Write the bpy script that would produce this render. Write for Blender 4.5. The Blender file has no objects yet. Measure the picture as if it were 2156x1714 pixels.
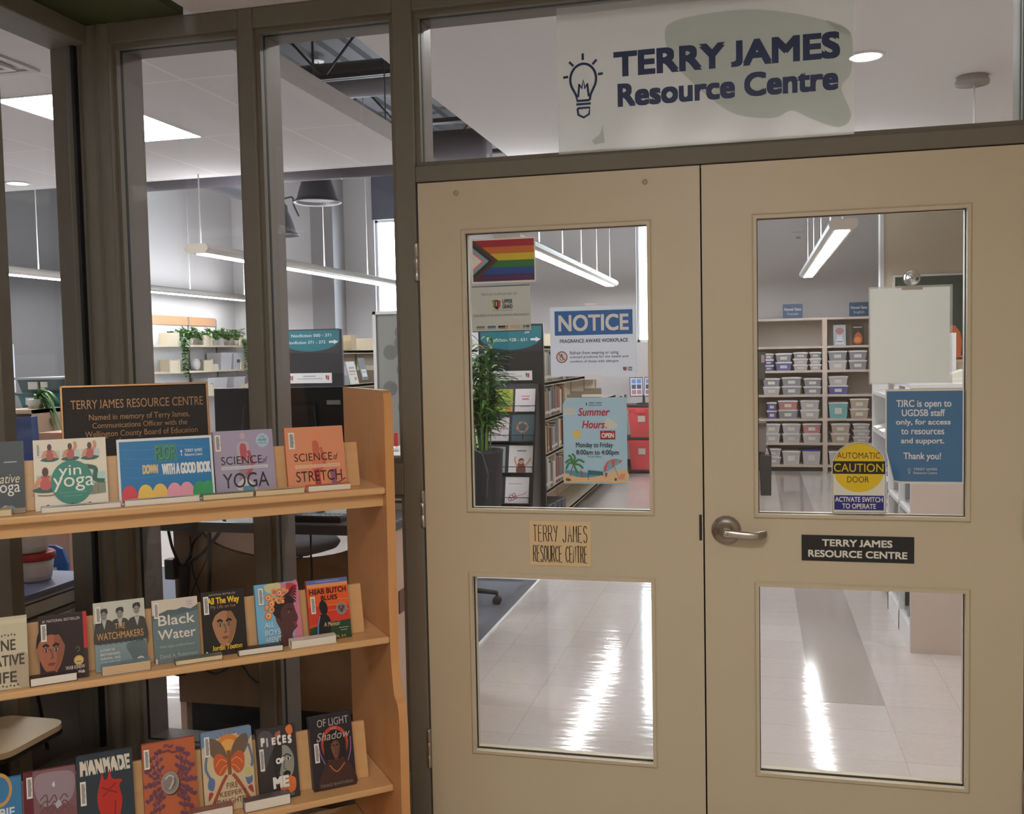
import bpy, bmesh, math, random
from mathutils import Vector, Matrix
from mathutils.geometry import tessellate_polygon

SC = bpy.context.scene
COL = SC.collection
R = math.radians
rnd = random.Random(11)

# ------------------------------------------------------------------ camera
IMG_W, IMG_H = 2156.0, 1714.0
FOCAL_PX = 2070.5
CAM = Vector((1.0717, -3.0870, 1.5702))
YAW, PITCH, ROLL = R(13.9105), R(-3.0976), R(-1.1808)
FWD = Vector((-math.sin(YAW) * math.cos(PITCH), math.cos(YAW) * math.cos(PITCH), math.sin(PITCH)))
_r = Vector((math.cos(YAW), math.sin(YAW), 0.0))
_u = _r.cross(FWD)
RIGHT = math.cos(ROLL) * _r + math.sin(ROLL) * _u
UP = -math.sin(ROLL) * _r + math.cos(ROLL) * _u
cam_data = bpy.data.cameras.new('camera')
cam_data.sensor_fit = 'HORIZONTAL'
cam_data.sensor_width = 36.0
cam_data.lens = 36.0 * FOCAL_PX / IMG_W
cam_data.clip_start = 0.05
cam_data.clip_end = 100
cam = bpy.data.objects.new('camera', cam_data)
COL.objects.link(cam)
cam.matrix_world = Matrix(((RIGHT.x, UP.x, -FWD.x, CAM.x), (RIGHT.y, UP.y, -FWD.y, CAM.y),
                           (RIGHT.z, UP.z, -FWD.z, CAM.z), (0, 0, 0, 1)))
SC.camera = cam

# ------------------------------------------------------------------ exposure, sky, large lights
SC.view_settings.view_transform = 'Standard'
SC.view_settings.look = 'None'
SC.view_settings.gamma = 1.0
SC.view_settings.use_curve_mapping = False
SC.view_settings.exposure = 0.08
SC.cycles.transparent_max_bounces = 24
SC.cycles.sample_clamp_indirect = 6.0

world = bpy.data.worlds.new('daylight')
SC.world = world
world.use_nodes = True
world.node_tree.nodes['Background'].inputs['Color'].default_value = (0.80, 0.90, 1.0, 1)
world.node_tree.nodes['Background'].inputs['Strength'].default_value = 16.0

LAMP_RGB = (0.97, 0.97, 1.0)
TUBE_STRENGTH = 39.0
PANEL_STRENGTH = 32.0
CORRIDOR_RGB = (1.0, 0.95, 0.88)
CORRIDOR_LIGHTS = [((0.9, -2.9, 2.735), 47), ((1.0, -5.0, 2.735), 30)]
for loc, power in CORRIDOR_LIGHTS:
    ld = bpy.data.lights.new('corridor_panel_light', 'AREA')
    ld.shape = 'RECTANGLE'
    ld.size, ld.size_y = 1.15, 0.56
    ld.energy = power
    ld.color = CORRIDOR_RGB
    lo = bpy.data.objects.new('corridor_panel_light', ld)
    lo.location = loc
    COL.objects.link(lo)

# ------------------------------------------------------------------ pixel -> point on a real plane
def ray(px, py):
    return FWD + (px - IMG_W / 2) / FOCAL_PX * RIGHT - (py - IMG_H / 2) / FOCAL_PX * UP
def at(px, py, x=None, y=None, z=None):
    d = ray(px, py)
    t = (x - CAM.x) / d.x if x is not None else (y - CAM.y) / d.y if y is not None else (z - CAM.z) / d.z
    return CAM + t * d

# ------------------------------------------------------------------ materials
def lin(c):
    return tuple(((v / 255) / 12.92 if v / 255 <= 0.04045 else ((v / 255 + 0.055) / 1.055) ** 2.4) for v in c[:3])
_mats = {}
def mat(name, rgb, rough=0.55, noise=None, metal=0.0, spec=0.5, emit=None, bump=None, coat=0.0):
    if name in _mats:
        return _mats[name]
    m = bpy.data.materials.new(name)
    _mats[name] = m
    m.use_nodes = True
    nt = m.node_tree
    b = nt.nodes['Principled BSDF']
    col = lin(rgb)
    b.inputs['Base Color'].default_value = (*col, 1)
    b.inputs['Roughness'].default_value = rough
    b.inputs['Metallic'].default_value = metal
    b.inputs['Specular IOR Level'].default_value = spec
    b.inputs['Coat Weight'].default_value = coat
    if emit:
        b.inputs['Emission Color'].default_value = (*emit[0], 1)
        b.inputs['Emission Strength'].default_value = emit[1]
    if noise or bump:
        tc = nt.nodes.new('ShaderNodeTexCoord')
        if noise:
            n = nt.nodes.new('ShaderNodeTexNoise')
            n.inputs['Scale'].default_value = noise[0]
            n.inputs['Detail'].default_value = 5
            nt.links.new(tc.outputs['Object'], n.inputs['Vector'])
            mx = nt.nodes.new('ShaderNodeMix')
            mx.data_type = 'RGBA'
            a = noise[1]
            mx.inputs['A'].default_value = (*[c * (1 - a) for c in col], 1)
            mx.inputs['B'].default_value = (*[min(1, c * (1 + a)) for c in col], 1)
            nt.links.new(n.outputs['Fac'], mx.inputs['Factor'])
            nt.links.new(mx.outputs['Result'], b.inputs['Base Color'])
        if bump:
            n2 = nt.nodes.new('ShaderNodeTexNoise')
            n2.inputs['Scale'].default_value = bump[0]
            n2.inputs['Detail'].default_value = 4
            nt.links.new(tc.outputs['Object'], n2.inputs['Vector'])
            bp = nt.nodes.new('ShaderNodeBump')
            bp.inputs['Strength'].default_value = bump[1]
            bp.inputs['Distance'].default_value = bump[2] if len(bump) > 2 else 0.002
            nt.links.new(n2.outputs['Fac'], bp.inputs['Height'])
            nt.links.new(bp.outputs['Normal'], b.inputs['Normal'])
    return m

def ink(r, g, b, rough=0.45):
    """a printed or painted plain colour, named by its value"""
    return mat('ink_%02x%02x%02x' % (r, g, b), (r, g, b), rough)

def wood(name, rgb, rgb2, rough=0.38, axis=0):
    m = mat(name, rgb, rough)
    nt = m.node_tree
    b = nt.nodes['Principled BSDF']
    tc = nt.nodes.new('ShaderNodeTexCoord')
    mp = nt.nodes.new('ShaderNodeMapping')
    sc = [26.0, 26.0, 26.0]
    sc[axis] = 2.0
    mp.inputs['Scale'].default_value = sc
    nz = nt.nodes.new('ShaderNodeTexNoise')
    nz.inputs['Scale'].default_value = 1.6
    nz.inputs['Detail'].default_value = 6
    nz.inputs['Distortion'].default_value = 0.6
    mx = nt.nodes.new('ShaderNodeMix')
    mx.data_type = 'RGBA'
    mx.inputs['A'].default_value = (*lin(rgb), 1)
    mx.inputs['B'].default_value = (*lin(rgb2), 1)
    nt.links.new(tc.outputs['Object'], mp.inputs['Vector'])
    nt.links.new(mp.outputs['Vector'], nz.inputs['Vector'])
    nt.links.new(nz.outputs['Fac'], mx.inputs['Factor'])
    nt.links.new(mx.outputs['Result'], b.inputs['Base Color'])
    return m

def emitter(name, rgb, strength):
    m = bpy.data.materials.new(name)
    m.use_nodes = True
    nt = m.node_tree
    nt.nodes.clear()
    e = nt.nodes.new('ShaderNodeEmission')
    e.inputs['Color'].default_value = (*rgb, 1)
    e.inputs['Strength'].default_value = strength
    o = nt.nodes.new('ShaderNodeOutputMaterial')
    nt.links.new(e.outputs[0], o.inputs['Surface'])
    return m

def glass(name, tint=(0.96, 0.97, 0.965), ior=1.45):
    m = bpy.data.materials.new(name)
    m.use_nodes = True
    nt = m.node_tree
    nt.nodes.clear()
    t = nt.nodes.new('ShaderNodeBsdfTransparent')
    t.inputs['Color'].default_value = (*tint, 1)
    g = nt.nodes.new('ShaderNodeBsdfGlossy')
    g.inputs['Roughness'].default_value = 0.0
    lw = nt.nodes.new('ShaderNodeLayerWeight')
    lw.inputs['Blend'].default_value = 0.5
    pw = nt.nodes.new('ShaderNodeMath'); pw.operation = 'POWER'; pw.inputs[1].default_value = 5.0
    nt.links.new(lw.outputs['Facing'], pw.inputs[0])
    f = nt.nodes.new('ShaderNodeMath'); f.operation = 'MULTIPLY_ADD'; f.inputs[1].default_value = 0.965; f.inputs[2].default_value = 0.035
    nt.links.new(pw.outputs[0], f.inputs[0])
    x = nt.nodes.new('ShaderNodeMixShader')
    o = nt.nodes.new('ShaderNodeOutputMaterial')
    nt.links.new(f.outputs[0], x.inputs[0])
    nt.links.new(t.outputs[0], x.inputs[1])
    nt.links.new(g.outputs[0], x.inputs[2])
    nt.links.new(x.outputs[0], o.inputs['Surface'])
    return m

def film(name, rgb, clear=0.3, through=0.4, rough=0.3, gloss=0.04):
    """thin plastic or paper that lets part of the light through"""
    m = bpy.data.materials.new(name)
    m.use_nodes = True
    nt = m.node_tree
    nt.nodes.clear()
    c = (*lin(rgb), 1)
    d = nt.nodes.new('ShaderNodeBsdfDiffuse'); d.inputs['Color'].default_value = c
    tl = nt.nodes.new('ShaderNodeBsdfTranslucent'); tl.inputs['Color'].default_value = c
    t = nt.nodes.new('ShaderNodeBsdfTransparent')
    g = nt.nodes.new('ShaderNodeBsdfGlossy'); g.inputs['Roughness'].default_value = rough
    a = nt.nodes.new('ShaderNodeMixShader'); a.inputs[0].default_value = through
    nt.links.new(d.outputs[0], a.inputs[1]); nt.links.new(tl.outputs[0], a.inputs[2])
    b = nt.nodes.new('ShaderNodeMixShader'); b.inputs[0].default_value = clear
    nt.links.new(a.outputs[0], b.inputs[1]); nt.links.new(t.outputs[0], b.inputs[2])
    e = nt.nodes.new('ShaderNodeMixShader'); e.inputs[0].default_value = gloss
    nt.links.new(b.outputs[0], e.inputs[1]); nt.links.new(g.outputs[0], e.inputs[2])
    o = nt.nodes.new('ShaderNodeOutputMaterial')
    nt.links.new(e.outputs[0], o.inputs['Surface'])
    return m

# ------------------------------------------------------------------ objects
def tag(o, label=None, cat=None, group=None, kind=None):
    if label: o['label'] = label
    if cat: o['category'] = cat
    if group: o['group'] = group
    if kind: o['kind'] = kind
    return o
def thing(name, label, cat, loc=(0, 0, 0), rot=(0, 0, 0), group=None, kind=None):
    o = bpy.data.objects.new(name, None)
    o.empty_display_size = 0.05
    o.location = loc
    o.rotation_euler = rot
    COL.objects.link(o)
    return tag(o, label, cat, group, kind)
def wm(o):
    m = o.matrix_basis.copy()
    while o.parent:
        o = o.parent
        m = o.matrix_basis @ m
    return m
def copy_tree(root):
    """a thing with copies of its parts and sub-parts"""
    r = root.copy(); COL.objects.link(r)
    for ch in list(root.children):
        c = ch.copy(); COL.objects.link(c); c.parent = r
        for g in list(ch.children):
            d = g.copy(); COL.objects.link(d); d.parent = c
    return r

class MB:
    """collects shapes into one mesh"""
    def __init__(self):
        self.v, self.f, self.mi, self.mats, self.sm = [], [], [], [], []
    def _m(self, m):
        if m not in self.mats: self.mats.append(m)
        return self.mats.index(m)
    def add(self, vs, fs, m, smooth=False):
        n = len(self.v); k = self._m(m)
        self.v += [tuple(p) for p in vs]
        for f in fs:
            self.f.append([i + n for i in f]); self.mi.append(k); self.sm.append(smooth)
        return self
    def box(self, x0, y0, z0, x1, y1, z1, m):
        x0, x1 = min(x0, x1), max(x0, x1); y0, y1 = min(y0, y1), max(y0, y1); z0, z1 = min(z0, z1), max(z0, z1)
        v = [(x0, y0, z0), (x1, y0, z0), (x1, y1, z0), (x0, y1, z0), (x0, y0, z1), (x1, y0, z1), (x1, y1, z1), (x0, y1, z1)]
        return self.add(v, [(0, 3, 2, 1), (4, 5, 6, 7), (0, 1, 5, 4), (1, 2, 6, 5), (2, 3, 7, 6), (3, 0, 4, 7)], m)
    def hexa(self, b, t, m):
        """b, t: four corners each of bottom and top, counter-clockwise from above"""
        return self.add(list(b) + list(t), [(3, 2, 1, 0), (4, 5, 6, 7), (0, 1, 5, 4), (1, 2, 6, 5), (2, 3, 7, 6), (3, 0, 4, 7)], m)
    def prism(self, poly, axis, a, b, m, smooth=False):
        """poly in the two other axes (x,y,z order), extruded along axis from a to b"""
        def p(u, w, t):
            return (t, u, w) if axis == 'x' else (u, t, w) if axis == 'y' else (u, w, t)
        n = len(poly)
        v = [p(u, w, a) for u, w in poly] + [p(u, w, b) for u, w in poly]
        tri = tessellate_polygon([[Vector((u, w, 0)) for u, w in poly]])
        fs = [tuple(t) for t in tri] + [tuple(i + n for i in reversed(t)) for t in tri]
        self.add(v, fs, m)
        return self.add(v, [(i, (i + 1) % n, n + (i + 1) % n, n + i) for i in range(n)], m, smooth)
    def lathe(self, prof, c, m, n=24, axis='z', smooth=True):
        v = []
        for r, h in prof:
            for k in range(n):
                a = 2 * math.pi * k / n
                p, q = r * math.cos(a), r * math.sin(a)
                o = (p, q, h) if axis == 'z' else (p, h, q) if axis == 'y' else (h, p, q)
                v.append((c[0] + o[0], c[1] + o[1], c[2] + o[2]))
        fs = []
        for i in range(len(prof) - 1):
            for k in range(n):
                fs.append((i * n + k, i * n + (k + 1) % n, (i + 1) * n + (k + 1) % n, (i + 1) * n + k))
        return self.add(v, fs, m, smooth)
    def cyl(self, c, r, h0, h1, m, n=24, axis='z'):
        return self.lathe([(0, h0), (r, h0), (r, h0), (r, h1), (r, h1), (0, h1)], c, m, n, axis)
    def tube(self, pts, r, m, n=8, r2=None):
        pts = [Vector(p) for p in pts]
        v, fs = [], []
        ref = Vector((0.31, 0.47, 0.83))
        for i, p in enumerate(pts):
            t = (pts[min(i + 1, len(pts) - 1)] - pts[max(i - 1, 0)]).normalized()
            a = t.cross(ref).normalized(); b = t.cross(a)
            rr = r if r2 is None else r + (r2 - r) * i / max(1, len(pts) - 1)
            for k in range(n):
                w = 2 * math.pi * k / n
                v.append(p + rr * (math.cos(w) * a + math.sin(w) * b))
        for i in range(len(pts) - 1):
            for k in range(n):
                fs.append((i * n + k, i * n + (k + 1) % n, (i + 1) * n + (k + 1) % n, (i + 1) * n + k))
        fs.append(tuple(range(n - 1, -1, -1))); fs.append(tuple((len(pts) - 1) * n + k for k in range(n)))
        return self.add(v, fs, m, True)
    def ball(self, c, r, m, n=16, sz=1.0):
        return self.lathe([(r * math.sin(math.pi * i / 10), -r * sz * math.cos(math.pi * i / 10)) for i in range(11)], c, m, n)
    def build(self, name, parent=None, world=False, bevel=0.0, seg=2):
        me = bpy.data.meshes.new(name)
        vs = self.v
        if parent is not None and world:
            inv = wm(parent).inverted()
            vs = [inv @ Vector(p) for p in vs]
        me.from_pydata(vs, [], self.f)
        for m in self.mats: me.materials.append(m)
        me.polygons.foreach_set('material_index', self.mi)
        me.polygons.foreach_set('use_smooth', self.sm)
        me.update()
        o = bpy.data.objects.new(name, me)
        COL.objects.link(o)
        if parent is not None: o.parent = parent
        if bevel:
            bv = o.modifiers.new('bevel', 'BEVEL'); bv.width = bevel; bv.segments = seg; bv.limit_method = 'ANGLE'; bv.angle_limit = R(40)
        return o

def spline(pts, n=8):
    """smooth curve through points"""
    pts = [Vector(p) for p in pts]
    out = []
    for i in range(len(pts) - 1):
        p0, p1, p2, p3 = pts[max(i - 1, 0)], pts[i], pts[i + 1], pts[min(i + 2, len(pts) - 1)]
        for k in range(n):
            t = k / n
            out.append(0.5 * ((2 * p1) + (p2 - p0) * t + (2 * p0 - 5 * p1 + 4 * p2 - p3) * t * t + (3 * p1 - p0 - 3 * p2 + p3) * t ** 3))
    out.append(pts[-1])
    return out

# ------------------------------------------------------------------ lettering
_text_cache = {}
CAP = [0.7]
def text_shape(s, bold=0.0, shear=0.0):
    key = (s, bold, shear)
    if key not in _text_cache:
        cu = bpy.data.curves.new('lettering', 'FONT')
        cu.body = s
        cu.offset = bold
        cu.shear = shear
        cu.resolution_u = 4
        cu.align_x = 'CENTER'
        ob = bpy.data.objects.new('lettering', cu)
        me = ob.to_mesh()
        vs = [v.co.copy() for v in me.vertices]
        fs = [tuple(p.vertices) for p in me.polygons]
        ob.to_mesh_clear()
        bpy.data.objects.remove(ob)
        bpy.data.curves.remove(cu)
        if 'J' in s:                       # sit a hanging capital J on the baseline
            grp = list(range(len(vs)))
            def root_of(i):
                while grp[i] != i: i = grp[i]
                return i
            for f in fs:
                for i in f[1:]: grp[root_of(i)] = root_of(f[0])
            comp = {}
            for i in range(len(vs)): comp.setdefault(root_of(i), []).append(i)
            for ids in comp.values():
                lo, hi = min(vs[i].y for i in ids), max(vs[i].y for i in ids)
                if lo < -0.05 and hi > CAP[0] * 0.95:
                    for i in ids: vs[i].y = -0.008 + (vs[i].y - lo) * (hi + 0.008) / (hi - lo)
        x0 = min(v.x for v in vs); x1 = max(v.x for v in vs); y0 = min(v.y for v in vs); y1 = max(v.y for v in vs)
        if key[0] != 'H' and any(ch.isupper() or ch.isdigit() for ch in s):
            y0, y1 = 0.0, CAP[0]
        _text_cache[key] = ([((v.x - x0) / (x1 - x0), (v.y - y0) / (y1 - y0)) for v in vs], fs, (x1 - x0) / (y1 - y0))
    return _text_cache[key]

def _cap():
    cu = bpy.data.curves.new('lettering', 'FONT'); cu.body = 'H'
    ob = bpy.data.objects.new('lettering', cu); me = ob.to_mesh()
    v = max(p.co.y for p in me.vertices)
    ob.to_mesh_clear(); bpy.data.objects.remove(ob); bpy.data.curves.remove(cu)
    return v
CAP[0] = _cap()

class Card:
    """a printed face: u runs 0..100 to the right, v 0..100 downwards; faces -y, bottom edge at z = 0"""
    EPS = 0.00007
    def __init__(self, w, h, mb=None, y=0.0, x=0.0, z=0.0):
        self.w, self.h, self.mb, self.y, self.n, self.x, self.z = w, h, mb or MB(), y, 0, x, z
    def p(self, u, v, d=0.0):
        return (self.x + (u / 100 - 0.5) * self.w, self.y - self.n * self.EPS - d, self.z + (1 - v / 100) * self.h)
    def poly(self, pts, m):
        self.n += 1
        vs = [self.p(u, v) for u, v in pts]
        tri = tessellate_polygon([[Vector((a[0], a[2], 0)) for a in vs]])
        fs = []
        for t in tri:
            a, b, c = (Vector(vs[i]) for i in t)
            fs.append(tuple(t) if (b - a).cross(c - a).y < 0 else tuple(reversed(t)))
        self.mb.add(vs, fs, m)
        return self
    def rect(self, u0, v0, u1, v1, m):
        return self.poly([(u0, v0), (u1, v0), (u1, v1), (u0, v1)], m)
    def ell(self, u, v, ru, rv, m, n=28, a0=0, a1=360):
        return self.poly([(u + ru * math.cos(R(a0 + (a1 - a0) * k / n)), v + rv * math.sin(R(a0 + (a1 - a0) * k / n))) for k in range(n + (a1 - a0 != 360))], m)
    def blob(self, pts, m, n=5):
        q = pts[-2:] + pts + pts[:2]
        s = spline([(a, b, 0) for a, b in q], n)
        return self.poly([(p.x, p.y) for p in s[n * 2:n * (2 + len(pts))]], m)
    def line(self, pts, wid, m):
        """wid in percent of the height"""
        self.n += 1
        P = [Vector(self.p(u, v)) for u, v in pts]
        hw = wid / 200 * self.h
        L, Rr = [], []
        for i, p in enumerate(P):
            t = P[min(i + 1, len(P) - 1)] - P[max(i - 1, 0)]
            t = Vector((t.x, 0, t.z)).normalized()
            nrm = Vector((-t.z, 0, t.x)) * hw
            L.append(p + nrm); Rr.append(p - nrm)
        n = len(P)
        self.mb.add(L + Rr, [(i, n + i, n + i + 1, i + 1) for i in range(n - 1)], m)
        return self
    def curve(self, pts, wid, m, n=6):
        s = spline([(a, b, 0) for a, b in pts], n)
        return self.line([(p.x, p.y) for p in s], wid, m)
    def text(self, s, u0, v0, u1, v1, m, bold=0.0, shear=0.0, slope=0.0):
        self.n += 1
        vs, fs, asp = text_shape(s, 0.0, shear)
        dv = bold * 1.1 * abs(v1 - v0); du = dv * self.h / self.w
        shifts = [(0, 0)] if not bold else [(-du, -dv), (du, -dv), (-du, dv), (du, dv), (0, 0)]
        a, b, c, d = u0 + du, u1 - du, v0 + dv, v1 - dv
        for k, (su, sv) in enumerate(shifts):
            if k: self.n += 1
            self.mb.add([self.p(a + su + x * (b - a), d + sv + y * (c - d) - slope * x) for x, y in vs], fs, m)
        return self

def px_card(tl, tr, bl, y):
    """width, height and bottom-centre of an upright sheet in the plane y from three of its corners in the photo"""
    a, b, c = at(*tl, y=y), at(*tr, y=y), at(*bl, y=y)
    w = b.x - a.x
    h = (a.z + b.z) / 2 - c.z - (b.z - a.z) / 2
    return w, h, Vector(((a.x + b.x) / 2, y, c.z + (b.z - a.z) / 2))

PAPER = ink(226, 224, 214)
INKBLACK = ink(22, 22, 24)

# =================================================================== MATERIALS OF THE PLACE
M_FRAME = mat('olive_frame_paint', (114, 109, 97), 0.6, noise=(30, 0.06), bump=(180, 0.08, 0.0006))
M_DOOR = mat('cream_door_paint', (198, 186, 160), 0.42, noise=(3.0, 0.04), bump=(160, 0.10, 0.0006))
M_GASKET = mat('black_gasket', (20, 20, 20), 0.6)
M_GLASS = glass('clear_glass')
M_STEEL = mat('brushed_steel', (176, 170, 162), 0.32, metal=1.0)
M_WALL = mat('pale_grey_wall_paint', (208, 205, 207), 0.75, noise=(2.0, 0.03))
M_WALLW = mat('beige_wall_paint', (206, 192, 170), 0.75, noise=(2.0, 0.03))
M_CEILW = mat('white_drywall_ceiling', (230, 226, 226), 0.8)
M_GREEN = mat('dark_green_soffit_paint', (62, 70, 34), 0.7)
M_BLACKPL = mat('black_plastic', (26, 26, 28), 0.42)
M_DARKMETAL = mat('dark_painted_steel', (54, 54, 60), 0.55)
M_WHITEMETAL = mat('white_enamel', (226, 226, 226), 0.4)
M_MAPLE = wood('maple_board', (216, 174, 124), (204, 157, 104))
M_MAPLE2 = wood('maple_upright', (212, 156, 102), (198, 141, 88), axis=2)

def tile_floor(name):
    m = mat(name, (206, 190, 172), 0.085, spec=0.45)
    nt = m.node_tree; b = nt.nodes['Principled BSDF']
    tc = nt.nodes.new('ShaderNodeTexCoord')
    br = nt.nodes.new('ShaderNodeTexBrick')
    br.offset = 0.0; br.squash = 1.0
    mp = nt.nodes.new('ShaderNodeMapping')
    mp.inputs['Location'].default_value = (-1.310 % 0.3048, -1.395 % 0.3048, 0)
    br.inputs['Scale'].default_value = 1.0
    br.inputs['Brick Width'].default_value = 0.3048
    br.inputs['Row Height'].default_value = 0.3048
    br.inputs['Mortar Size'].default_value = 0.0010
    br.inputs['Mortar Smooth'].default_value = 0.2
    br.inputs['Color1'].default_value = (*lin((202, 192, 187)), 1)
    br.inputs['Color2'].default_value = (*lin((196, 186, 181)), 1)
    br.inputs['Mortar'].default_value = (*lin((166, 155, 149)), 1)
    nt.links.new(tc.outputs['Object'], mp.inputs['Vector'])
    nt.links.new(mp.outputs['Vector'], br.inputs['Vector'])
    nz = nt.nodes.new('ShaderNodeTexNoise'); nz.inputs['Scale'].default_value = 45; nz.inputs['Detail'].default_value = 6
    nt.links.new(tc.outputs['Object'], nz.inputs['Vector'])
    mx = nt.nodes.new('ShaderNodeMix'); mx.data_type = 'RGBA'; mx.blend_type = 'OVERLAY'
    mx.inputs['Factor'].default_value = 0.12
    nt.links.new(br.outputs['Color'], mx.inputs['A']); nt.links.new(nz.outputs['Color'], mx.inputs['B'])
    nt.links.new(mx.outputs['Result'], b.inputs['Base Color'])
    n2 = nt.nodes.new('ShaderNodeTexNoise'); n2.inputs['Scale'].default_value = 5.5; n2.inputs['Detail'].default_value = 3
    mp2 = nt.nodes.new('ShaderNodeMapping'); mp2.inputs['Scale'].default_value = (0.6, 2.4, 1)
    nt.links.new(tc.outputs['Object'], mp2.inputs['Vector']); nt.links.new(mp2.outputs['Vector'], n2.inputs['Vector'])
    bp = nt.nodes.new('ShaderNodeBump'); bp.inputs['Strength'].default_value = 0.35; bp.inputs['Distance'].default_value = 0.004
    nt.links.new(n2.outputs['Fac'], bp.inputs['Height']); nt.links.new(bp.outputs['Normal'], b.inputs['Normal'])
    return m
M_FLOOR = tile_floor('waxed_beige_floor_tile')
M_FLOORDK = mat('waxed_taupe_floor_tile', (172, 161, 155), 0.085, noise=(45, 0.05), spec=0.45)

def tile_ceiling(name):
    m = mat(name, (222, 214, 210), 0.85)
    nt = m.node_tree; b = nt.nodes['Principled BSDF']
    tc = nt.nodes.new('ShaderNodeTexCoord')
    mp = nt.nodes.new('ShaderNodeMapping')
    mp.inputs['Location'].default_value = (2.46 - 0.61 * 4, -1.63 + 1.22 * 2, 0)
    br = nt.nodes.new('ShaderNodeTexBrick'); br.offset = 0.0
    br.inputs['Scale'].default_value = 1.0
    br.inputs['Brick Width'].default_value = 0.61
    br.inputs['Row Height'].default_value = 1.22
    br.inputs['Mortar Size'].default_value = 0.009
    br.inputs['Color1'].default_value = (*lin((222, 216, 216)), 1)
    br.inputs['Color2'].default_value = (*lin((218, 212, 212)), 1)
    br.inputs['Mortar'].default_value = (*lin((236, 230, 226)), 1)
    nt.links.new(tc.outputs['Object'], mp.inputs['Vector']); nt.links.new(mp.outputs['Vector'], br.inputs['Vector'])
    nt.links.new(br.outputs['Color'], b.inputs['Base Color'])
    return m
M_CEILT = tile_ceiling('white_ceiling_tile')

def struct(name, mb, label, cat, **k):
    o = mb.build(name, **k)
    return tag(o, label, cat, kind='structure')

# =================================================================== SHELL
XL, XR, YB, YF, ZD = -6.5, 4.3, 10.3, -6.0, 4.6        # inside of the outer walls, high deck
struct('floor', MB().box(XL - .2, YF - .2, -0.12, XR + .2, YB + .2, 0.0, M_FLOOR), 'glossy beige tile floor of the resource room and corridor', 'floor')
struct('trim_1', MB().box(1.310, 1.395, 0.0, 1.615, 9.9, 0.0008, M_FLOORDK), 'darker taupe strip of floor tiles behind the right door', 'floor strip')
# walls
wl = MB()
LW_ = (4.5, 5.73, 1.27, 1.78)          # small window
M_WALLSHADE = mat('shade_darkened_wall', (104, 102, 104), 0.75)  # unlit stretch of the grey wall, its shade put into the colour
for y0, y1, mm in ((YF, 2.0, M_WALL), (7.3, YB + .2, M_WALL), (2.0, LW_[0], M_WALLSHADE), (LW_[1], 7.3, M_WALLSHADE)): wl.box(XL - .2, y0, 0, XL, y1, ZD, mm)
wl.box(XL - .2, LW_[0], 0, XL, LW_[1], LW_[2], M_WALLSHADE); wl.box(XL - .2, LW_[0], LW_[3], XL, LW_[1], ZD, M_WALLSHADE)
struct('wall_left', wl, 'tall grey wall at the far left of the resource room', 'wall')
wb = MB()                                     # back wall with two tall window openings
W1 = (-4.235, -3.35, 0.9, 3.53); W2 = (-0.478, 0.45, 1.69, 3.6)
xs = [XL, W1[0], W1[1], W2[0], W2[1], XR]
for i in range(5):
    if i in (1, 3):
        w = W1 if i == 1 else W2
        wb.box(w[0], YB, 0, w[1], YB + .2, w[2], M_WALL); wb.box(w[0], YB, w[3], w[1], YB + .2, ZD, M_WALL)
    else:
        wb.box(xs[i], YB, 0, xs[i + 1], YB + .2, ZD, M_WALL)
struct('wall_back', wb, 'far pale grey wall with two bright tall windows', 'wall')
for k, w in enumerate((W1, W2)):
    m = MB()
    for a in ((w[0], w[0] + .035), (w[1] - .035, w[1])):
        m.box(a[0], YB + .05, w[2], a[1], YB + .12, w[3], M_WHITEMETAL)
    m.box(w[0], YB + .05, w[2], w[1], YB + .12, w[2] + .035, M_WHITEMETAL); m.box(w[0], YB + .05, w[3] - .035, w[1], YB + .12, w[3], M_WHITEMETAL)
    o = struct('window_%d' % (k + 1), m, ['tall bright window on the far wall behind the circle screen', 'tall bright window on the far wall above the red bins'][k], 'window')
    MB().box(w[0], YB + .08, w[2], w[1], YB + .086, w[3], M_GLASS).build('window_pane', o)
    ld = bpy.data.lights.new('window_daylight', 'AREA'); ld.shape = 'RECTANGLE'
    ld.size, ld.size_y = w[1] - w[0], w[3] - w[2]
    ld.cycles.is_portal = True
    lo = bpy.data.objects.new('window_daylight', ld); COL.objects.link(lo)
    lo.location = ((w[0] + w[1]) / 2, YB + .15, (w[2] + w[3]) / 2); lo.rotation_euler = (R(-90), 0, 0)
struct('trim_2', MB().box(-4.25, YB - .03, 3.53, -3.3, YB, 4.5, mat('slate_panel', (98, 100, 116), 0.6)), 'dark slate panel above the left far window', 'wall panel')
struct('wall_right', MB().box(XR, YF, 0, XR + .2, YB + .2, ZD, M_WALLW), 'beige wall at the right of the resource room', 'wall')
struct('wall_chalkboard', MB().box(2.40, 8.0, 0, XR, 8.12, ZD, M_WALLW), 'beige wall carrying the dark green chalkboard', 'wall')
struct('trim_3', MB().box(2.362, 7.985, 0, 2.40, 8.13, ZD, M_WHITEMETAL), 'white corner trim of the beige chalkboard wall', 'trim')
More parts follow.
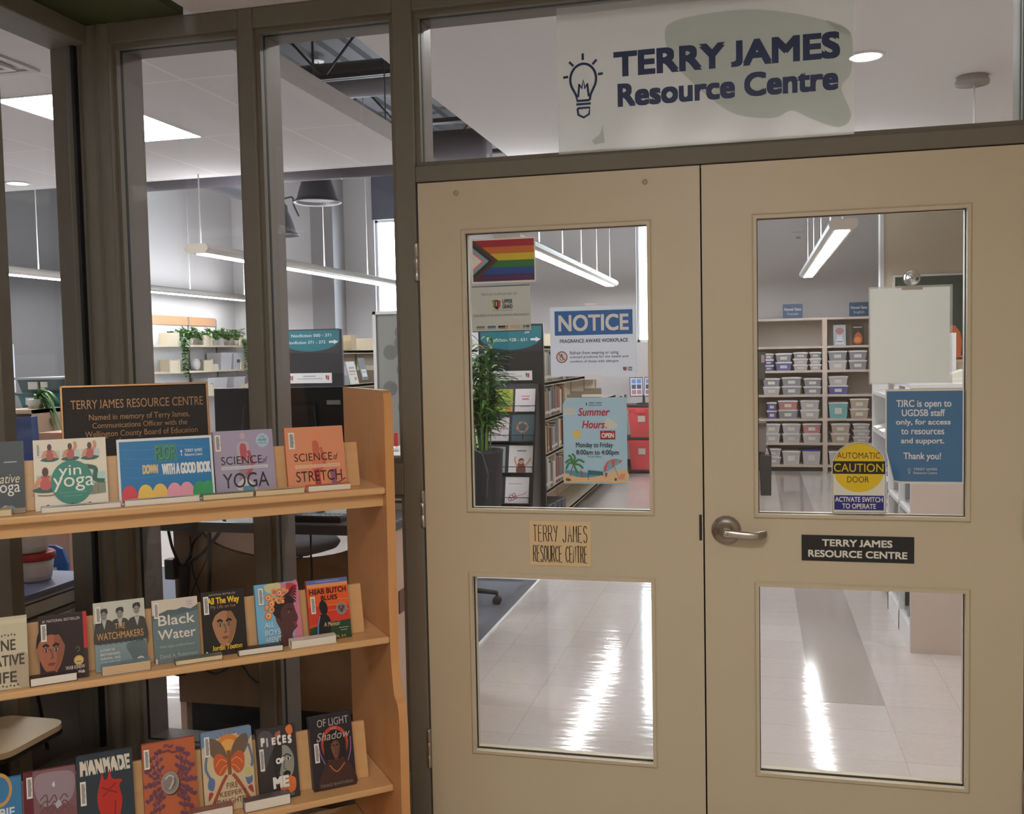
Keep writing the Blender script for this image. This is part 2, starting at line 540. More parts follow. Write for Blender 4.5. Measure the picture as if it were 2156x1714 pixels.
# near wall round the entrance, above the frames and to the right
nw = MB()
nw.box(-1.37, 0.0, 2.758, 1.90, 0.16, ZD, M_WALL)
nw.box(1.895, 0.0, 0, XR, 0.16, ZD, M_WALL)
struct('wall_entrance', nw, 'wall above and right of the entrance frame', 'wall')
struct('wall_corridor', MB().box(-1.37, YF - .2, 0, 3.2, YF, 2.9, M_WALLW), 'corridor wall behind the camera', 'wall')
struct('wall_near', MB().box(XL - .2, YF - .2, 0, -1.37, YF, ZD + .1, M_WALL), 'grey wall closing the resource room behind the corridor glass', 'wall')
struct('wall_corridor_right', MB().box(3.0, YF, 0, 3.2, 0.0, 2.9, M_WALLW), 'corridor wall to the right of the camera', 'wall')
cc_ = struct('ceiling_corridor', MB().box(-0.80, YF, 2.765, 3.0, 0.0, 2.86, M_CEILW), 'pale corridor ceiling above the entrance', 'ceiling')
for loc, power in CORRIDOR_LIGHTS:
    m = MB(); x, y = loc[0], loc[1]
    for q in ((x - .61, y - .31, x + .61, y - .285), (x - .61, y + .285, x + .61, y + .31), (x - .61, y - .285, x - .58, y + .285), (x + .58, y - .285, x + .61, y + .285)): m.box(q[0], q[1], 2.738, q[2], q[3], 2.766, M_WHITEMETAL)
    m.build('panel_frame', cc_)
sf = MB(); sf.prism([(-1.37, 0.0), (-0.83, 0.0), (-0.83, -0.28), (-0.94, -0.42), (-0.94, YF), (-1.37, YF)], 'z', 2.758, 2.86, M_GREEN)
struct('ceiling_soffit', sf, 'dark green soffit above the glass corner', 'ceiling')
# inside ceilings
struct('ceiling_tile', MB().box(XL, YF, 3.05, -1.345, 4.17, 3.17, M_CEILT), 'white tiled ceiling at the left of the resource room', 'ceiling')
struct('ceiling_drywall', MB().box(-0.715, 0.16, 3.05, XR, 4.17, 3.17, M_CEILW), 'smooth white ceiling behind the transom', 'ceiling')
M_DECK = mat('grey_steel_deck', (62, 60, 66), 0.6)
dk = MB(); dk.box(XL, YF, ZD + .04, XR, YB, ZD + .1, M_DECK)
x = XL
while x < XR:
    dk.prism([(x, ZD + .04), (x + .03, ZD), (x + .10, ZD), (x + .13, ZD + .04)], 'y', 0.2, YB, M_DECK)
    x += 0.26
struct('ceiling_deck', dk, 'high ribbed steel roof deck above the open strip', 'ceiling')
# baseboard along the back
struct('baseboard_back', MB().box(XL, YB - .012, 0, XR, YB, .10, mat('dark_vinyl_base', (60, 56, 54), 0.5)), 'dark vinyl base along the far wall', 'baseboard')

# =================================================================== ENTRANCE FRAME
FY0, FY1 = 0.0, 0.084
fr = MB(); LINING = []
def member(x0, x1, z0, z1):
    fr.box(x0, FY0, z0, x1, FY1, z1, M_FRAME); LINING.append((x0, x1, z0, z1))
member(-1.37, -1.13, 0, 2.758)          # corner post
member(-0.627, -0.571, 0, 2.758)        # between the sidelights
member(-0.072, -0.004, 0, 2.758)        # hinge jamb
member(1.832, 1.895, 0, 2.758)          # right jamb
member(-1.13, -0.627, 2.69, 2.758); member(-0.571, -0.072, 2.69, 2.758); member(-0.004, 1.832, 2.69, 2.758)
member(-0.004, 1.832, 2.137, 2.189)     # door head
for a, b in ((-1.13, -0.627), (-0.571, -0.072)):
    member(a, b, 1.106, 1.213); member(a, b, 0, 0.16)
o = struct('trim_4', fr, 'olive grey steel frame round doors, transom and sidelights', 'door frame', bevel=0.004)
# painted lining of the openings on the room side
M_LINING = mat('greige_lining_paint', (112, 103, 96), 0.55)
ln = MB()
for q in LINING: ln.box(q[0] - .001, 0.084, q[2], q[1] + .001, 0.195, q[3], M_LINING)
struct('trim_8', ln, 'greige lining of the entrance openings on the room side', 'trim')
# slim stops before the panes
st = MB()
def stop_ring(x0, x1, z0, z1, w=0.016):
    for y0, y1 in ((0.020, 0.044), (0.058, 0.080)):
        st.box(x0, y0, z0, x0 + w, y1, z1, M_FRAME); st.box(x1 - w, y0, z0, x1, y1, z1, M_FRAME)
        st.box(x0 + w, y0, z0, x1 - w, y1, z0 + w, M_FRAME); st.box(x0 + w, y0, z1 - w, x1 - w, y1, z1, M_FRAME)
PANES = [(-1.13, -0.627, 1.213, 2.69), (-1.13, -0.627, 0.16, 1.106), (-0.571, -0.072, 1.213, 2.69), (-0.571, -0.072, 0.16, 1.106), (-0.004, 1.832, 2.189, 2.69)]
for x0, x1, z0, z1 in PANES: stop_ring(x0, x1, z0, z1)
st.build('glazing_stop', o)
gk = MB()
for x0, x1, z0, z1 in PANES:
    for a, b, c, d in ((x0, x0 + .017, z0, z1), (x1 - .017, x1, z0, z1), (x0, x1, z0, z0 + .017), (x0, x1, z1 - .017, z1)):
        gk.box(a, 0.0445, c, b, 0.0575, d, M_GASKET)
gk.build('gasket', o)
labs = ['upper pane of the left sidelight', 'lower pane of the left sidelight', 'upper pane of the sidelight next to the doors', 'lower pane of the sidelight next to the doors', 'wide transom pane above the doors']
for k, (x0, x1, z0, z1) in enumerate(PANES):
    struct('window_%d' % (k + 3), MB().box(x0 + .004, 0.048, z0 + .004, x1 - .004, 0.054, z1 - .004, M_GLASS), labs[k], 'window pane')
# rounded mouldings at the corner post
cp = MB()
for cx, rr in ((-1.222, .036), (-1.160, .036)):
    cp.lathe([(rr, 0.0), (rr, 2.757)], (cx, 0.026, 0), M_FRAME, 24)
cp.build('corner_moulding', o)
# glass wall running along the corridor on the left
lw = MB(); _ym = at(31, 800, x=-1.21).y
for y0, y1 in ((_ym - .056, _ym), (-1.30, -1.22), (-2.55, -2.47), (-3.8, -3.72), (-5.05, -4.97), (-6.0, -5.92)):
    lw.box(-1.37, y0, 0, -1.21, y1, 2.758, M_FRAME)
lw.box(-1.37, YF, 2.69, -1.21, 0, 2.758, M_FRAME); lw.box(-1.37, YF, 0, -1.21, 0, 0.16, M_FRAME)
lw.box(-1.30, -0.012, 0.16, -1.268, 0, 2.69, M_FRAME)
lo_ = struct('trim_5', lw, 'olive grey steel frame of the glass wall at the left edge', 'window frame', bevel=0.004)
MB().box(-1.2715, -0.020, 0.16, -1.2585, 0, 2.69, M_GASKET).build('gasket', lo_)
struct('window_8', MB().box(-1.268, -5.95, 0.165, -1.262, -0.002, 2.685, M_GLASS), 'glass wall along the corridor at the left edge', 'window pane')
struct('wall_corridor_bulkhead', MB().box(-1.37, YF, 2.758, -1.30, 0.0, ZD, M_WALL), 'bulkhead above the glass wall at the left edge', 'wall')

# =================================================================== DOORS
DW = 0.914
LITE = dict(a=0.146, b=0.151, zt1=1.977, zb1=1.050, zt2=0.854, zb2=0.239)
def door(name, x0, mirror, label):
    root = thing(name, label, 'door', (x0, 0, 0), kind='structure')
    m = MB(); g = 0.0025
    la, lb = (LITE['a'], LITE['b']) if not mirror else (LITE['b'], LITE['a'])
    X0, X1 = g, DW - g; y0, y1 = 0.003, 0.047
    i0, i1 = la + .004, DW - lb - .004
    ZT = 2.133
    m.box(X0, y0, .012, i0, y1, ZT, M_DOOR); m.box(i1, y0, .012, X1, y1, ZT, M_DOOR)
    m.box(i0, y0, .012, i1, y1, LITE['zb2'] + .004, M_DOOR); m.box(i0, y0, LITE['zt2'] - .004, i1, y1, LITE['zb1'] + .004, M_DOOR); m.box(i0, y0, LITE['zt1'] - .004, i1, y1, ZT, M_DOOR)
    m.build('door_slab', root)
    for zb, zt in ((LITE['zb1'], LITE['zt1']), (LITE['zb2'], LITE['zt2'])):
        k = MB(); a, b = la, DW - lb; w = 0.0145
        # bevelled moulding: four mitred pieces, thin at the outer edge and thicker at the glass
        for s0, s1 in ((0.0030, 0.018), (0.0470, 0.032)):
            dirn = -1 if s0 < s1 else 1
            f0, f1 = s0 + dirn * 0.002, s0 + dirn * 0.008
            O = [(a, zb), (b, zb), (b, zt), (a, zt)]; I = [(a + w, zb + w), (b - w, zb + w), (b - w, zt - w), (a + w, zt - w)]
            M_ = [(a + w * .35, zb + w * .35), (b - w * .35, zb + w * .35), (b - w * .35, zt - w * .35), (a + w * .35, zt - w * .35)]
            rings = [[(p[0], s0, p[1]) for p in O], [(p[0], f0, p[1]) for p in O], [(p[0], f1, p[1]) for p in M_], [(p[0], f1, p[1]) for p in I], [(p[0], s1, p[1]) for p in I]]
            vs = [p for r_ in rings for p in r_]
            fs = [(r_ * 4 + i, r_ * 4 + (i + 1) % 4, r_ * 4 + 4 + (i + 1) % 4, r_ * 4 + 4 + i) for r_ in range(4) for i in range(4)]
            k.add(vs, fs, M_DOOR)
        lf = k.build('lite_frame', root)
        MB().box(a + .012, 0.0185, zb + .012, b - .012, 0.0245, zt - .012, M_GLASS).build('pane', lf)
        gm = MB(); w2 = 0.0168
        for q in ((a + w, b - w, zb + w - .001, zb + w2), (a + w, b - w, zt - w2, zt - w + .001), (a + w - .001, a + w2, zb + w, zt - w), (b - w2, b - w + .001, zb + w, zt - w)):
            gm.box(q[0], 0.0165, q[2], q[1], 0.0183, q[3], M_GASKET)
        gm.build('glazing_tape', lf)
    return root
d1 = door('door_1', 0.0, False, 'left cream door leaf with two glass panels and the tan nameplate')
d2 = door('door_2', DW, True, 'right cream door leaf with lever handle and the black nameplate')
MB().box(DW - .010, 0.030, 0.02, DW + .010, 0.044, 2.13, M_GASKET).build('meeting_seal', d1, world=True)
# hinges on the left jamb and on the right jamb
for zt, zb in ((1.939, 1.815), (1.122, 0.999), (0.312, 0.181)):
    m = MB()
    L = zt - zb
    m.lathe([(0, 0), (.0065, 0), (.0075, .004), (.0075, L * .33), (.0068, L * .335), (.0075, L * .34), (.0075, L * .66), (.0068, L * .665), (.0075, L * .67), (.0075, L - .004), (.0065, L), (0, L)], (-0.004, -0.005, zb), M_STEEL, 14)
    m.build('hinge', d1, world=True)
for zt, zb in ((1.939, 1.815), (1.122, 0.999), (0.320, 0.190)):
    m = MB(); L = zt - zb
    m.lathe([(0, 0), (.0075, 0), (.0075, L), (0, L)], (1.830, -0.005, zb), M_STEEL, 14)
    m.build('hinge', d2, world=True)
for px, py in ((960, 407), (1358, 383)):
    p = at(px, py, y=0.003)
    m = MB(); m.lathe([(.0085, 0), (.0085, -.003), (.006, -.006), (0, -.0075)], (p.x, 0.003, p.z), mat('painted_bolt', (176, 164, 142), 0.35), 16, 'y')
    m.build('through_bolt', d1, world=True)
p = at(1477.5, 1111, y=0.0)
MB().box(p.x - .0075, -0.0005, p.z - .040, p.x + .0005, 0.004, p.z + .040, M_BLACKPL).build('latch_strike', d1, world=True)
# lever handle
hp = at(1529, 1117, y=-0.006)
lv = bpy.data.objects.new('lever_handle', None); COL.objects.link(lv); lv.parent = d2
bpy.data.objects.remove(lv)
m = MB()
m.lathe([(.045, 0), (.0455, -.004), (.043, -.009), (.030, -.015), (.022, -.019), (.019, -.024), (.0175, -.050), (.015, -.056), (0, -.057)], (hp.x, 0.003, hp.z), M_STEEL, 32, 'y')
rose = m.build('lever_handle', d2, world=True)
m = MB()
pts = [(hp.x - .004, -0.052, hp.z - .003), (hp.x + .02, -0.055, hp.z - .003), (hp.x + .05, -0.056, hp.z - .005), (hp.x + .085, -0.054, hp.z - .007), (hp.x + .105, -0.045, hp.z - .006), (hp.x + .122, -0.028, hp.z - .003)]
sp = spline(pts, 6)
vs, fs = [], []
for i, q in enumerate(sp):
    t = i / (len(sp) - 1)
    hh = 0.0150 - 0.0025 * math.sin(t * 3.1) - max(0, t - .85) * .045
    dd = 0.0065 if t < .7 else 0.0065 - (t - .7) * .012
    for k in range(10):
        a = 2 * math.pi * k / 10
        vs.append((q.x, q.y + dd * math.cos(a), q.z + hh * math.sin(a)))
n = 10
fs = [(i * n + k, i * n + (k + 1) % n, (i + 1) * n + (k + 1) % n, (i + 1) * n + k) for i in range(len(sp) - 1) for k in range(n)]
fs += [tuple(range(n - 1, -1, -1)), tuple((len(sp) - 1) * n + k for k in range(n))]
m.add(vs, fs, M_STEEL, True)
m.build('lever', rose, world=True)
m = MB()
m.lathe([(.0075, 0), (.0075, -.003), (.006, -.0035), (0, -.0035)], (hp.x - .001, -0.0585, hp.z - .003), M_STEEL, 18, 'y')
m.box(hp.x - .006, -0.0625, hp.z - .0035, hp.x + .003, -0.0615, hp.z - .0022, M_GASKET)
m.build('key_cylinder', rose, world=True)

# =================================================================== SHEETS, STICKERS AND PLATES ON THE ENTRANCE
YG = 0.0150            # front of the door glass sits at 0.0185
def sheet(name, label, cat, tl, tr, bl, y=YG, group=None):
    w, h, base = px_card(tl, tr, bl, y)
    root = thing(name, label, cat, base, group=group)
    return root, w, h
def plate(w, h, m, t=0.0008, rad=0.0):
    """thin rectangular sheet with its front at y = 0"""
    mb = MB()
    if rad:
        pts = []
        for cx, cz, a0 in ((w / 2 - rad, h - rad, 0), (-w / 2 + rad, h - rad, 90), (-w / 2 + rad, rad, 180), (w / 2 - rad, rad, 270)):
            pts += [(cx + rad * math.cos(R(a0 + 15 * k)), cz + rad * math.sin(R(a0 + 15 * k))) for k in range(7)]
        mb.prism(pts, 'y', 0, t, m)
    else:
        mb.box(-w / 2, 0, 0, w / 2, t, h, m)
    return mb
def tape(root, px0, py0, px1, py1, name='tape_strip', y=None, m=None):
    y = y if y is not None else root.location.y - .0004
    a, b = at(px0, py0, y=y), at(px1, py1, y=y)
    return MB().box(a.x, y - .0002, a.z, b.x, y + .0001, b.z, m or ink(236, 238, 242)).build(name, root, world=True)

# ---- banner over the transom
M_BANNER = film('milky_banner_film', (184, 184, 176), clear=0.38, through=0.50, rough=0.2, gloss=0.03)
M_CLING = film('banner_film_clinging_to_glass', (166, 174, 160), clear=0.42, through=0.46, rough=0.1, gloss=0.03)
M_NAVY = ink(22, 44, 88)
root, w, h = sheet('banner', 'translucent banner with lightbulb mark and large navy room name over the transom', 'banner', (1171, 12), (1798, -42), (1172, 320), y=-0.004)
mb = MB(); c = Card(w, h, mb)
# slightly wavy film
nx, nz_ = 28, 12
vs = []
for j in range(nz_ + 1):
    for i in range(nx + 1):
        u, v = i / nx, j / nz_
        wob = 0.0016 * math.sin(9 * u + 3 * v) * math.sin(5 * v + 2 * u) + 0.0008 * math.sin(23 * u - 7 * v)
        vs.append(((u - .5) * w, wob, v * h))
mb.add(vs, [(j * (nx + 1) + i, j * (nx + 1) + i + 1, (j + 1) * (nx + 1) + i + 1, (j + 1) * (nx + 1) + i) for j in range(nz_) for i in range(nx)], M_BANNER, True)
mb.build('banner_film', root)
c = Card(w, h, MB(), y=-0.0032)
c.blob([(38, 24), (41, 17), (52, 14), (66, 14), (80, 19), (92, 27), (99, 36), (99, 60), (96, 70), (99, 88), (95, 95), (86, 88), (80, 82), (74, 86), (62, 82), (54, 71), (46, 56), (40, 42)], M_CLING)
c.blob([(91, 26), (96, 30), (99, 36), (95, 34)], M_CLING)
c.poly([(12, 92), (15, 88), (16, 82), (16.6, 94), (13, 95)], M_CLING)
c.mb.build('cling_patch', root)
c = Card(w, h, MB(), y=-0.0038)
c.text('TERRY JAMES', 20.1, 33.6, 95.6, 50.5, M_NAVY, bold=0.05)
c.text('Resource Centre', 21.4, 55.2, 95, 70.8, M_NAVY, bold=0.045)
bu, bv = 9.3, 50
body = []
for a in range(-62, 243, 10):
    body.append((bu + 4.6 * math.cos(R(a + 0)) * 1.0, 50 - 10.5 * math.sin(R(a))))
body = [(bu + 4.6 * math.cos(R(a)), 50 - 10.5 * math.sin(R(a))) for a in range(-35, 216, 9)]
body = [(bu + 2.2, 64.5), (bu + 2.6, 60.5)] + body + [(bu - 2.6, 60.5), (bu - 2.2, 64.5), (bu + 2.2, 64.5)]
c.line(body, 1.7, M_NAVY)
c.line([(bu - 1.9, 62), (bu - 1.4, 53), (bu - .6, 56.5), (bu, 50.5), (bu + .6, 56.5), (bu + 1.4, 53), (bu + 1.9, 62)], 1.5, M_NAVY)
c.line([(bu - 2.6, 66.8), (bu + 2.6, 66.8)], 1.6, M_NAVY)
c.line([(bu - 2.2, 69.5), (bu - 1.9, 74), (bu, 76), (bu + 1.9, 74), (bu + 2.2, 69.5), (bu - 2.2, 69.5)], 1.6, M_NAVY)
for u0, v0, u1, v1 in ((bu, 37, bu, 32.5), (bu - 3.4, 40.5, bu - 4.9, 37.5), (bu + 3.4, 40.5, bu + 4.9, 37.5), (bu - 5.3, 47.5, bu - 7.1, 47.8), (bu + 5.3, 47.5, bu + 7.1, 47.2)):
    c.line([(u0, v0), (u1, v1)], 1.7, M_NAVY)
c.mb.build('lettering', root)

# ---- pride flag sheet
root, w, h = sheet('flag_sheet', 'laminated rainbow pride flag sheet on the left door glass', 'sign', (991.8, 503.7), (1126.6, 498.8), (996.7, 596.8))
mb = plate(w, h, PAPER); c = Card(w, h, mb)
x0, x1, y0, y1 = 2.2, 98, 3.5, 96
for k, colr in enumerate(((162, 38, 52), (196, 108, 48), (206, 182, 46), (50, 116, 60), (36, 76, 142), (82, 44, 90))):
    c.rect(x0, y0 + k * (y1 - y0) / 6, x1, y0 + (k + 1) * (y1 - y0) / 6, ink(*colr))
def chev(a, b, colr):
    """chevron band between offsets a and b"""
    mid = 50
    t = 38
    pts = [(max(x0, x0 + a - t), y0), (x0 + b - t, y0), (x0 + b, mid), (x0 + b - t, y1), (max(x0, x0 + a - t), y1), (x0 + a, mid)]
    cl = []
    for u, v in pts: cl.append((max(x0, u), v))
    c.poly(cl, ink(*colr))
def cut(a):
    """left triangle reaching a at mid height"""
    t = 38
    if a >= t: return [(x0, y0), (x0 + a - t, y0), (x0 + a, 50), (x0 + a - t, y1), (x0, y1)]
    f = 50 - (50 - y0) * a / t
    return [(x0, f), (x0 + a, 50), (x0, 100 - f)]
for a, colr in ((40, (84, 62, 54)), (32.5, (56, 48, 46)), (25, (112, 168, 180)), (19.5, (206, 130, 142)), (14, (226, 222, 212))):
    c.poly(cut(a), ink(*colr))
mb.build('printed_sheet', root)
tape(root, 1037, 496, 1086, 489.5, 'clear_clip', m=ink(196, 198, 202))

# ---- supporter sheet
M_SHEETBACK = film('printed_clear_sheet', (206, 208, 200), clear=0.12, through=0.45, rough=0.25)
root, w, h = sheet('supporter_sign', 'pale supporter sheet with small logos below the pride flag', 'sign', (991.8, 603), (1116, 600), (991.5, 699))
mb = plate(w, h, M_SHEETBACK); c = Card(w, h, mb)
c.rect(1, 0, 99, 1.6, ink(40, 42, 40)); c.rect(1, 98.4, 99, 100, ink(40, 42, 40))
c.text('PROUD SUPPORTER OF', 18, 16, 78, 20.5, ink(96, 96, 94))
c.poly([(35, 32), (41, 30), (41, 50), (37, 46)], ink(72, 122, 70)); c.rect(36.5, 33, 38, 44, ink(196, 190, 96)); c.poly([(41, 31), (45, 31), (45, 52), (41, 50)], INKBLACK); c.poly([(45, 31), (50, 33), (49, 46), (45, 52)], ink(190, 56, 60)); c.rect(42, 34, 43.4, 44, ink(222, 218, 200))
c.text('UPPER', 53, 30, 70, 39, ink(52, 52, 54), bold=.03); c.text('GRAND', 53, 41, 70, 50, ink(52, 52, 54), bold=.03); c.text('DISTRICT SCHOOL BOARD', 36, 52.5, 70, 55, ink(120, 110, 108))
c.text('COOPERATIVE EDUCATION PROGRAM', 3, 62, 97, 66.5, ink(84, 84, 84))
for u0, u1, colr in ((8, 22, (120, 122, 120)), (27, 41, (70, 104, 148)), (45, 57, (40, 42, 52)), (57.5, 62, (214, 110, 70)), (66, 82, (206, 176, 140)), (87, 91, (72, 130, 90)), (92, 98, (70, 80, 96))):
    c.rect(u0, 87, u1, 91.5, ink(*colr)); c.rect(u0, 93, u1, 94, ink(*colr))
mb.build('printed_sheet', root)

# ---- NOTICE sign
root, w, h = sheet('notice_sign', 'white fragrance notice with blue heading on the left door glass', 'sign', (1157.2, 647), (1339.7, 642), (1159.7, 792.8))
mb = plate(w, h, film('white_notice_paper', (236, 242, 250), clear=0.0, through=0.5, rough=0.4, gloss=0.03)); c = Card(w, h, mb)
c.rect(5.5, 6, 95.5, 41, ink(52, 108, 178))
c.text('NOTICE', 10, 12, 91, 35, ink(226, 228, 230), bold=.028)
c.text('FRAGRANCE AWARE WORKPLACE', 11.5, 46.6, 90, 51.8, ink(44, 46, 52), bold=.02)
for k, s in enumerate(('Refrain from wearing or using', 'scented products for the health and', 'comfort of those with allergies')):
    c.text(s, 23, 64 + 6.4 * k, (79, 90, 79)[k], 68.4 + 6.4 * k, ink(84, 86, 92), bold=.01)
c.ell(13.5, 72, 6.6, 8.4, ink(170, 60, 58)); c.ell(13.5, 72, 5.5, 7.0, ink(214, 218, 222))
c.ell(13.2, 73.5, 2.2, 3.6, ink(90, 90, 96)); c.ell(13.2, 73.5, 1.5, 2.7, ink(214, 218, 222)); c.rect(12.4, 67.4, 14, 70.5, ink(90, 90, 96))
c.line([(9.7, 67.2), (17.3, 76.8)], 1.3, ink(170, 60, 58))
c.poly([(84, 88), (86, 87.5), (86, 93), (84.6, 92)], ink(60, 62, 58)); c.poly([(86.3, 87.5), (88.4, 88), (87.6, 93), (86.3, 93)], ink(176, 60, 62)); c.text('UPPER', 89.6, 87.6, 94.6, 89.8, INKBLACK, bold=.03); c.text('GRAND', 89.6, 90.6, 94.6, 92.8, INKBLACK, bold=.03)
mb.build('printed_sheet', root)
tape(root, 1231, 644.5, 1255, 637.5); tape(root, 1231, 799.5, 1265, 788)

# ---- Summer hours poster
root, w, h = sheet('summer_hours_poster', 'pale blue beach poster with summer opening hours on the left door', 'poster', (1184.5, 838.4), (1319, 835.7), (1182.8, 1018.5))
mb = MB(); cu_ = 0.05
mb.prism([(-w / 2, 0), (w / 2, 0), (w / 2, h), (-w / 2 + .012, h), (-w / 2, h - .022)], 'y', 0, .0008, film('pale_blue_poster_paper', (196, 222, 234), clear=0.0, through=0.42, rough=0.4, gloss=0.03)); c = Card(w, h, mb)
RED, NAVY2 = ink(186, 48, 58), ink(42, 62, 92)
c.blob([(2, 13), (9, 10.5), (14, 12), (20, 14), (20, 19), (8, 20), (1.5, 19)], ink(206, 212, 208)); c.blob([(66, 27), (72, 24), (80, 28), (86, 32), (80, 36), (68, 37), (62, 34)], ink(214, 216, 206))
c.text('TERRY JAMES', 41, 5.3, 62, 7.2, NAVY2, bold=.02); c.text('Resource Centre', 41, 7.8, 62, 9.5, NAVY2, bold=.02)
c.ell(37.6, 7, 1.0, 1.1, NAVY2); c.rect(37, 8.2, 38.2, 9.4, NAVY2)
c.text('Summer', 24, 12, 74, 21, RED, bold=.02, shear=.25); c.text('Hours', 30, 26.5, 66, 35.5, RED, bold=.02, shear=.25); c.ell(68, 34.6, .9, .9, RED)
c.ell(21.5, 42.5, 6, 4.8, ink(232, 200, 98))
c.rect(58.5, 38.4, 82, 48.4, ink(160, 40, 48)); c.text('OPEN', 60.5, 41, 80, 46.5, ink(238, 232, 224), bold=.04); c.ell(63, 39.6, .6, .5, PAPER); c.ell(77.5, 39.6, .6, .5, PAPER)
c.text('Monday to Friday', 20, 52, 78, 57.5, ink(54, 56, 66), bold=.02); c.text('8:00am to 4:00pm', 20.5, 60.5, 87, 66, ink(54, 56, 66), bold=.02); c.text('(Monday 9:00am)', 38, 67.4, 60, 69.2, ink(84, 86, 92))
c.poly([(2, 84), (20, 85), (40, 87.5), (58, 89), (78, 88), (78, 97.5), (2, 97.5)], ink(94, 150, 178))
c.blob([(1, 88), (20, 92), (40, 92.5), (60, 90), (80, 85), (99, 83), (99, 97.5), (60, 98), (20, 98), (1, 98)], ink(222, 190, 146))
c.curve([(10.5, 91.5), (12.5, 84), (16, 77)], 1.0, ink(140, 92, 60))
for pts in ([(16, 77), (10, 72), (3, 76)], [(16, 77), (9, 76), (4, 83)], [(16, 77), (12, 69), (8, 67)], [(16, 77), (18, 69), (14, 65)], [(16, 77), (24, 72), (33, 75)], [(16, 77), (25, 78), (31, 82)], [(16, 77), (19, 83), (23, 88)]):
    c.curve(pts, 2.3, ink(66, 132, 74))
c.rect(38.5, 84, 39.3, 95.5, NAVY2); c.rect(61, 85.5, 61.8, 91, NAVY2); c.poly([(39.3, 84), (61, 85.5), (61, 89.5), (39.3, 89.5)], ink(62, 108, 120))
c.blob([(27, 84), (29.5, 86), (30.5, 92), (29, 92.5), (27, 88)], ink(170, 92, 84)); c.blob([(66, 87), (69, 87.5), (68, 91), (65.5, 92)], ink(150, 92, 84))
um = [(63, 86), (66, 77), (75, 71.5), (85, 71), (92, 73)]
c.poly([(63, 86), (64, 80), (69, 74), (76, 71.4), (85, 70.8), (92, 72.6), (91, 74), (80, 79), (70, 84)], ink(206, 96, 92))
c.poly([(67, 84.7), (70, 76.5), (74, 72.6), (77, 79), (72, 82.6)], ink(126, 170, 190)); c.poly([(80, 79), (81, 73), (86, 71), (89, 72.4), (86, 76.5)], ink(126, 170, 190))
c.line([(78, 76), (86, 91)], .7, ink(170, 120, 90)); c.poly([(84, 94), (90, 88), (97, 87.5), (95, 95)], ink(218, 150, 130)); c.rect(80, 93, 83.5, 96, ink(60, 78, 120)); c.blob([(3, 95), (7, 93.5), (12, 96), (6, 97)], ink(110, 84, 80))
mb.build('printed_sheet', root)
tape(root, 1225, 836, 1271, 830)

# ---- blue staff-only poster
root, w, h = sheet('staff_only_sign', 'blue staff access sign with curled corner on the right door glass', 'sign', (1864, 820.6), (2030, 817), (1868, 1018.5))
w *= 1.0
mb = MB()
def curl(u, v):
    """u from the left, v from the top, both 0..1; the lower left corner lifts"""
    k = max(0.0, (v - .66) / .34) * max(0.0, 1 - u / .20)
    return (k * .020 * w / .2, -.020 * k)
N = 12
vs = []
for j in range(N + 1):
    for i in range(N + 1):
        u, v = i / N, j / N
        dx, dy = curl(u, v)
        vs.append(((u - .5) * w + dx, dy, (1 - v) * h + abs(dx) * .3))
vs2 = [(p[0], p[1] + .0006, p[2]) for p in vs]
q = [(j * (N + 1) + i, (j + 1) * (N + 1) + i, (j + 1) * (N + 1) + i + 1, j * (N + 1) + i + 1) for j in range(N) for i in range(N)]
mb.add(vs, q, PAPER, True)
mb.add(vs2, [tuple(reversed(f)) for f in q], PAPER, True)
def inset(u, v):
    u2, v2 = .018 + u * .962, .022 + v * .955
    dx, dy = curl(u2, v2)
    return ((u2 - .5) * w + dx, dy - .0014, (1 - v2) * h + abs(dx) * .3)
mb.add([inset(i / N, j / N) for j in range(N + 1) for i in range(N + 1)], q, ink(70, 118, 162), True)
c = Card(w, h, mb, y=-.0020)
LT = ink(222, 226, 228)
for s, u0, u1, v0, v1 in (('TJRC is open to', 14, 84, 11.5, 18.8), ('UGDSB staff', 21, 76, 21.5, 28.5), ('only, for access', 13.5, 83, 31.8, 39.2), ('to resources', 20, 75, 42, 47.8), ('and support.', 20, 75, 51.5, 59), ('Thank you!', 23, 71, 67, 74)):
    c.text(s, u0, v0, u1, v1, LT, bold=.022)
c.text('TERRY JAMES', 36, 83.2, 66, 85.8, ink(190, 206, 214), bold=.02); c.text('Resource Centre', 36, 87, 66, 89.6, ink(190, 206, 214), bold=.02)
c.ell(30.5, 85.3, 1.9, 1.9, ink(170, 190, 202)); c.ell(30.5, 85.3, 1.2, 1.3, ink(70, 118, 162)); c.rect(29.6, 87.4, 31.4, 89.4, ink(170, 190, 202))
mb.build('printed_sheet', root)

# ---- caution sticker
root, w, h = sheet('caution_sticker', 'yellow automatic door caution sticker low on the right door glass', 'sticker', (1751, 931), (1866, 931), (1751, 1080.5), y=0.0172)
mb = MB()
def arch(g):
    """outline of the sticker grown inward by g"""
    rr = w / 2 - g
    pts = [(-w / 2 + g, g), (w / 2 - g, g)]
    pts += [(rr * math.cos(R(a)), h - w / 2 + rr * math.sin(R(a))) for a in range(0, 181, 9)]
    return pts
mb.prism(arch(0), 'y', 0, .0004, ink(222, 222, 210))
c = Card(w, h, mb)
def arch_uv(g): return [(100 * (x / w + .5), 100 * (1 - z / h)) for x, z in arch(g)]
c.poly(arch_uv(.0022), INKBLACK); c.poly(arch_uv(.0034), ink(222, 222, 210))
cv = 100 * (w / 2) / h
c.ell(50, cv, 47.5, 47.5 * w / h, ink(224, 192, 26), n=48)
c.rect(2.0, 26.6, 98.0, 44.4, ink(26, 22, 18))
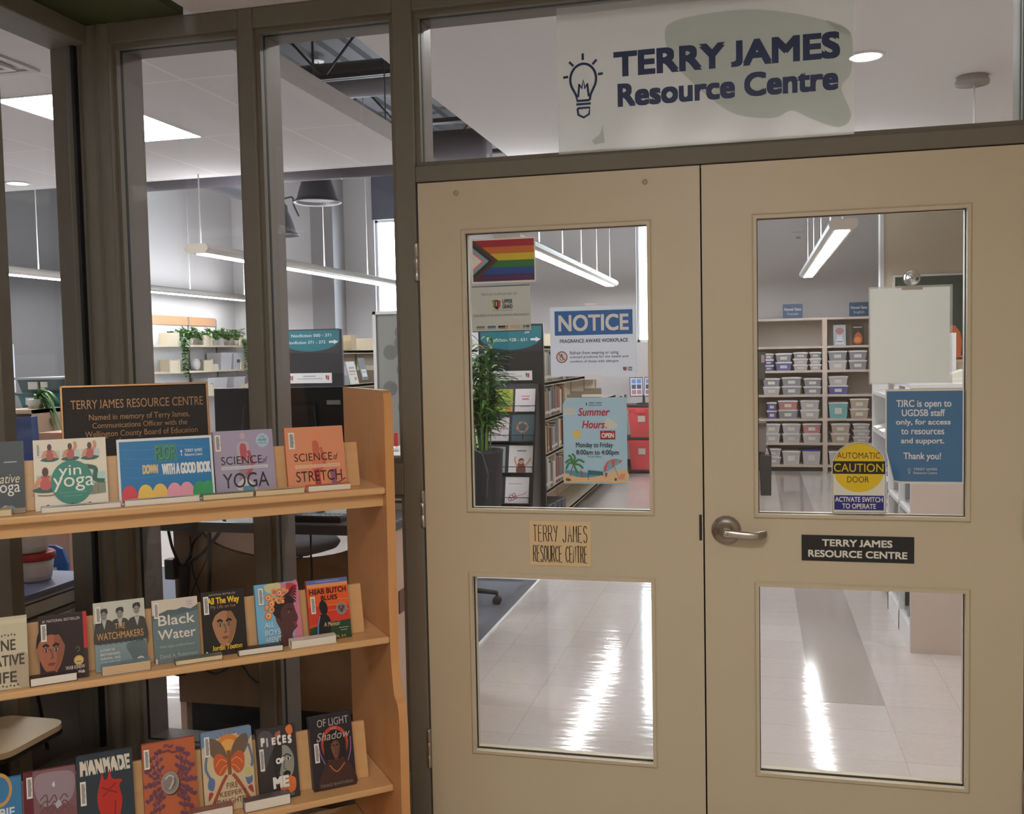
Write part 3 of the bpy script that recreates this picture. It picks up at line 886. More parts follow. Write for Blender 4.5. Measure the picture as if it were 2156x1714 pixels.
c.text('AUTOMATIC', 10, 14.5, 89, 22.8, ink(74, 54, 16)); c.text('CAUTION', 4, 30, 95, 41.4, ink(216, 186, 26), bold=.005); c.text('DOOR', 28.5, 48, 68.5, 56.2, ink(74, 54, 16))
c.rect(4.5, 74.5, 95.5, 95, ink(28, 40, 128)); c.text('ACTIVATE SWITCH', 6, 76.6, 93.5, 83.6, PAPER, bold=.02); c.text('TO OPERATE', 19, 86, 81, 93, PAPER, bold=.02)
mb.build('printed_sheet', root)

# ---- blank sheet hung from a suction cup
M_BLANK = film('pale_paper_seen_from_behind', (255, 255, 252), clear=0.0, through=0.68, rough=0.5, gloss=0.02)
M_SLEEVE = film('clear_plastic_sleeve', (216, 220, 218), clear=0.72, through=0.3, rough=0.15, gloss=0.06)
root, w, h = sheet('blank_sheet', 'blank pale sheet in a clear sleeve on the right door glass', 'sheet of paper', (1829, 606), (2005.8, 597), (1834, 811), y=0.0285)
MB().box(-w / 2, 0, 0, w / 2, .0005, h, M_SLEEVE).build('clear_sleeve', root)
MB().box(-w / 2 + .004, .001, .004, w / 2 - .007, .0016, h - .006, M_BLANK).build('paper', root)
a, b = at(1898, 611, y=.0278), at(1943, 602, y=.0278)
MB().box(a.x, .0272, a.z, b.x, .0278, b.z, ink(186, 178, 160)).build('tape_strip', root, world=True)
p = at(1919.5, 585, y=0.028)
root = thing('suction_cup', 'clear suction cup on the glass above the blank sheet', 'suction cup', (p.x, 0.0255, p.z))
M_CUP = mat('clear_vinyl', (220, 220, 220), 0.08)
M_CUP.node_tree.nodes['Principled BSDF'].inputs['Transmission Weight'].default_value = 0.85
m = MB(); m.lathe([(.0235, 0), (.0225, .002), (.016, .005), (.008, .008), (.0075, .012), (.009, .014), (.006, .017), (0, .017)], (0, 0, 0), M_CUP, 28, 'y'); m.build('cup', root)
m = MB(); m.lathe([(.0235 + .0012 * math.cos(a * .5236), .001 + .0012 * math.sin(a * .5236)) for a in range(13)], (0, 0, 0), ink(150, 150, 150, 0.2), 28, 'y'); m.build('rim', root)
m = MB(); m.tube(spline([(0, .016, 0), (.010, .017, .002), (.024, .017, .003)], 6), .0012, M_STEEL); m.build('hook', root)

# ---- name plates
root, w, h = sheet('tan_nameplate', 'tan plate with tall dark hand-cut lettering on the left door', 'nameplate', (1113.8, 1097), (1243.5, 1097.7), (1116, 1190.9), y=0.0005)
mb = plate(w, h, mat('tan_plastic', (220, 194, 150), 0.5), 0.0025); mb.build('plate', root, bevel=.0004)
c = Card(w, h, MB(), y=-.0002); BR = ink(48, 40, 30)
STR = {'T': [[(0, 0), (10, 0)], [(4.5, 0), (5, 20)]], 'E': [[(9, 0), (0, 0), (.5, 20), (10, 20)], [(0, 9.5), (8, 9.5)]], 'R': [[(0, 20), (0, 0), (6, 0), (9, 3), (9, 7), (6, 10), (0, 10)], [(5, 10), (10, 20)]], 'Y': [[(0, 0), (5, 9)], [(10, 0), (4.5, 20)]], 'J': [[(8, 0), (8, 16), (6, 20), (2, 20), (0, 16)]], 'A': [[(0, 20), (5, 0), (10, 20)], [(2, 12), (8, 12)]], 'M': [[(0, 20), (1, 0), (5, 14), (9, 0), (10, 20)]], 'S': [[(9, 3), (6, 0), (3, 0), (0, 4), (2, 8), (8, 11), (9.5, 15), (7, 20), (3, 20), (0, 17)]], 'O': [[(4, 0), (1, 3), (0, 10), (1, 17), (5, 20), (9, 17), (10, 10), (9, 3), (4, 0)]], 'U': [[(0, 0), (0, 15), (3, 20), (7, 20), (10, 15), (10, 0)]], 'C': [[(9, 3), (6, 0), (2, 2), (0, 10), (2, 18), (6, 20), (10, 17)]], 'N': [[(0, 20), (0, 0), (9, 20), (9, 0)]]}
def hand(s, u0, u1, v0, v1):
    n = sum(1.0 if ch != ' ' else .8 for ch in s); cw = (u1 - u0) / n; x = u0
    for ch in s:
        if ch == ' ': x += cw * .8; continue
        for st_ in STR[ch]: c.line([(x + cw * .08 + p[0] / 10 * cw * .72, v0 + p[1] / 20 * (v1 - v0)) for p in st_], 1.9, BR)
        x += cw
hand('TERRY JAMES', 6, 96, 10, 46); hand('RESOURCE CENTRE', 6, 95, 55, 91)
c.mb.build('lettering', root)
root, w, h = sheet('black_nameplate', 'black plate with white capital lettering on the right door', 'nameplate', (1687.6, 1126.2), (1925, 1131), (1687.6, 1180.3), y=0.0005)
mb = plate(w, h, mat('black_engraving_plastic', (24, 26, 30), 0.4), 0.0025); mb.build('plate', root, bevel=.0005)
c = Card(w, h, MB(), y=-.0002)
c.text('TERRY JAMES', 18.5, 15, 81, 42, PAPER, bold=.035); c.text('RESOURCE CENTRE', 6, 57.5, 94, 84.5, PAPER, bold=.035)
c.mb.build('lettering', root)

# =================================================================== LIGHT FITTINGS OF THE RESOURCE ROOM
E_TUBE = emitter('fluorescent_lens', LAMP_RGB, TUBE_STRENGTH)
E_UP = emitter('fluorescent_uplight', LAMP_RGB, 16.0)
E_PANEL = emitter('panel_diffuser', LAMP_RGB, PANEL_STRENGTH)
E_SPOT = emitter('downlight_lens', (1.0, 0.96, 0.90), 12.0)
M_FIX = mat('fixture_enamel', (214, 208, 202), 0.4)
M_WIRE = mat('pale_suspension_wire', (214, 214, 214), 0.4)
ZF = 2.42
def linear_fixture(x, y0, y1, label):
    root = thing('linear_pendant_light', label, 'light fixture', (x, y0, ZF), group='suspended fluorescent fixtures')
    L = y1 - y0
    prof = [(-.058, 0.0), (-.070, .002), (-.094, .018), (-.100, .036), (-.096, .056), (-.082, .072), (.082, .072), (.096, .056), (.100, .036), (.094, .018), (.070, .002), (.058, 0.0)]
    m = MB(); m.prism(prof, 'y', 0, L, M_FIX); m.build('housing', root)
    for yy in (-.012, L):
        m = MB(); m.prism([(a * 1.03, b * 1.05 - .002) for a, b in prof], 'y', yy, yy + .012, mat('fixture_end_cap', (196, 186, 172), 0.5)); m.build('end_cap', root)
    MB().box(-.06, .06, .071, .06, L - .06, .0745, E_UP).build('uplight_lens', root)
    n = max(1, round(L / 1.2)); s = (L - .1) / n
    for k in range(n):
        m = MB(); m.box(-.046, .05 + k * s + .02, -.006, .046, .05 + (k + 1) * s - .02, .001, E_TUBE); m.build('lens', root)
    for k in range(n + 1):
        yy = .06 + k * (L - .12) / n
        m = MB(); m.tube([(0, yy, .07), (0, yy, ZD + .03 - ZF)], .0055, M_WIRE, 6); w_ = m.build('suspension_wire', root)
        m = MB(); m.lathe([(0, 0), (.062, .0), (.062, .022), (0, .024)], (0, yy, ZD - ZF - .024), M_WHITEMETAL, 18); m.build('canopy', w_)
    return root
linear_fixture(-5.80, 4.25, 6.35, 'long hanging tube light seen through the left glass wall')
linear_fixture(-6.10, 7.0, 9.95, 'long hanging tube light over the plant shelves')
linear_fixture(-3.22, 3.95, 9.9, 'long hanging tube light crossing both sidelights')
linear_fixture(-0.74, 4.2, 9.7, 'long hanging tube light seen through the left door')
linear_fixture(1.70, 4.45, 9.4, 'long hanging tube light seen through the right door')
def ceiling_panel(x0, y0, label):
    root = thing('ceiling_panel_light', label, 'ceiling light', (x0, y0, 3.05), group='flat light panels in the tiled ceiling')
    m = MB()
    for a in ((0, 0, .61, .018), (0, 1.202, .61, 1.22), (0, .018, .018, 1.202), (.592, .018, .61, 1.202)): m.box(a[0], a[1], -.006, a[2], a[3], .004, M_WHITEMETAL)
    m.build('frame', root)
    MB().box(.018, .018, -.004, .592, 1.202, .001, E_PANEL).build('diffuser', root)
ceiling_panel(-3.07, 1.63, 'bright flat light panel in the tiled ceiling behind the left sidelight')
ceiling_panel(-5.51, -0.81, 'bright flat light panel in the ceiling beyond the left glass wall')  # added out of view to raise the light level of the room
def downlight(p, label):
    root = thing('downlight', label, 'ceiling light', p, group='round recessed downlights')
    m = MB(); m.lathe([(.098, .0), (.098, -.006), (.080, -.008), (.078, .002)], (0, 0, 0), M_WHITEMETAL, 28); m.build('trim_ring', root)
    m = MB(); m.lathe([(.078, -.004), (0, -.004)], (0, 0, 0), E_SPOT, 28); m.build('lens', root)
    ld = bpy.data.lights.new('downlight_lamp', 'AREA'); ld.shape = 'DISK'; ld.size = .15; ld.energy = 13; ld.color = (1.0, .98, .97)
    lo = bpy.data.objects.new('downlight_lamp', ld); COL.objects.link(lo); lo.location = (p[0], p[1], p[2] - .012); lo.parent = None
downlight((-4.78, 3.86, 3.05), 'round recessed downlight seen through the left glass wall')
downlight((1.63, 2.31, 3.05), 'round recessed downlight seen through the transom')
for x, y, nm in ((.15, 1.0, 'left'), (1.63, 1.0, 'middle'), (3.1, 1.0, 'right')): downlight((x, y, 3.05), '%s one of the recessed downlights just inside the doors' % nm)  # extra downlights out of view, added to light the area near the entrance
root = thing('hanging_canopy', 'round grey ceiling canopy with a thin cord seen through the transom', 'light fixture', (2.25, 2.90, 3.05))
m = MB(); m.lathe([(0, 0), (.082, 0), (.078, -.012), (.090, -.028), (.088, -.045), (0, -.047)], (0, 0, 0), mat('canopy_grey', (150, 142, 136), 0.5), 28); m.build('canopy', root)
m = MB(); m.tube([(.01, 0, -.04), (.012, 0, -.52)], .005, M_WIRE, 6); m.build('cord', root)
m = MB(); m.lathe([(0.0, -.62), (.10, -.62), (.11, -.60), (.06, -.53), (0, -.515)], (.012, 0, 0), mat('canopy_grey', (150, 140, 132)), 20); m.build('lamp_shade', root)
# air vent
root = thing('ceiling_vent', 'square louvred air vent in the ceiling beyond the left glass wall', 'vent', (-2.72, 0.95, 3.05))
for k in range(4):
    a = .30 - k * .075
    m = MB(); b = a - .035
    for q in ((-a, -a, a, -b), (-a, b, a, a), (-a, -b, -b, b), (b, -b, a, b)): m.box(q[0], q[1], -.012 - .008 * k, q[2], q[3], -.002 - .004 * k, mat('vent_enamel', (196, 192, 190), 0.5))
    m.build('louvre', root)
# dome lamps
M_DOME = mat('dark_spun_metal', (96, 94, 100), 0.4, metal=0.3)
def dome(x, y, z, label):
    root = thing('dome_lamp', label, 'pendant lamp', (x, y, z), group='dark industrial dome lamps')
    m = MB(); m.lathe([(.19, .03), (.215, .012), (.228, 0), (.222, -.006), (.205, .006), (.185, .035), (.165, .10), (.13, .20), (.10, .262), (.06, .268), (0, .27)], (0, 0, 0), M_DOME, 32)
    m.lathe([(.19, .03), (.172, .10), (.137, .20), (.105, .27), (.10, .33), (.075, .36), (.05, .365), (.05, .44), (.02, .45), (0, .45)], (0, 0, 0), M_DOME, 32); m.build('shade', root)
    m = MB(); m.lathe([(.19, .028), (.12, .022), (0, .018)], (0, 0, 0), mat('dome_lens', (128, 126, 124), 0.3), 28); m.build('lens', root)
    m = MB(); m.tube([(0, 0, .44), (0, 0, ZD - z)], .012, M_DOME, 8); m.build('stem', root)
    m = MB(); m.tube(spline([(.04, 0, .40), (.17, 0, .42), (.19, 0, .33), (.25, 0, .2)], 5), .010, M_DOME, 6); m.build('cable', root)
dome(-2.89, 5.5, 3.02, 'dark dome lamp high in the sidelight next to the doors')
dome(-4.20, 7.3, 2.98, 'second dark dome lamp half hidden behind the mullion')
# roof structure
def truss(y, label):
    root = thing('roof_truss', label, 'roof truss', (0, y, 0), group='open web roof trusses')
    zb = 4.07
    for a, b in ((zb, zb + .05), (4.50, 4.55)):
        m = MB()
        m.box(XL, -.045, a, XR, -.008, a + .008, M_DARKMETAL); m.box(XL, .008, a, XR, .045, a + .008, M_DARKMETAL)
        m.box(XL, -.012, a, XR, -.006, b, M_DARKMETAL); m.box(XL, .006, a, XR, .012, b, M_DARKMETAL); m.build('chord', root)
    m = MB(); x = XL; up = True
    while x < XR - .4:
        m.tube([(x, 0, zb + .03 if up else 4.52), (x + .38, 0, 4.52 if up else zb + .03)], .012, M_DARKMETAL, 6)
        x += .38; up = not up
    m.build('web_bars', root)
for i, y in enumerate((0.9, 2.45, 5.3, 7.2, 8.9)):
    truss(y, ['open web truss nearest the entrance', 'second open web truss from the entrance', 'open web truss just beyond the tiled ceiling', 'open web truss past the dome lamp', 'open web truss nearest the far wall'][i])
root = thing('air_duct', 'large round grey duct crossing between the roof trusses', 'duct', (0, 5.85, 4.22))
m = MB(); m.lathe([(.17, XL + .01), (.17, .9), (0, .9)], (0, 0, 0), mat('duct_paint', (84, 80, 88), 0.5), 24, 'x'); m.build('duct_tube', root)
for x in (-4.5, -3.0, -1.5, 0): MB().lathe([(.176, x), (.176, x + .03)], (0, 0, 0), mat('duct_band', (70, 66, 74)), 24, 'x').build('joint_band', root)
root = thing('supply_duct', 'lower round duct along the edge of the tiled ceiling', 'duct', (0, 5.0, 3.30))
m = MB(); m.lathe([(0, -4.7), (.16, -4.7), (.17, -4.6), (.17, -1.1), (0, -1.1)], (0, 0, 0), mat('duct_paint', (112, 108, 116)), 24, 'x'); m.build('duct_tube', root)
for x in (-4.0, -2.0): MB().tube([(x, 0, .16), (x, 0, ZD - 3.30)], .006, M_DARKMETAL, 6).build('hanger', root)
struct('trim_6', MB().box(-5.04, 9.9, 0, -4.70, YB, ZD, mat('pilaster_grey', (150, 147, 150), 0.75)), 'square grey pilaster on the far wall', 'pilaster')
root = thing('vertical_duct', 'short thick duct hanging beyond the end of the tiled ceiling', 'duct', (-4.9, 6.4, 3.72))
m = MB(); m.lathe([(0, 0), (.20, 0), (.23, .08), (.23, 1.9), (0, 1.9)], (0, 0, 0), mat('duct_paint', (112, 108, 116)), 24, 'y'); m.build('duct_tube', root)
for y in (.4, 1.5): MB().tube([(0, y, .22), (0, y, ZD - 3.72)], .006, M_DARKMETAL, 6).build('hanger', root)

# =================================================================== WORKSTATION BEHIND THE SIDELIGHTS
M_DESKTOP = mat('charcoal_desktop', (72, 70, 72), 0.4)
M_MODESTY = mat('brown_laminate', (128, 98, 70), 0.5, noise=(8, .05))
M_PINK = mat('rosy_beige_laminate', (204, 172, 152), 0.5)
M_CABLE = mat('black_cable', (22, 20, 22), 0.5)
DX0, DX1, DY0, DY1, DZ = -1.285, -0.305, 0.42, 1.30, 0.925
root = thing('workstation_desk', 'workstation desk with brown scalloped front panel behind the sidelights', 'desk', ((DX0 + DX1) / 2, .85, 0))
MB().box(DX0, DY0 - .02, DZ - .042, DX1 + .01, DY1, DZ, M_DESKTOP).build('desktop', root, True, bevel=.006)
sc_ = [(DX0 + .01, .145), (DX1 - .03, .145), (DX1 - .03, .884), (-.40, .884)]
sc_ += [(-.78 + .37 * math.cos(R(a)), .882 - .118 * math.sin(R(a))) for a in range(8, 173, 8)]
sc_ += [(-1.155, .884), (DX0 + .01, .884)]
MB().prism(sc_, 'y', .50, .522, M_MODESTY).build('modesty_panel', root, True)
MB().box(DX0 + .04, .54, 0, DX1 - .04, .57, .145, M_BLACKPL).build('plinth', root, True)
sp_ = MB().box(DX1 - .028, .46, 0, DX1, DY1 - .02, DZ - .042, M_PINK).build('side_panel', root, True)
a = at(845, 1265, x=DX1)
MB().box(DX1, a.y - .03, a.z - .045, DX1 + .004, a.y + .03, a.z + .045, mat('brown_grommet_cover', (104, 56, 44), 0.5)).build('outlet_cover', root, True)
MB().box(DX0, .52, 0, DX0 + .028, DY1 - .02, DZ - .042, M_PINK).build('side_panel', root, True)
root = thing('computer_monitor', 'black monitor seen from behind on the workstation desk', 'monitor', (-.82, .62, DZ))
MB().box(-1.125, .60, 1.115, -.52, .628, 1.452, M_BLACKPL).build('screen_housing', root, True, bevel=.006)
m = MB(); m.hexa([(-1.0, .575, 1.17), (-.64, .575, 1.17), (-.64, .60, 1.15), (-1.0, .60, 1.15)], [(-.98, .58, 1.37), (-.66, .58, 1.37), (-.66, .60, 1.39), (-.98, .60, 1.39)], M_BLACKPL); m.build('rear_cover', root, True, bevel=.004)
MB().box(-.87, .60, DZ + .01, -.77, .64, 1.16, M_BLACKPL).build('stand', root, True, bevel=.004)
MB().box(-.95, .55, DZ, -.69, .72, DZ + .012, M_BLACKPL).build('stand_base', root, True, bevel=.004)
c = Card(.06, .018, MB()); c.rect(0, 0, 100, 100, ink(150, 150, 146)); lb = c.mb.build('painted_reflection', root); lb.location = Vector((-.585 + .82, .5995 - .62, 1.38 - DZ))  # pale rectangle painting a reflection on the monitor back
root = thing('computer_keyboard', 'dark keyboard and mouse pad on the workstation desk', 'keyboard', (-.62, .52, DZ))
m = MB(); m.hexa([(-.80, .44, DZ), (-.50, .44, DZ), (-.50, .56, DZ), (-.80, .56, DZ)], [(-.80, .44, DZ + .022), (-.50, .44, DZ + .022), (-.50, .56, DZ + .012), (-.80, .56, DZ + .012)], M_BLACKPL); m.build('key_tray', root, True, bevel=.002)
m = MB()
for i in range(14):
    for j in range(5): m.box(-.79 + i * .0205, .446 + j * .022, DZ + .02, -.773 + i * .0205, .464 + j * .022, DZ + .0255 - j * .0019, mat('key_cap', (52, 52, 54), 0.5))
m.build('keys', root, True)
root = thing('computer_mouse', 'small grey mouse near the desk edge behind the bookcase', 'mouse', (-.42, .50, DZ))
m = MB(); m.ball((0, 0, .014), .032, ink(96, 96, 98), 14, .45); m.build('mouse_body', root)
m = MB(); m.tube(spline([(0, .03, .014), (.02, .10, .006), (-.05, .16, .006), (-.16, .18, .006)], 6), .0022, M_CABLE, 6); m.build('cord', root)
root = thing('paper_stack', 'stack of papers and folders at the right end of the workstation desk', 'papers', (-.40, .86, DZ))
for k, (colr, dx, hh) in enumerate((((202, 190, 170), 0, .028), ((88, 74, 66), .01, .012), ((226, 220, 214), -.006, .012), ((60, 60, 66), .014, .006))):
    z0 = DZ + (0, .028, .040, .052)[k]
    MB().box(-.49 + dx, .78, z0, -.335 + dx, 1.0, z0 + hh, ink(*colr)).build('folder', root, True)
# cables hanging behind the desk, in front of the brown panel
def cable(pts, r, label, n=7):
    o = MB().tube(spline(pts, n), r, M_CABLE, 6).build('power_cable')
    return tag(o, label, 'cable', 'cables hanging behind the workstation')
def dk(px, py, y=.47): return at(px, py, y=y)
cable([dk(475, 1085, .44), dk(462, 1120, .46), dk(430, 1160), dk(398, 1185), dk(388, 1215), dk(384, 1280)], .0075, 'thick black cable slanting down left behind the desk')
cable([dk(435, 1112, .46), dk(408, 1140), dk(400, 1170), dk(391, 1190), dk(386, 1240), dk(380, 1300)], .007, 'black cable joining the dark bundle below the desk')
cable([dk(352, 1105, .44), dk(362, 1150, .46), dk(376, 1185, .465), dk(384, 1205, .468), dk(388, 1290)], .006, 'black cable running past the power adapter')
cable([dk(440, 1110, .45), dk(441, 1160), dk(440, 1230), dk(438, 1300)], .009, 'straight black cable hanging under the scallop')
cable([dk(437, 1112, .455), dk(436, 1170), dk(424, 1200), dk(412, 1228), dk(404, 1262), dk(418, 1330)], .003, 'thin loose cable crossing itself below the desk')
cable([dk(400, 1130, .455), dk(404, 1190), dk(412, 1222), dk(424, 1256), dk(440, 1300)], .003, 'thin loose cable crossing the other way below the desk')
cable([dk(654, 1110, .44), dk(655, 1170, .46), dk(656, 1230), dk(640, 1330, .475), dk(600, 1420, .478)], .004, 'single thin cable hanging right of the mullion')
cable([dk(420, 1405), dk(455, 1418), dk(490, 1398), dk(505, 1395), dk(530, 1428), dk(560, 1446)], .0045, 'loose cable drooping low across the brown panel')
root = thing('power_adapter', 'black power adapter hanging at the left end of the desk', 'power adapter', dk(364, 1200, .455))
p = dk(364, 1195, .455)
MB().box(p.x - .022, p.y - .03, p.z - .045, p.x + .024, p.y + .012, p.z + .04, M_BLACKPL).build('adapter_body', root, True, bevel=.006)
root = thing('cable_sleeve', 'dark bundled cable sleeve hanging below the desk', 'cable sleeve', dk(386, 1260))
m = MB(); m.tube(spline([dk(388, 1190), dk(387, 1230), dk(383, 1290), dk(380, 1420)], 6), .024, mat('brown_mesh_sleeve', (48, 34, 32), .8), 10); m.build('sleeve', root, True)

# =================================================================== OFFICE CHAIRS
M_FABRIC = mat('dark_grey_fabric', (52, 52, 56), 0.9)
def office_chair(x, y, rz, label):
    root = thing('office_chair', label, 'office chair', (x, y, 0), (0, 0, rz), group='dark office chairs')
    m = MB()
    for k in range(5):
        a = k * 2 * math.pi / 5
        m.tube([(0, 0, .105), (.16 * math.cos(a), .16 * math.sin(a), .092), (.285 * math.cos(a), .285 * math.sin(a), .078)], .021, M_BLACKPL, 8, .015)
    m.lathe([(0, .07), (.04, .07), (.036, .16), (.028, .17), (.028, .40), (.10, .415), (.10, .43), (0, .43)], (0, 0, 0), M_BLACKPL, 16); m.build('base', root)
    for k in range(5):
        a = k * 2 * math.pi / 5; cx, cy = .285 * math.cos(a), .285 * math.sin(a)
        m = MB()
        for s in (-.017, .017): m.lathe([(0, s - .009), (.024, s - .009), (.029, s), (.024, s + .009), (0, s + .009)], (cx, cy, .029), M_BLACKPL, 16, 'y')
        m.tube([(cx, cy, .03), (cx, cy, .085)], .008, M_BLACKPL, 8); m.build('castor', root)
    m = MB(); m.lathe([(0, .43), (.17, .435), (.235, .455), (.25, .48), (.23, .505), (.12, .512), (0, .508)], (0, 0, 0), M_FABRIC, 28); m.build('seat', root)
    m = MB(); m.prism([(-.20, .62), (-.15, .58), (.15, .58), (.20, .62), (.215, .80), (.18, .93), (.10, .97), (-.10, .97), (-.18, .93), (-.215, .80)], 'y', .21, .26, M_FABRIC); m.build('backrest', root, bevel=.015)
    m = MB(); m.tube(spline([(0, .05, .43), (0, .24, .44), (0, .28, .55), (0, .262, .75)], 5), .018, M_BLACKPL, 8); m.build('back_support', root)
office_chair(-.79, 2.76, R(8), 'dark office chair whose castors show through the lower left door glass')
office_chair(-1.56, 2.20, R(200), 'dark office chair seen through the scallop of the desk panel')

# carpet tile area behind the left door
M_CARPET = mat('blue_grey_carpet', (104, 106, 116), 0.95, noise=(160, .25), bump=(300, .4, .002))
o = MB().box(-4.6, 1.75, 0, -.395, 3.47, .006, M_CARPET).build('carpet'); tag(o, 'blue grey carpet with dark border on the tile floor', 'carpet')
m = MB(); m.box(-.395, 1.75, 0, -.378, 3.487, .009, M_WHITEMETAL); m.box(-4.6, 3.47, 0, -.395, 3.487, .009, M_WHITEMETAL); m.build('edge_strip', o)
m = MB(); m.box(-.475, 1.75, .006, -.397, 3.468, .0068, ink(66, 66, 76)); m.box(-4.6, 3.40, .006, -.475, 3.468, .0068, ink(66, 66, 76)); m.build('border', o)

# =================================================================== NONFICTION STACKS
M_STACK = mat('black_laminate', (34, 33, 36), 0.4)
M_SHELFB = mat('beige_steel_shelf', (196, 184, 164), 0.5)
M_TEAL = ink(32, 106, 116)
def end_panel(root, x0, x1, y, ztop):
    MB().box(x0, y, 0, x1, y + .03, ztop, M_STACK).build('end_panel', root, True, bevel=.002)
def stack_sign(root, x0, x1, y, z0, z1, lines, names):
    w, h = x1 - x0, z1 - z0
    c = Card(w, h, MB())
    c.mb.box(-w / 2, .0, 0, w / 2, .003, h, ink(48, 46, 54))
    pts = [(0, 5), (100, 5)] + [(50 + 50 * math.cos(R(a)), 40 + 52 * math.sin(R(a))) for a in range(10, 171, 8)]
    c.poly(pts, M_TEAL)
    for s, u0, v0, u1, v1 in lines: c.text(s, u0, v0, u1, v1, ink(206, 210, 212), bold=.012)
    c.poly([(82, 50), (90, 50), (90, 45), (98, 54), (90, 63), (90, 58), (82, 58)], ink(214, 214, 214))
    o = c.mb.build('range_sign', root); o.location = Vector(((x0 + x1) / 2, y, z0)) - root.location
def stack_note(root, x0, x1, y, z0, z1):
    w, h = x1 - x0, z1 - z0
    c = Card(w, h, MB()); c.mb.box(-w / 2, 0, 0, w / 2, .002, h, ink(214, 214, 212))
    for u in (5, 86):
        c.poly([(u, 25), (u + 3, 22), (u + 3, 70), (u + 1, 60)], ink(56, 56, 54)); c.poly([(u + 3.6, 28), (u + 8, 26), (u + 8, 66), (u + 4.5, 76)], ink(188, 68, 76))
    c.rect(36, 27, 64, 36, ink(150, 150, 152)); c.rect(22, 52, 79, 60, ink(160, 160, 162))
    o = c.mb.build('label_strip', root); o.location = Vector(((x0 + x1) / 2, y, z0)) - root.location

BOOKCOLS = [(196, 188, 170), (150, 132, 110), (96, 60, 52), (60, 72, 92), (180, 172, 160), (120, 114, 108), (42, 44, 52), (170, 120, 80), (74, 98, 84), (206, 200, 190), (140, 70, 56), (88, 92, 120)]
def spine_book(x, y, z, t, h, d, colr, label, group, face=1):
    """upright book, spine facing +x (face=1) or -x (face=-1); y is its near end"""
    root = thing('library_book', label, 'book', (x, y, z), group=group)
    MB().box(-face * d, 0.0006, 0, 0, t - .0006, h, ink(*colr)).build('cover', root)
    MB().box(-face * (d - .006), .002, h, -face * .004, t - .002, h + .0012, PAPER).build('page_block', root)
    c = MB().box(0, .002, h * .12, face * .0006, t - .002, h * .22, ink(214, 210, 200)); c.build('spine_label', root)
    return root
ORD = ['first', 'second', 'third', 'fourth', 'fifth', 'sixth', 'seventh', 'eighth', 'ninth', 'tenth', 'eleventh', 'twelfth', 'thirteenth', 'fourteenth', 'fifteenth', 'sixteenth']
CNAME = {0: 'cream', 1: 'tan', 2: 'maroon', 3: 'slate blue', 4: 'pale grey', 5: 'grey', 6: 'black', 7: 'orange brown', 8: 'green', 9: 'ivory', 10: 'rust', 11: 'violet'}
SHELVES = [.10, .40, .71, 1.02, 1.32, 1.63]
def stack(xr, w, y0, y1, label, bays):
    """double sided range; its right face at xr"""
    root = thing('library_stack', label, 'book stack', (xr - w / 2, y0, 0), group='nonfiction stacks')
    end_panel(root, xr - w - .02, xr + .005, y0 - .03, 1.82)
    L = (y1 - y0) / bays
    MB().box(xr - w / 2 - .006, y0, .1, xr - w / 2 + .006, y1, 1.66, M_SHELFB).build('back_panel', root, True)
    for b in range(bays + 1):
        yy = y0 + b * L
        MB().box(xr - w / 2 - .02, yy, 0, xr - w / 2 + .02, yy + .03, 1.68, M_SHELFB).build('upright', root, True)
    for z in SHELVES:
        m = MB()
        for b in range(bays):
            m.box(xr - w, y0 + b * L + .004, z - .022, xr, y0 + (b + 1) * L - .004, z, M_SHELFB)
            m.box(xr - .002, y0 + b * L + .004, z - .03, xr, y0 + (b + 1) * L - .004, z + .004, M_SHELFB)
            if z > .2:
                m.box(xr - w + .03, y0 + b * L + .004, z, xr - .05, y0 + b * L + .008, z + .12, M_SHELFB)
        m.build('shelf', root, True)
    return root
S2X = -0.655
stack(S2X, .54, 5.03, 9.4, 'nonfiction stack with teal sign and magazine rack seen through the left door', 5)
S1X = -2.47
stack(S1X, .52, 5.03, 9.4, 'nonfiction stack with teal sign seen through the sidelight next to the doors', 5)
for root in [o for o in COL.objects if o.name.startswith('library_stack')]:
    if root.location.x > -2:
        stack_sign(root, -1.20, -.66, 4.996, 1.585, 1.81, [('28', 72, 20, 80, 31), ('Nonfiction 628 - 631', 12, 48, 76, 60)], None)
        stack_note(root, -1.155, -.75, 4.997, 1.345, 1.425)
    else:
        stack_sign(root, -3.05, -2.485, 4.996, 1.61, 1.825, [('Nonfiction 000 - 371', 18, 20, 86, 32), ('Nonfiction 371 - 372', 10, 48, 76, 60)], None)
        stack_note(root, -3.0, -2.57, 4.997, 1.345, 1.435)
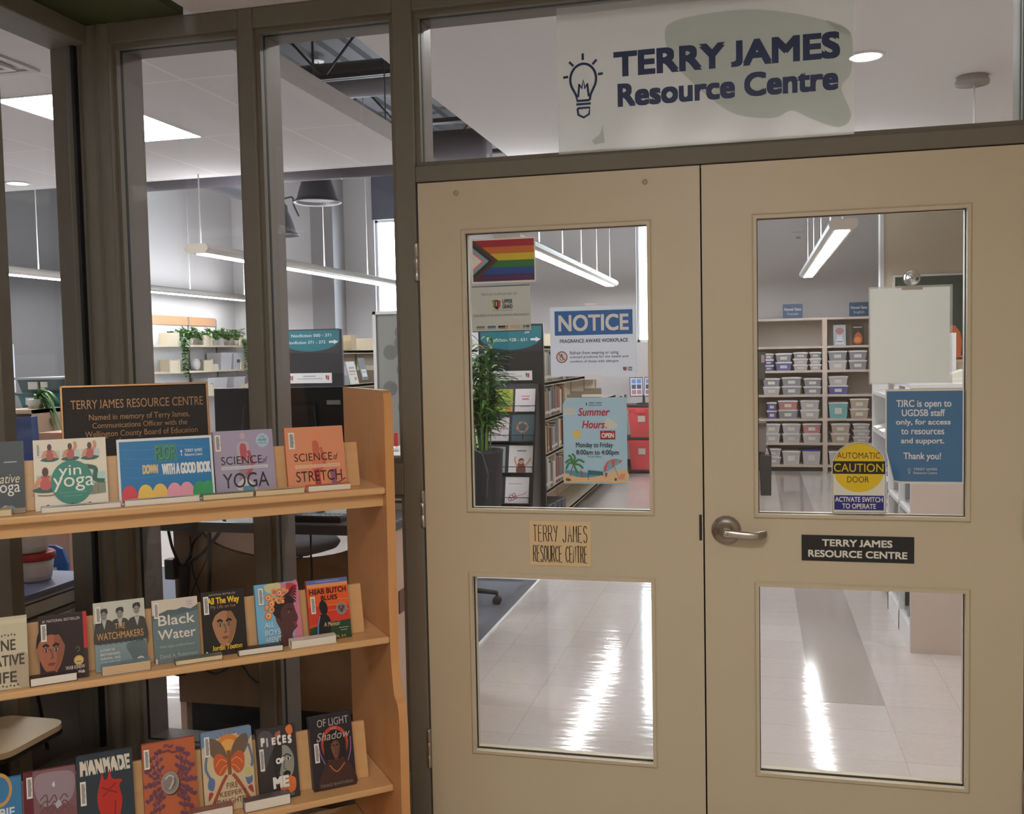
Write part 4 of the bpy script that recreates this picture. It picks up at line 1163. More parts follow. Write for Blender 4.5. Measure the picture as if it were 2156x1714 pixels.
# books on the right face of the second stack
lev_name = {1: 'second lowest', 2: 'middle', 3: 'upper', 4: 'topmost'}
bx = random.Random(5)
for lv in (1, 2, 3, 4):
    y = 5.09; k = 0
    while y < 9.2 and k < 16:
        t = bx.uniform(.035, .075) if y < 6 else bx.uniform(.09, .26)
        h = bx.uniform(.20, .265)
        ci = bx.randrange(12)
        bay = (5.03 - y) % .874
        if abs(((y - 5.03) % .874)) < .02 or ((y - 5.03) % .874) + t > .86:
            y = 5.03 + (math.floor((y - 5.03) / .874) + 1) * .874 + .04; continue
        if bx.random() < .16: y += t; continue
        spine_book(S2X - .012, y, SHELVES[lv], min(t, .09), h, .17, BOOKCOLS[ci], '%s book, %s on the %s shelf behind the left door' % (CNAME[ci], ORD[k], lev_name[lv]), 'books on the nonfiction stack')
        y += t + .001; k += 1
for k in range(4):       # flat dark boxes on the bottom shelf
    root = thing('storage_box', '%s dark box on the lowest shelf of the stack behind the left door' % ['nearest', 'second', 'third', 'farthest'][k], 'box', (S2X - .10, 5.08 + k * .2, .10), group='dark boxes on the lowest stack shelf')
    MB().box(-.12, 0, 0, .11, .17, .15 - .01 * k, ink(*[(44, 44, 58), (58, 58, 92), (36, 36, 40), (70, 66, 96)][k])).build('box_body', root, bevel=.003)
    MB().box(-.122, -.002, .15 - .01 * k, .112, .172, .165 - .01 * k, ink(52, 50, 60)).build('box_lid', root, bevel=.003)
# magazine rack on the end of the second stack: four tiers stepping forward
root = thing('magazine_rack', 'black sloping magazine rack on the end of the stack behind the left door', 'magazine rack', (-.92, 4.9, 0))
TIERS = [(1.085, 4.935), (.845, 4.86), (.59, 4.79), (.345, 4.72)]
m = MB(); m.prism([(4.995, .20), (4.62, .20), (4.62, .30), (4.90, 1.30), (4.995, 1.30)], 'x', -.70, -.685, M_STACK); m.prism([(4.995, .20), (4.62, .20), (4.62, .30), (4.90, 1.30), (4.995, 1.30)], 'x', -1.16, -1.145, M_STACK); m.build('side_panel', root, True)
for z, y in TIERS:
    m = MB(); m.hexa([(-1.145, y - .02, z), (-.70, y - .02, z), (-.70, y + .005, z), (-1.145, y + .005, z)], [(-1.145, y + .045, z + .23), (-.70, y + .045, z + .23), (-.70, y + .055, z + .23), (-1.145, y + .055, z + .23)], M_STACK)
    m.box(-1.145, y - .05, z - .012, -.70, y + .02, z, M_STACK); m.build('tier', root, True)
    m = MB(); m.tube([(-1.14, y - .05, z + .05), (-.705, y - .05, z + .05)], .003, M_CABLE, 6); m.tube([(-1.14, y - .05, z + .05), (-1.14, y - .05, z)], .003, M_CABLE, 6); m.tube([(-.705, y - .05, z + .05), (-.705, y - .05, z)], .003, M_CABLE, 6); m.build('wire_guard', root, True)
def mag(x, tier, w, h, draw, label):
    z, y = TIERS[tier]
    root = thing('magazine', label, 'magazine', (x, y - .024, z + .001), (R(-15.5), 0, 0), group='magazines on the sloping rack')
    mb = plate(w, h, PAPER, .006); c = Card(w, h, mb, y=-.0002); draw(c); mb.build('cover', root)
def d_green(c):
    c.rect(0, 0, 100, 100, ink(140, 158, 44)); c.blob([(10, 95), (30, 60), (50, 30), (45, 70), (60, 95)], ink(170, 200, 70)); c.poly([(20, 92), (75, 55), (40, 96)], ink(110, 140, 40)); c.ell(88, 10, 8, 6, ink(220, 180, 60)); c.rect(70, 78, 100, 100, ink(196, 140, 50))
def d_white(c):
    c.rect(0, 0, 100, 100, ink(214, 206, 208)); c.rect(30, 30, 72, 35, ink(196, 130, 140)); c.rect(34, 42, 68, 49, ink(190, 110, 124)); c.rect(25, 76, 75, 80, ink(150, 150, 160))
def d_pinkink(c):
    c.rect(0, 0, 100, 100, ink(210, 202, 206))
    for k in range(5): c.curve([(20 + 13 * k, 28), (26 + 13 * k, 40), (22 + 13 * k, 56)], 3, ink(190, 100, 116))
    c.rect(10, 74, 18, 86, ink(180, 60, 60))
def d_tree(c):
    c.rect(0, 0, 100, 100, ink(70, 94, 104)); c.curve([(48, 95), (50, 75), (44, 62)], 5, ink(40, 40, 44))
    for a in range(0, 360, 24): c.ell(46 + 22 * math.cos(R(a)), 48 + 18 * math.sin(R(a)), 5, 4, ink(*[(190, 96, 60), (206, 140, 90), (120, 130, 120)][a // 24 % 3]))
    c.curve([(50, 75), (66, 58), (76, 44)], 2, ink(150, 140, 110))
def d_kid(c):
    c.rect(0, 0, 100, 100, ink(222, 218, 216)); c.rect(34, 18, 72, 22, ink(110, 110, 112)); c.blob([(34, 100), (36, 74), (44, 62), (60, 62), (68, 76), (70, 100)], ink(126, 66, 58))
    c.ell(52, 60, 10, 9, ink(206, 150, 126)); c.blob([(40, 62), (44, 50), (58, 48), (66, 60), (58, 54), (48, 55)], ink(94, 52, 40)); c.curve([(38, 80), (26, 56), (28, 42)], 6, ink(206, 150, 126)); c.curve([(68, 78), (84, 58), (90, 46)], 6, ink(206, 150, 126))
def d_swirl(c):
    c.rect(0, 0, 100, 100, ink(216, 208, 210)); c.rect(12, 24, 70, 27, ink(160, 156, 162))
    for u, v in ((26, 74), (38, 68), (44, 78), (32, 84), (22, 86)): c.ell(u, v, 8, 7, ink(156, 70, 84)); c.ell(u, v, 5, 4.4, ink(216, 208, 210))
    c.curve([(40, 76), (60, 70), (78, 66), (92, 56)], 2, ink(140, 90, 96))
def d_yel(c):
    c.rect(0, 0, 100, 100, ink(176, 178, 150)); c.ell(50, 60, 26, 20, ink(196, 176, 96)); c.rect(10, 10, 80, 20, ink(120, 140, 120))
def d_dark(c):
    c.rect(0, 0, 100, 100, ink(150, 160, 160)); c.ell(52, 74, 20, 18, ink(66, 76, 96)); c.rect(10, 12, 86, 22, ink(206, 206, 206))
mag(-.985, 0, .155, .195, d_green, 'lime green magazine at the top of the sloping rack'); mag(-.80, 0, .175, .195, d_white, 'white magazine at the top of the sloping rack')
mag(-1.02, 1, .185, .20, d_pinkink, 'white magazine with pink ink marks on the second rack tier'); mag(-.805, 1, .195, .225, d_tree, 'teal magazine with a small autumn tree on the second rack tier')
mag(-1.03, 2, .165, .215, d_dark, 'grey magazine half behind leaves on the third rack tier'); mag(-.815, 2, .205, .225, d_kid, 'white magazine with a cheering child on the third rack tier')
mag(-1.05, 3, .15, .20, d_yel, 'olive magazine behind leaves on the lowest rack tier'); mag(-.835, 3, .20, .215, d_swirl, 'white magazine with dark red swirls on the lowest rack tier')
# face-out leaflets on the first stack
for k, (y, dz, w, colr, lab) in enumerate(((4.95 + .14, 0, .15, (96, 84, 92), 'dark leaflet on the beige shelf left of the circle screen'), (5.27, 0, .20, (218, 212, 204), 'white red-lettered leaflet leaning on the beige shelf'), (5.52, .03, .16, (60, 58, 64), 'black leaflet with white label on the beige shelf'))):
    root = thing('leaflet', lab, 'leaflet', (S1X + .002 + .0, y, 1.325 + dz), (R(-12), R(0), R(90)), group='face-out leaflets on the first stack')
    mb = plate(w, .21, ink(*colr), .004); c = Card(w, .21, mb, y=-.0002)
    if k == 1:
        c.rect(20, 24, 84, 33, ink(150, 142, 138)); c.rect(16, 39, 88, 48, ink(196, 120, 112)); c.rect(14, 56, 80, 59, ink(130, 124, 120)); c.rect(62, 70, 70, 84, ink(60, 60, 60)); c.rect(74, 70, 84, 82, ink(176, 66, 70))
    elif k == 2: c.rect(20, 52, 92, 86, ink(214, 212, 210)); c.rect(28, 62, 80, 66, ink(90, 110, 150))
    else: c.rect(10, 20, 86, 60, ink(150, 120, 124))
    mb.build('cover', root)
root = thing('cardboard_box', 'small cream box on top of the beige stack behind the sidelight', 'box', (S1X - .08, 5.30, 1.63)); MB().box(-.08, -.06, 0, .07, .06, .13, mat('cream_card', (214, 194, 160), .7)).build('box_body', root); MB().box(-.082, -.062, .13, .072, .062, .14, mat('cream_card', (214, 194, 160))).build('box_lid', root)

# =================================================================== POTTED PALM IN FRONT OF THE RACK
M_LEAF = mat('dark_leaf', (58, 98, 46), 0.5, noise=(9, .25)); M_LEAF2 = mat('bright_leaf', (112, 152, 70), 0.5, noise=(9, .2))
def leaf_shape(mb, p0, p1, sag, wid, m, seg=5):
    p0, p1 = Vector(p0), Vector(p1)
    d = p1 - p0
    side = d.cross(Vector((0, 0, 1)))
    if side.length < 1e-4: side = Vector((1, 0, 0))
    side.normalize()
    L, Rr, Md = [], [], []
    for i in range(seg + 1):
        t = i / seg
        q = p0 + d * t + Vector((0, 0, sag * 4 * t * (1 - t) - abs(sag) * .6 * t * t))
        hw = wid * (math.sin(math.pi * min(1, t * .92 + .08)) ** .8) * .5
        L.append(q + side * hw); Rr.append(q - side * hw); Md.append(q - Vector((0, 0, wid * .12)))
    n = seg + 1
    vs = L + Md + Rr
    fs = []
    for i in range(seg):
        fs += [(i, n + i, n + i + 1, i + 1), (n + i, 2 * n + i, 2 * n + i + 1, n + i + 1)]
    mb.add(vs, fs, m, True)
root = thing('potted_palm', 'bamboo palm in a tall dark planter behind the left door', 'potted plant', (-.985, 4.25, 0))
m = MB(); m.lathe([(0, 0), (.10, 0), (.115, .02), (.155, .80), (.160, .83), (.148, .835), (.142, .79), (0, .785)], (0, 0, 0), mat('charcoal_planter', (52, 50, 54), .5), 28); m.build('planter', root)
m = MB(); m.lathe([(.142, .79), (.08, .80), (0, .803)], (0, 0, 0), mat('potting_soil', (50, 38, 30), .95), 20); m.build('soil', root)
pr = random.Random(3)
stems = MB(); fol = MB()
for k in range(17):
    a = pr.uniform(0, 6.283); r0 = pr.uniform(.02, .09); top = pr.uniform(1.05, 1.72); lean = pr.uniform(.03, .16)
    b = Vector((r0 * math.cos(a), r0 * math.sin(a), .79)); t_ = Vector((b.x + lean * math.cos(a), b.y + lean * math.sin(a) - .03, top))
    pts = spline([b, (b + t_) / 2 + Vector((0, 0, .05)), t_], 5)
    stems.tube(pts, .006, M_LEAF2, 6, .003)
    for j, q in enumerate(pts[3:]):
        for s in range(4):
            aa = pr.uniform(0, 6.283); ln = pr.uniform(.12, .24)
            leaf_shape(fol, q, q + Vector((ln * math.cos(aa), ln * math.sin(aa), pr.uniform(-.05, .10))), pr.uniform(.0, .05), pr.uniform(.022, .036), M_LEAF if pr.random() < .6 else M_LEAF2)
stems.build('stems', root); fol.build('leaves', root)

# =================================================================== CIRCLE SCREEN AND SMALL COUNTER
root = thing('room_divider', 'grey divider screen printed with darker circles beside the door jamb', 'divider screen', (-1.2, 3.35, 0))
x0 = at(790, 800, y=3.35).x; zt = at(790, 656, y=3.35).z; x1 = x0 + .62
MB().box(x0 + .02, 3.34, .5, x1 - .02, 3.36, zt - .02, mat('screen_felt', (146, 146, 142), .9)).build('panel', root, True)
m = MB()
for q in ((x0, .2, x0 + .022, zt), (x1 - .022, .2, x1, zt), (x0, zt - .022, x1, zt), (x0, .48, x1, .502)): m.box(q[0], 3.33, q[1], q[2], 3.37, q[3], M_WHITEMETAL)
m.build('frame', root, True)
c = Card(.58, 1.3, MB())
for px, py in ((845, 722), (822, 742), (850, 778), (822, 818), (853, 858), (846, 700)):
    q = at(px, py, y=3.339); c.ell(100 * (q.x - x0 - .02) / .58, 100 - 100 * (q.z - .5) / 1.3, 9, 9 * .58 / 1.3, ink(112, 114, 112))
o = c.mb.build('printed_circles', root); o.location = Vector((x0 + .31, 3.3395, .5)) - root.location
m = MB()
for x in (x0 + .011, x1 - .011): m.box(x - .015, 3.15, .0, x + .015, 3.55, .03, M_DARKMETAL); m.box(x - .012, 3.338, .02, x + .012, 3.362, .21, M_DARKMETAL)
m.build('foot', root, True)
root = thing('small_counter', 'small white-edged beige counter below the circle screen', 'counter', (-.80, 2.0, 0))
zc = at(845, 958, y=1.82).z
MB().box(-1.05, 1.82, zc - .03, -.72, 2.35, zc, M_WHITEMETAL).build('counter_top', root, True, bevel=.003)
MB().box(-1.03, 1.86, 0, -.74, 2.33, zc - .03, M_PINK).build('counter_body', root, True)
root = thing('marker_tube', 'red tube with a white base standing on the small counter', 'tube', at(834, 940, y=2.0) - Vector((0, 0, 0)))
root.location.z = zc
m = MB(); m.lathe([(0, 0), (.014, 0), (.014, .03), (.013, .03)], (0, 0, 0), M_WHITEMETAL, 16); m.build('tube_base', root)
m = MB(); m.lathe([(.0135, .03), (.0135, .10), (.010, .105), (0, .105)], (0, 0, 0), ink(186, 56, 58), 16); m.build('tube_body', root)

# =================================================================== WALL SHELVES WITH PLANTS (left wall)
M_PINE = wood('pale_pine', (192, 150, 116), (178, 136, 102), axis=1)
M_CREAMB = mat('cream_board', (226, 214, 190), 0.6)
root = thing('plant_shelving', 'pale wall shelves with wooden header on the far left wall', 'shelving', (XL, 9.2, 0))
for y0, y1 in ((8.15, 9.0), (9.03, 9.72)):
    MB().box(XL, y0, 2.05, XL + .02, y1, 2.17, M_PINE).build('header_board', root, True)
    MB().box(XL, y0, 1.10, XL + .008, y1, 2.05, ink(224, 226, 232)).build('back_board', root, True)
for y in (9.015, 9.73):
    MB().box(XL, y - .012, .9, XL + .02, y + .012, 2.15, ink(120, 122, 120)).build('standard', root, True)
SZ = (1.775, 1.43, 1.10)
for z in SZ:
    MB().box(XL + .008, 8.10, z - .025, XL + .30, 10.15, z, M_CREAMB).build('shelf', root, True)
    for y, hh in ((8.32, .16), (9.12, .15), (10.10, .12)):
        MB().box(XL + .01, y, z, XL + .30, y + .02, z + hh, M_CREAMB).build('divider', root, True)
        MB().box(XL + .27, y - .18, z, XL + .29, y, z + hh * .9, M_CREAMB).build('divider', root, True)
def fern(y, n, seed, label, trail=0, wide=.20):
    z = SZ[0]
    root = thing('potted_fern', label, 'potted plant', (XL + .19, y, z), group='plants on the wall shelves')
    m = MB(); m.lathe([(0, 0), (.04, 0), (.052, .075), (.048, .075), (.044, .06), (0, .058)], (0, 0, 0), ink(210, 206, 198), 16); m.build('pot', root)
    q = random.Random(seed); m = MB()
    for k in range(n):
        a = q.uniform(0, 6.283); r = q.uniform(.08, wide); h = q.uniform(.02, .17)
        tip = Vector((min(r * math.cos(a), .12), r * math.sin(a), .06 + h)); base = Vector((0, 0, .06))
        stem = spline([base, (base + tip) / 2 + Vector((0, 0, .05)), tip], 4); m.tube(stem, .002, M_LEAF2, 4)
        for p in stem[2:]:
            for s in range(3):
                b = q.uniform(0, 6.28); leaf_shape(m, p, p + Vector((.05 * math.cos(b), .05 * math.sin(b), q.uniform(-.03, .04))), .004, .022, (M_LEAF, M_LEAF2)[q.random() < .4], 3)
    for s in range(trail):
        a = (.10, q.uniform(-.05, .05)); pts = spline([(0, 0, .07), (.13, a[1], .08), (.145, a[1] * 1.4, -.06), (.15, a[1] * 1.6, -.30 - .05 * s)], 6)
        m.tube(pts, .003, M_LEAF2, 5)
        for p in pts[4:]:
            for u in range(3):
                b = q.uniform(0, 6.28); leaf_shape(m, p, p + Vector((.04 * math.cos(b), .06 * math.sin(b), -.03)), .004, .036, M_LEAF, 3)
    m.build('foliage', root)
fern(8.42, 7, 1, 'trailing plant at the near end of the plant shelf', 3, .12)
fern(8.75, 18, 2, 'bushy fern between the first two shelf dividers')
fern(9.02, 14, 3, 'second bushy fern on the plant shelf')
fern(9.42, 20, 4, 'bright green fern in the middle of the plant shelf')
fern(9.72, 12, 5, 'dark fern near the corner of the plant shelf')
fern(10.0, 9, 6, 'trailing plant at the corner end of the plant shelf', 3, .12)
M_TUB = mat('milky_plastic', (232, 234, 242), 0.35)
def wbin(y, w, z, h, label, mark=None):
    root = thing('white_bin', label, 'bin', (XL + .17, y, z), group='white bins on the wall shelves')
    m = MB(); t = .012
    m.hexa([(-.11, .02, 0), (.09, .02, 0), (.09, w - .02, 0), (-.11, w - .02, 0)], [(-.13, 0, h), (.11, 0, h), (.11, w, h), (-.13, w, h)], M_TUB); m.build('bin_body', root)
    m = MB(); m.box(-.135, -.006, h - .012, .118, w + .006, h + .004, M_TUB); m.build('rim', root)
    if mark: m = MB(); m.box(.104, w * .3, h * .4, .108, w * .55, h * .6, ink(*mark)); m.build('label', root)
wbin(9.40, .30, SZ[1], .235, 'left white bin on the middle wall shelf'); wbin(9.74, .31, SZ[1], .235, 'right white bin with dark tag on the middle wall shelf', (90, 92, 104))
wbin(8.36, .30, SZ[2], .16, 'low white bin with grey label on the lower wall shelf', (130, 134, 146)); wbin(9.02, .52, SZ[2], .22, 'wide white bin on the lower wall shelf'); wbin(9.72, .32, SZ[2], .215, 'white bin by the corner on the lower wall shelf')
root = thing('small_sign', 'small dark sign with red text on the lower wall shelf', 'sign', (XL + .26, 8.80, SZ[2]), (0, 0, R(90)))
mb = plate(.20, .13, ink(44, 40, 56), .01); c = Card(.20, .13, mb, y=-.0003); c.ell(50, 40, 34, 18, ink(214, 40, 70)); mb.build('face', root)
root = thing('desk_clock', 'small round white clock on the middle wall shelf', 'clock', (XL + .22, 8.84, SZ[1]))
m = MB(); m.lathe([(0, -.03), (.075, -.03), (.08, 0), (.075, .02), (0, .022)], (0, 0, .085), ink(236, 236, 240), 24, 'x'); m.build('clock_body', root); MB().box(-.05, -.06, 0, .03, .06, .012, ink(90, 92, 100)).build('clock_foot', root)
root = thing('paper_bundle', 'low pile of white papers on the middle wall shelf', 'papers', (XL + .18, 9.22, SZ[1])); m = MB(); m.box(-.1, -.09, 0, .1, .09, .05, PAPER); m.box(-.07, -.05, .05, .09, .10, .085, PAPER); m.build('sheets', root)

# =================================================================== BEYOND THE LEFT GLASS WALL
M_OAK = mat('pale_laminate', (206, 184, 160), 0.5)
root = thing('side_desk', 'desk along the left glass wall piled with binders and tubs', 'desk', (-1.85, -.45, 0))
MB().box(-2.45, -1.9, .585, -1.385, .26, .62, M_OAK).build('desktop', root, True, bevel=.004)
MB().box(-1.46, -1.85, 0, -1.43, .22, .585, mat('grey_metal_leg', (120, 116, 112), .5)).build('end_panel', root, True)
MB().box(-2.42, .20, 0, -1.46, .225, .585, mat('grey_metal_leg', (120, 116, 112))).build('back_panel', root, True)
zz = .62
for k, (hh, colr, dx, dy, nm) in enumerate(((.045, (150, 140, 128), .0, .0, 'grey binder at the bottom of the pile by the glass wall'), (.060, (92, 92, 100), .03, .02, 'thick grey binder in the middle of the pile by the glass wall'), (.012, (206, 210, 222), .015, .02, 'loose white papers in the pile by the glass wall'), (.022, (128, 134, 166), .01, .0, 'blue grey folder at the top of the pile by the glass wall'))):
    root = thing('binder', nm, 'binder', (-1.62, -.12, zz), group='binders piled by the left glass wall')
    MB().box(-.20 + dx, -.30 + dy, 0, .22 - dx, .31 - dy, hh, ink(*colr)).build('cover', root, bevel=.003)
    if hh > .03: MB().box(-.19 + dx, -.305 + dy, .008, .225 - dx, .30 - dy, hh - .008, PAPER).build('page_block', root)
    zz += hh
for k, (z, lab) in enumerate(((zz, 'lower clear tub with red lid on the binder pile'), (zz + .112, 'upper clear tub with red lid on the binder pile'))):
    root = thing('food_tub', lab, 'tub', (-1.56, .025 - .012 * k, z), group='clear tubs with red lids')
    m = MB(); m.lathe([(0, 0), (.055, 0), (.062, .01), (.072, .085), (.070, .085), (.06, .012), (0, .006)], (0, 0, 0), mat('cloudy_plastic', (206, 198, 188), .35), 28); m.build('tub_body', root)
    m = MB(); m.lathe([(.074, .080), (.078, .082), (.078, .104), (.070, .110), (.060, .106), (0, .106)], (0, 0, 0), ink(172, 44, 44), 28); m.build('lid', root)
    MB().prism([(.068 * math.cos(R(a)), .068 * math.sin(R(a))) for a in range(-100, 0, 12)] + [(.058 * math.cos(R(a)), .058 * math.sin(R(a))) for a in range(-4, -101, -12)], 'z', .022, .066, ink(214, 196, 190)).build('label', root)
root = thing('classroom_chair', 'blue plastic chair with a paper note beyond the left glass wall', 'chair', at(118, 1230, y=1.3))
p = at(105, 1130, y=.76); root.location = (p.x - .12, 0.95, 0)
M_BLUE = mat('blue_plastic', (34, 92, 164), .4); q = root.location
zt_ = at(112, 1148, y=.76).z
m = MB(); m.prism([(-.20, zt_ - .30), (.20, zt_ - .30), (.215, zt_ - .08), (.19, zt_ - .015), (.15, zt_), (-.15, zt_), (-.19, zt_ - .015), (-.215, zt_ - .08)], 'y', -.20, -.185, M_BLUE); m.build('backrest', root, bevel=.006)
m = MB(); m.prism([(-.21, -.19), (.21, -.19), (.20, .20), (.15, .22), (-.15, .22), (-.20, .20)], 'z', zt_ - .36, zt_ - .345, M_BLUE); m.build('seat', root, bevel=.006)
for sx in (-1, 1):
    for sy in (-1, 1):
        m = MB(); m.tube([(sx * .17, sy * .16, zt_ - .35), (sx * .20, sy * .20, 0)], .012, M_STEEL, 8); m.build('leg', root)
MB().box(.02, -.2035, zt_ - .25, .16, -.2015, zt_ - .10, PAPER).build('paper_note', root)
root = thing('desk_phone', 'black desk phone handset beside the binder pile', 'telephone', (-1.50, -.36, .62))
m = MB(); m.hexa([(-.09, -.10, 0), (.10, -.10, 0), (.10, .10, 0), (-.09, .10, 0)], [(-.09, -.10, .04), (.10, -.10, .04), (.10, .10, .085), (-.09, .10, .085)], M_BLACKPL); m.build('phone_base', root, bevel=.006)
m = MB(); m.tube(spline([(.06, -.10, .075), (.065, -.07, .10), (.065, .06, .125), (.06, .10, .11)], 5), .022, M_BLACKPL, 10); m.build('handset', root)
m = MB(); m.tube(spline([(.10, -.08, .03), (.13, .02, -.02), (.125, .14, -.16), (.118, .20, -.42)], 8), .006, M_CABLE, 6); m.build('cord', root)
# low cream table
def rrect(x0, y0, x1, y1, r, n=6):
    pts = []
    for cx, cy, a0 in ((x1 - r, y1 - r, 0), (x0 + r, y1 - r, 90), (x0 + r, y0 + r, 180), (x1 - r, y0 + r, 270)):
        pts += [(cx + r * math.cos(R(a0 + 90 * k / n)), cy + r * math.sin(R(a0 + 90 * k / n))) for k in range(n + 1)]
    return pts
root = thing('low_table', 'low cream table with rounded corner behind the bookcase', 'table', (-1.14, -.64, 0))
MB().prism(rrect(-1.247, -.803, -1.0, -.515, .055), 'z', .448, .465, mat('cream_table_laminate', (232, 214, 176), .45)).build('tabletop', root, True)
MB().prism(rrect(-1.249, -.805, -.998, -.513, .057), 'z', .436, .4485, M_BLACKPL).build('edge_band', root, True)
m = MB(); m.lathe([(0, 0), (.085, 0), (.085, .012), (.03, .025), (.022, .04), (.022, .42), (.06, .436), (0, .436)], (0, 0, 0), M_BLACKPL, 20); m.build('pedestal', root)
# teal bins, plant, blue monitor and cubby at the left edge
pb = at(89, 860, y=1.5)
root = thing('bin_trolley', 'dark cabinet carrying teal bins beyond the left glass wall', 'cabinet', (pb.x, 1.6, 0))
MB().box(pb.x - .18, 1.5, 0, pb.x + .14, 1.9, pb.z - .005, mat('dark_cabinet', (38, 40, 44), .5)).build('cabinet_body', root, True, bevel=.004)
MB().box(pb.x - .16, 1.492, .10, pb.x + .12, 1.5, pb.z - .05, mat('dark_cabinet_door', (46, 48, 54), .5)).build('door', root, True)
for k, (colr, lid, lab) in enumerate((((24, 116, 122), (20, 84, 90), 'teal storage bin with white label beyond the left glass wall'), ((66, 96, 100), (170, 178, 178), 'smoky storage bin with pale lid on the teal bin'))):
    z = pb.z + k * .085
    root = thing('storage_bin', lab, 'bin', (pb.x, 1.70, z), group='bins beyond the left glass wall')
    m = MB(); m.hexa([(-.14, -.18, 0), (.12, -.18, 0), (.12, .18, 0), (-.14, .18, 0)], [(-.155, -.20, .075), (.135, -.20, .075), (.135, .20, .075), (-.155, .20, .075)], ink(*colr)); m.build('bin_body', root)
    MB().box(-.165, -.21, .073, .145, .21, .084, ink(*lid)).build('lid', root)
    MB().box(-.10 + .02 * k, -.206, .02, -.04 + .02 * k, -.196, .06, PAPER).build('label', root)
    if k: MB().box(0, -.206, .03, .04, -.196, .06, PAPER).build('label', root)
pm = at(62, 908, y=.6)
root = thing('computer_monitor', 'shiny blue backed monitor beyond the left glass wall', 'monitor', (pm.x - .05, .62, 0))
m = MB(); m.prism([(-.09, pm.z + .055), (.06, pm.z + .065), (.07, pm.z - .14), (-.06, pm.z - .14)], 'y', -.02, .02, mat('blue_glossy_plastic', (72, 92, 150), .25)); m.build('screen_housing', root, bevel=.004)
MB().box(-.015, -.01, .62, .015, .02, pm.z - .13, M_BLACKPL).build('stand', root); MB().box(-.10, -.08, .60, .10, .10, .622, M_BLACKPL).build('stand_base', root)
root2 = thing('side_table', 'dark table under the blue backed monitor', 'table', (pm.x - .1, .75, 0)); MB().box(pm.x - .9, .45, .575, pm.x + .10, .70, .60, M_DESKTOP).build('tabletop', root2, True)
for x in (pm.x - .85, pm.x + .07):
    for y in (.48, .67): MB().box(x - .02, y - .02, 0, x + .02, y + .02, .575, M_DARKMETAL).build('leg', root2, True)
pc = at(49, 876, y=1.2)
root = thing('wooden_cubby', 'small wooden cubby holding the spider plant at the left edge', 'cubby', (pc.x, 1.3, 0))
m = MB(); zt2 = at(50, 863, y=1.2).z
m.box(pc.x - .16, 1.2, zt2 - .02, pc.x + .07, 1.5, zt2, M_OAK); m.box(pc.x + .05, 1.2, 0, pc.x + .07, 1.5, zt2, M_OAK); m.box(pc.x - .16, 1.2, 0, pc.x - .14, 1.5, zt2, M_OAK); m.box(pc.x - .16, 1.48, 0, pc.x + .07, 1.5, zt2, ink(88, 64, 48)); m.build('cubby_frame', root, True)
root = thing('spider_plant', 'arching green spider plant at the left edge', 'potted plant', (pc.x - .02, 1.32, zt2))
m = MB(); m.lathe([(0, 0), (.035, 0), (.045, .05), (.04, .05), (0, .045)], (0, 0, 0), ink(206, 206, 200), 16); m.build('pot', root)
m = MB(); q = random.Random(8)
for k in range(26):
    a = q.uniform(-1.2, 1.5); r = q.uniform(.07, .17)
    leaf_shape(m, (0, 0, .045), (r * math.cos(a), -r * .3 * math.sin(a), q.uniform(-.14, .06)), q.uniform(.05, .10), .014, ink(*[(94, 140, 62), (132, 166, 84), (70, 112, 52)][k % 3]), 7)
m.build('leaves', root)
pk = at(104, 922, y=1.1)
root = thing('cardboard_carton', 'pinkish carton beside the blue backed monitor', 'box', (pk.x, 1.25, 0)); MB().box(pk.x - .07, 1.1, 0, pk.x + .09, 1.35, pk.z + .025, mat('kraft_card', (190, 148, 124), .7)).build('carton_body', root, True); MB().box(pk.x - .07, 1.098, pk.z - .05, pk.x + .09, 1.1, pk.z - .045, ink(150, 110, 90)).build('tape_strip', root, True)

# =================================================================== LIBRARY SHELVING WITH CLEAR TUBS
M_LIB = mat('stone_laminate', (206, 190, 178), .55); M_LIBBACK = mat('grey_laminate', (172, 162, 154), .6)
YL0, YL1 = 9.86, 10.26
XC = [0.30, 1.005, 1.925, 2.845, 3.6]
root = thing('library_shelving', 'tall beige shelving full of clear lidded tubs on the far wall', 'shelving', (1.925, 10.05, 0))
ZS = (.085, .365, .672, .978, 1.285, 1.590)
ZTOP = 1.945
for x in XC: MB().box(x - .028, YL0, 0, x + .028, YL1, ZTOP, M_LIB).build('upright', root, True)
for i in range(4):
    for z in ZS + (ZTOP,): MB().box(XC[i] + .028, YL0 + .004, z - .028, XC[i + 1] - .028, YL1, z, M_LIB).build('shelf', root, True)
    MB().box(XC[i] + .028, YL1 - .012, .02, XC[i + 1] - .028, YL1, ZTOP, M_LIBBACK).build('back_panel', root, True)
    MB().box(XC[i] + .028, YL0 + .05, 0, XC[i + 1] - .028, YL0 + .07, .06, M_BLACKPL).build('kick_board', root, True)
M_CLEARS = [mat('smoky_clear_tub', (150, 150, 158), .25), mat('cloudy_clear_tub', (196, 192, 192), .25), mat('violet_tub', (96, 96, 158), .3), mat('teal_filled_tub', (120, 186, 190), .3), mat('rosy_filled_tub', (196, 130, 128), .3), mat('beige_filled_tub', (188, 170, 152), .3)]
TCN = ['smoky', 'cloudy', 'violet', 'teal-filled', 'rosy', 'beige-filled']
M_LID = ink(232, 230, 230, .3); M_LIDB = ink(52, 56, 170, .3)
ROWN = {5: 'second row', 4: 'third row', 3: 'fourth row', 2: 'fifth row', 1: 'bottom row'}
